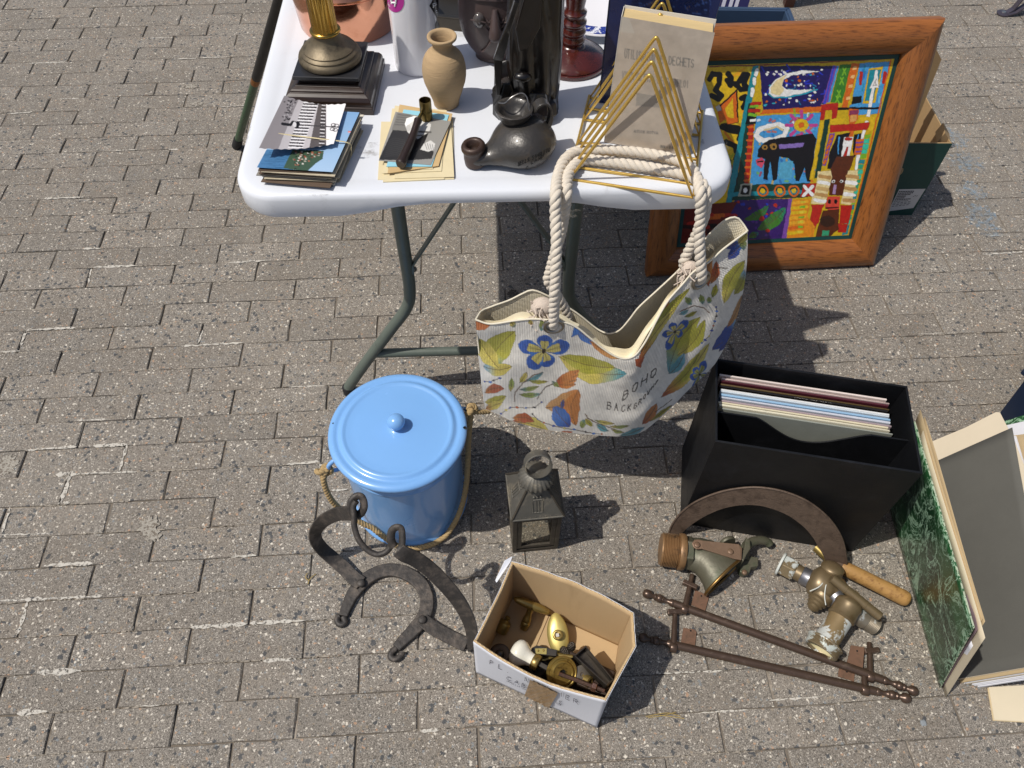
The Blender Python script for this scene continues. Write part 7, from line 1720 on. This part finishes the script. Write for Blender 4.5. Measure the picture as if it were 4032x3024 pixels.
MB().tube(rimp, .0032, 8, closed=True).obj('mouth_rim', M('bright_bronze_edge', hx('#8a6b3e'), .35, metal=.8, var=.2), val, smooth=60)
MB().prism([N_(x, y, z) for x, y, z in ((478, 510, .069), (492, 488, .070), (522, 482, .070), (548, 490, .070), (800, 516, .066), (822, 545, .063), (818, 625, .060), (772, 618, .061), (548, 548, .068), (510, 550, .068), (488, 536, .068))], V(0, 0, .0038)).obj('hinge_strap', mbz2, val, bevel=.001)
for x, y, z in ((515, 515, .0745), (745, 562, .068)): MB().lathe([(.0062, -.002), (.006, .001), (.004, .002), (.001, .0022)], N_(x, y, z), n=16).obj('rivet', mbz2, val, smooth=60)
MB().prism([N_(x, y, .012) for x, y in ((815, 520), (842, 545), (845, 600), (820, 640), (795, 690), (770, 660), (800, 600))], V(0, 0, .045)).obj('flap_lug', mbz, val, bevel=.002)
MB().prism([N_(x, y, .006) for x, y in ((825, 612), (920, 628), (918, 688), (872, 694), (862, 728), (830, 740), (795, 728), (790, 695))], V(0, 0, .020)).obj('latch_plate', mbz, val, bevel=.002)
MB().lathe([(.0055, 0), (.0052, .003), (.003, .004)], N_(840, 706, .026), n=16).obj('rivet', mbz2, val, smooth=60)
MB().tube(catmull([N_(838, 615, .026), N_(840, 560, .032), N_(862, 515, .034), N_(905, 490, .032), N_(955, 484, .028), N_(1000, 496, .022), N_(1018, 518, .017)], 6), [.010] * 12 + [.0095] * 8 + [.009] * 8 + [.0085] * 8 + [.004], 14).obj('hook_handle', mbz, val, smooth=60)
MB().lathe([(.0165, -.004), (.018, -.002), (.018, .002), (.0165, .004)], N_(722, 500, .034), V(.3, -.9, .2), 28).obj('flap_disc', mbz, val, smooth=45)

# ================================================================== BRASS MIXER TAP
mtap = M('limescaled_brass', hx('#7f7056'), .42, metal=.4, var=.2, vs=40, col2=hx('#ccd1cc'), c2s=26, c2t=(.49, .54), bump=.15, bs=150)
mtap2 = M('brown_brass', hx('#76664c'), .4, metal=.45, var=.2, vs=30, col2=hx('#665238'), c2s=20, c2t=(.5, .7))
mlead = M('bare_lead', hx('#85858a'), .35, metal=.8, var=.2, vs=40); mlimes = M('limescale', hx('#c2c5bf'), .7, var=.15, vs=60, col2=hx('#7a7058'), c2s=40, c2t=(.56, .64))
tap = thing('brass_tap', N_(1400, 900, 0), 'old limescaled brass mixer tap with hex nut, lever rod and wide threaded mouth', 'tap')
A, B = N_(1082, 640, .026), N_(1300, 755, .034); d = nrm(B - A)
MB().lathe([(.020, 0), (.0245, .001), (.0245, .005), (.021, .006)], A, d, 32).obj('washer', mlimes, tap, smooth=45)
MB().lathe([(.0215, .006), (.0232, .008), (.0232, .031), (.0205, .034)], A, d, 6).obj('hex_nut', mtap, tap, bevel=.001)
MB().lathe([(.0165, .034), (.0165, .046)], A, d, 28).obj('tail_pipe', mtap2, tap, smooth=45)
MB().lathe([(.0168, .046), (.0185, .048), (.0185, .068)], A, d, 28).obj('lead_band', mlead, tap, smooth=45)
c1_ = N_(1375, 775, .038)
MB().tube(catmull([N_(1288, 745, .034), N_(1330, 765, .036), N_(1390, 790, .038), N_(1450, 810, .038), N_(1505, 850, .036)], 5), [.019, .022, .026, .029, .031, .0325, .0335, .034, .034, .0335, .033, .032, .031, .0295, .028, .027, .026, .025, .024, .023, .022], 28, flat=.95).obj('body', mtap2, tap, smooth=60)
MB().lathe([(.024, -.012), (.0225, .004), (.0215, .010), (.0228, .013), (.0215, .017), (.014, .022), (.004, .024)], N_(1432, 715, .046), V(.12, .45, .75), 32).obj('dome_cap', mtap2, tap, smooth=60)
MB().lathe([(.026, 0), (.0235, .006), (.024, .010), (.019, .013), (.0195, .017), (.0155, .020), (.016, .024), (.012, .027), (.0125, .031), (.007, .036), (.002, .038)], N_(1372, 862, .034), N_(1310, 945, .026) - N_(1372, 862, .034), 28).obj('screw_bonnet', mtap2, tap, smooth=50)
for pth in ([(1400, 690), (1398, 740), (1360, 800), (1290, 835)], [(1420, 740), (1400, 800), (1392, 870), (1400, 930)]):
    q = catmull([N_(x, y, .069 - .0012 * abs(y - 770) / 10) for x, y in pth], 4); MB().tube(q, .0011, 5).obj('solder_seam', mlimes, tap, smooth=60)
MB().lathe([(.0225, -.012), (.0225, .012)], N_(1490, 895, .036), N_(1545, 960, .036) - N_(1450, 850, .036), 28).obj('lead_collar', mlead, tap, smooth=45)
A, B = N_(1560, 925, .058), N_(1362, 1245, .036); d = nrm(B - A); L_ = np.linalg.norm(B - A)
MB().lathe([(.004, -.012), (.016, -.010), (.0235, -.004), (.0255, .000), (.0262, .004), (.0245, .008), (.0250, .028), (.0262, .031), (.0235, .034)], A, d, 40).obj('outlet_cap', mtap2, tap, smooth=50)
MB().lathe([(.0225, .032), (.0222, L_ * .78), (.024, L_ * .82)], A, d, 40).obj('outlet_pipe', M('heavy_limescale', hx('#857150'), .5, metal=.3, var=.2, vs=40, col2=hx('#c9ccc8'), c2s=16, c2t=(.46, .50)), tap, smooth=50)
MB().lathe([(.024, L_ * .80), (.0335, L_ * .81), (.0345, L_ * .83), (.0335, L_ * .85)] + [(.0320 if k % 2 else .0306, L_ * .86 + k * .0012) for k in range(13)] + [(.030, L_ * 1.0), (.0255, L_ * 1.0), (.0245, L_ * .95)], A, d, 48, cap1=False).obj('threaded_mouth', mtap, tap, smooth=25)
MB().lathe([(.0245, L_ * .955), (.0235, L_ * .90), (.0215, L_ * .885), (.003, L_ * .885)], A, d, 40, cap0=False).obj('mouth_lining', M('ivory_scale', hx('#b9ae88'), .7, var=.2, vs=60), tap, smooth=60)
A, B = N_(1438, 742, .082), N_(1775, 1012, .062); L_ = np.linalg.norm(B - A)
MB().lathe([(.0075, 0), (.009, .001), (.009, L_ * .28), (.0096, L_ * .285), (.0096, L_ * .30), (.009, L_ * .305), (.009, L_ * .68), (.0096, L_ * .685), (.0096, L_ * .70), (.009, L_ * .705), (.009, L_ * .99), (.0075, L_)], A, B - A, 24).obj('lever_rod', mtap2, tap, smooth=45)
MB().tube([N_(1570, 880, .05), N_(1600, 870, .066)], .012, 16).obj('lever_hub', mtap2, tap, smooth=60)
A, B = N_(1600, 985, .034), N_(1755, 1085, .020); L_ = np.linalg.norm(B - A)
MB().lathe([(.0195, 0), (.019, L_ * .45)] + [(.0178 if k % 2 else .0166, L_ * .48 + k * .0013) for k in range(18)] + [(.015, L_ * .48 + .024)], A, B - A, 32).obj('threaded_tail', M('scaled_tail', hx('#8a8172'), .45, metal=.6, var=.25, col2=hx('#c4c6c2'), c2s=40, c2t=(.55, .62)), tap, smooth=25)
MB().tube([N_(1336, 535, .034), N_(1420, 615, .040)], [.0095, .0085], 16).obj('side_lever', mbr, tap, smooth=45)

# ================================================================== TWO CURTAIN RODS with brackets
mrod = M('brown_patinated_brass', hx('#56453a'), .33, metal=.5, var=.25, vs=40, col2=hx('#6e5d50'), c2s=50, c2t=(.55, .72)); mplate = M('rust_plate', hx('#6b4e3c'), .7, metal=.1, var=.3, vs=50, col2=hx('#5a4434'), c2s=40, c2t=(.5, .66))
fin = [(.001, 0), (.006, .001), (.0088, .005), (.0094, .0095), (.0088, .014), (.005, .018), (.0042, .022), (.0062, .0235), (.0072, .026), (.006, .0285), (.0078, .030), (.0088, .034), (.0078, .038), (.0060, .040), (.0068, .0415), (.0055, .0435), (.0045, .048), (.0050, .053), (.0075, .058), (.0080, .061), (.0070, .0635), (.0078, .065)]
def crod(name, pa, pb, z0, z1, label, brackets):
    A, B = N_(*pa, z0), N_(*pb, z1); L = np.linalg.norm(B - A); t = thing(name, (A + B) / 2 * V(1, 1, 0), label, 'curtain rod')
    MB().lathe([(.0080, .065), (.0080, L - .065)], A, B - A, 20).obj('tube', mrod, t, smooth=45)
    MB().lathe(fin, A, B - A, 20).obj('finial', mrod, t, smooth=45); MB().lathe(fin, B, A - B, 20).obj('finial', mrod, t, smooth=45)
    for (base_, tip_, nut_, nang) in brackets:
        b = MB().tube([N_(*base_, .013), N_(base_[0] * .6 + tip_[0] * .4, base_[1] * .6 + tip_[1] * .4, .012), N_(*tip_, .008)], [.0062, .0055, .0048], 12).obj('bracket_stud', mrod, t, smooth=45)
        u = nrm(B - A); q = N_(*base_, .0115); MB().lathe([(.0088, -.006), (.0098, -.004), (.0098, .004), (.0088, .006)], q, u, 20).obj('bracket_ring', mrod, b, smooth=45)
        c_ = N_(*nut_, .0095); w = rotz(V(1, 0, 0), nang); MB().box(c_, (.030, .010, .013), w, rotz(V(0, 1, 0), nang)).obj('wing_nut', mrod, b, bevel=.002)
    return t
crod('curtain_rod', (142, 842), (2035, 1532), .010, .013, 'brown metal curtain rod with turned finials, resting under the tap mouth', [((428, 960), (482, 722), (466, 792), -.45), ((1706, 1425), (1700, 1190), (1712, 1245), .1)])
crod('curtain_rod', (112, 1148), (1985, 1578), .010, .010, 'brown metal curtain rod with turned finials, end in the shade of the carton', [((352, 1222), (364, 968), (362, 978), .05), ((1668, 1515), (1662, 1375), (1664, 1385), .05)])
for k, (q, z, lb) in enumerate((([(500, 828), (598, 868), (570, 972), (474, 930)], .0012, 'rusty drilled bracket plate under the bronze valve mouth'), ([(420, 1088), (500, 1100), (510, 1118), (500, 1210), (402, 1190)], .0012, 'rusty rounded bracket plate beside the shaded rod end'), ([(1570, 1208), (1665, 1222), (1650, 1395), (1540, 1340)], .012, 'rusty bracket plate standing against the rod beside the tap mouth'), ([(1488, 1355), (1598, 1398), (1592, 1458), (1482, 1422)], .0012, 'small rusty bracket plate lying between the two rods'))):
    t = thing('bracket_plate', N_(*q[0], 0), lb, 'bracket')
    pz = [N_(x, y, z) for x, y in q]
    MB().prism(pz, V(0, 0, .0022)).obj('plate', mplate, t, bevel=.0005)
    c_ = (pz[0] + pz[1]) / 2 * .78 + (pz[2] + pz[3]) / 2 * .22 + V(0, 0, .0024); MB().lathe([(.0019, 0), (.0008, .0002)], c_, n=10).obj('screw_hole', M('hole_black'), t)

# ================================================================== MARBLED PORTFOLIO and stack of sheets
mmar = bpy.data.materials.new('green_marbled_paper'); mmar.use_nodes = True
nt = mmar.node_tree; b = nt.nodes['Principled BSDF']; co = node(nt, 'ShaderNodeTexCoord').outputs['Object']
st1 = stretch(nt, co, (1, 1, .55), (0, 0, 0))
n1 = noise(nt, st1, 13, 6, .62, 1.2); v1 = mathn(nt, 'ABSOLUTE', mathn(nt, 'SUBTRACT', n1, .5)); f1 = mathn(nt, 'SUBTRACT', 1, ramp(nt, v1, 0.0, .030))
n2 = noise(nt, st1, 26, 5, .6, 2.0); v2 = mathn(nt, 'ABSOLUTE', mathn(nt, 'SUBTRACT', n2, .52)); f2 = mathn(nt, 'MULTIPLY', mathn(nt, 'SUBTRACT', 1, ramp(nt, v2, 0.0, .022)), .65)
base_c = mixc(nt, ramp(nt, noise(nt, co, 7, 3, .5), .35, .7), hx('#0f2f19'), hx('#2b5c35'))
base_c = mixc(nt, mathn(nt, 'MAXIMUM', f1, f2), base_c, hx('#9dc0a2'))
nt.links.new(base_c, b.inputs['Base Color']); b.inputs['Roughness'].default_value = .34; b.inputs['Specular IOR Level'].default_value = .35
mppr = M('cream_paper', hx('#cfc2a8'), .85, var=.06, vs=12); mtp = M('tan_paper', hx('#b09c7a'), .85, var=.08, vs=12); mwpp = M('white_paper', hx('#d6d7de'), .8, var=.04); mmv = M('mauve_paper', hx('#6d5a60'), .8, var=.06)
port = thing('marbled_portfolio', V(.80, .58, 0), 'tall green marbled portfolio leaning on the black box with papers sticking out', 'portfolio')
pB_, pA_, pF_, pN_ = V(.817, .380, .001), V(.826, .78, .001), V(.754, .780, .306), PP(2102.6, 1354.6, V(.817, .38, 0), V(0, 1, 0)); pN_ = V(.709, .382, .345)
pnr = nrm(np.cross(pA_ - pB_, pN_ - pB_)); pnr = pnr if pnr[0] < 0 else -pnr
def pq(u, v, l=0): return (pB_ * (1 - u) + pA_ * u) * (1 - v) + (pN_ * (1 - u) + pF_ * u) * v + pnr * l
gp = np.array([[pq(u, v) for u in np.linspace(0, 1, 24)] for v in np.linspace(0, 1, 16)]); MB().grid(gp).obj('front_cover', mmar, port, smooth=180, solid=.0026)
MB().tube([pq(u, 1.0) for u in np.linspace(0, 1, 12)], .0013, 6).obj('worn_top_edge', M('worn_board_edge', hx('#a9b39c'), .8, var=.3, vs=90, col2=hx('#2a5a38'), c2s=120, c2t=(.5, .56)), port)
MB().tube([pq(0, v) for v in np.linspace(0, 1, 12)], .0012, 6).obj('worn_side_edge', M('worn_board_edge'), port)
for i, (mt, u0, u1, top, l, bw) in enumerate(((mmv, -.004, .14, .985, -.0035, .02), (mppr, -.045, .94, 1.008, -.0055, .02), (mtp, .03, 1.06, 1.012, -.0080, .03), (mwpp, -.018, .60, .80, -.0045, .02), (mtp, .02, 1.02, 1.004, -.0105, .03))):
    P = np.array([[pq(u0 + (u1 - u0) * a, v * top, l * (1 + .7 * v) + .0012 * math.sin(5 * a + 3 * v + i)) for a in np.linspace(0, 1, 16)] for v in np.linspace(.004, 1, 12)]); P[..., 2] = np.maximum(P[..., 2], .0012)
    MB().grid(P).obj('loose_sheet', mt, port, smooth=180, solid=.0006)
# stack of mounted sheets leaning the other way
def cgp(x, y): return cg(x, y)
sBL, sTL = V(.853, .396, .002), V(.957, .876, .002); sE = sTL - sBL; sWv = nrm(V(.072, -.015, .165)); sWv = nrm(sWv - nrm(sE) * (sWv @ nrm(sE))); WW = .215
snr = nrm(np.cross(sE, sWv)); snr = snr if snr[0] < 0 else -snr
stk = thing('sheet_stack', V(.95, .6, 0), 'thick stack of large cream sheets faced with a grey mount, leaning beside the portfolio', 'paper stack')
def sq_(u, w, l=0): return sBL + sE * u + sWv * w + snr * l
def sx_(x, y, l): return PP(*cg(x, y), sBL + snr * l, snr)
MB().prism([sq_(0, 0, -.001), sq_(1, 0, -.001), sx_(258, 335, -.001), sx_(420, 268, -.001), sx_(560, 197, -.001), sx_(577, 199, -.001), sx_(640, 320, -.001), sx_(720, 520, -.001), sq_(0, WW, -.001)], -snr * .0008).obj('cream_mount', M('ivory_mount', hx('#d6c9b2'), .85, var=.06), stk)
mgm = M('grey_mount_paper', hx('#595853'), .9, var=.2, vs=7, bump=.15, bs=300)
P = np.array([[sq_(u, w, .0004 + .004 * math.sin(math.pi * u) * math.sin(math.pi * w / WW)) for u in np.linspace(.0, .985, 20)] for w in np.linspace(0.0, WW * .90, 12)]); P[..., 2] = np.maximum(P[..., 2], .0012); MB().grid(P).obj('grey_mount', mgm, stk, smooth=180, solid=.0006)
P0 = sq_(0, 0)
for i in range(9):
    r = random.Random(i); l = -.0032 - i * .0034; du = r.uniform(-.012, .004)
    MB().prism([sq_(du, 0, l), sq_(1 + r.uniform(-.02, .03), 0, l), sq_(1 + r.uniform(-.02, .0), WW * .8, l), sq_(du, WW, l)], -snr * .0022).obj('sheet', (mppr, mtp, mppr, mwpp)[i % 4] if i < 7 else mwpp, stk)
MB().prism([sq_(-.01, 0, -.036), sq_(1.02, 0, -.036), sq_(1.0, WW * .8, -.036), sq_(-.01, WW, -.036)], -snr * .004).obj('back_board', mwpp, stk)
# leave the lower edges on the ground
cA = thing('cream_folder', G(*cg(600, 1515)), 'flat pale cream folder lying on the paving under the sheet stack', 'folder')
q = [G(*cg(x, y), .0014) for x, y in ((520, 1440), (545, 1587), (800, 1602), (790, 1425))]
MB().prism(q, V(0, 0, .0016)).obj('cover', M('folder_cream', hx('#c3b08c'), .8, var=.08), cA); MB().prism([p + V(.002, .001, .0018) for p in q], V(0, 0, .0012)).obj('sheet', mppr, cA)
cq = G(*cg(505, 240)); cqd = nrm(G(*cg(686, 40)) - cq)
crate('navy_crate', cq, cqd, V(cqd[1], -cqd[0], 0), .36, .30, .20, mnav, 'dark navy plastic crate standing behind the sheet stack')
mg2 = thing('marbled_sheet', V(1.2, .95, 0), 'white sheet with green marbled edge standing behind the sheet stack', 'sheet')
def sq2(u, w, l): return sBL + V(.075, .02, 0) + sE * u + sWv * w + snr * l
MB().prism([sx_(625, 305, -.046), sx_(760, 285, -.046), sx_(800, 620, -.046), sx_(700, 560, -.046)], -snr * .001).obj('tan_sheet', mtp, mg2)
MB().prism([sx_(600, 258, -.049), sx_(760, 222, -.049), sx_(780, 420, -.049), sx_(660, 420, -.049)], -snr * .001).obj('white_sheet', mwpp, mg2)
MB().prism([sx_(585, 242, -.052), sx_(760, 188, -.052), sx_(780, 420, -.052), sx_(650, 420, -.052)], -snr * .002).obj('marbled_board', mmar, mg2)

# ================================================================== litter
mdry = M('dry_grass', hx('#a08a55'), .9, var=.2)
lit = MB()
for a_, b_, c_ in (((1395, 1548), (1440, 1540), (1470, 1547)), ((1400, 1550), (1430, 1546), (1460, 1538)), ((1425, 1545), (1450, 1548), (1478, 1552))):
    lit.tube(catmull([G(*a_, .003), G(*b_, .006), G(*c_, .003)], 5), .0008, 5)
tag(lit.obj('grass_wisp', mdry, smooth=60), 'wisp of dry straw on the paving in front of the carton shadow', 'straw')
lf = MB()
for a_, b_, c_ in (((665, 1262), (670, 1250), (682, 1240)), ((668, 1255), (660, 1247), (664, 1238))): lf.tube(catmull([G(*a_, .002), G(*b_, .004), G(*c_, .003)], 4), .0009, 5)
tag(lf.obj('dry_twig', mdry, smooth=60), 'tiny dry brown twig beside the iron shackle', 'twig')
tag(rock(G(1993 / 1.0, 1562), .006, .006, 21, 6).obj('pebble', M('grey_pebble', hx('#7f8488'), .8, var=.2)), 'small grey-blue pebble in front of the curtain rod finials', 'pebble')
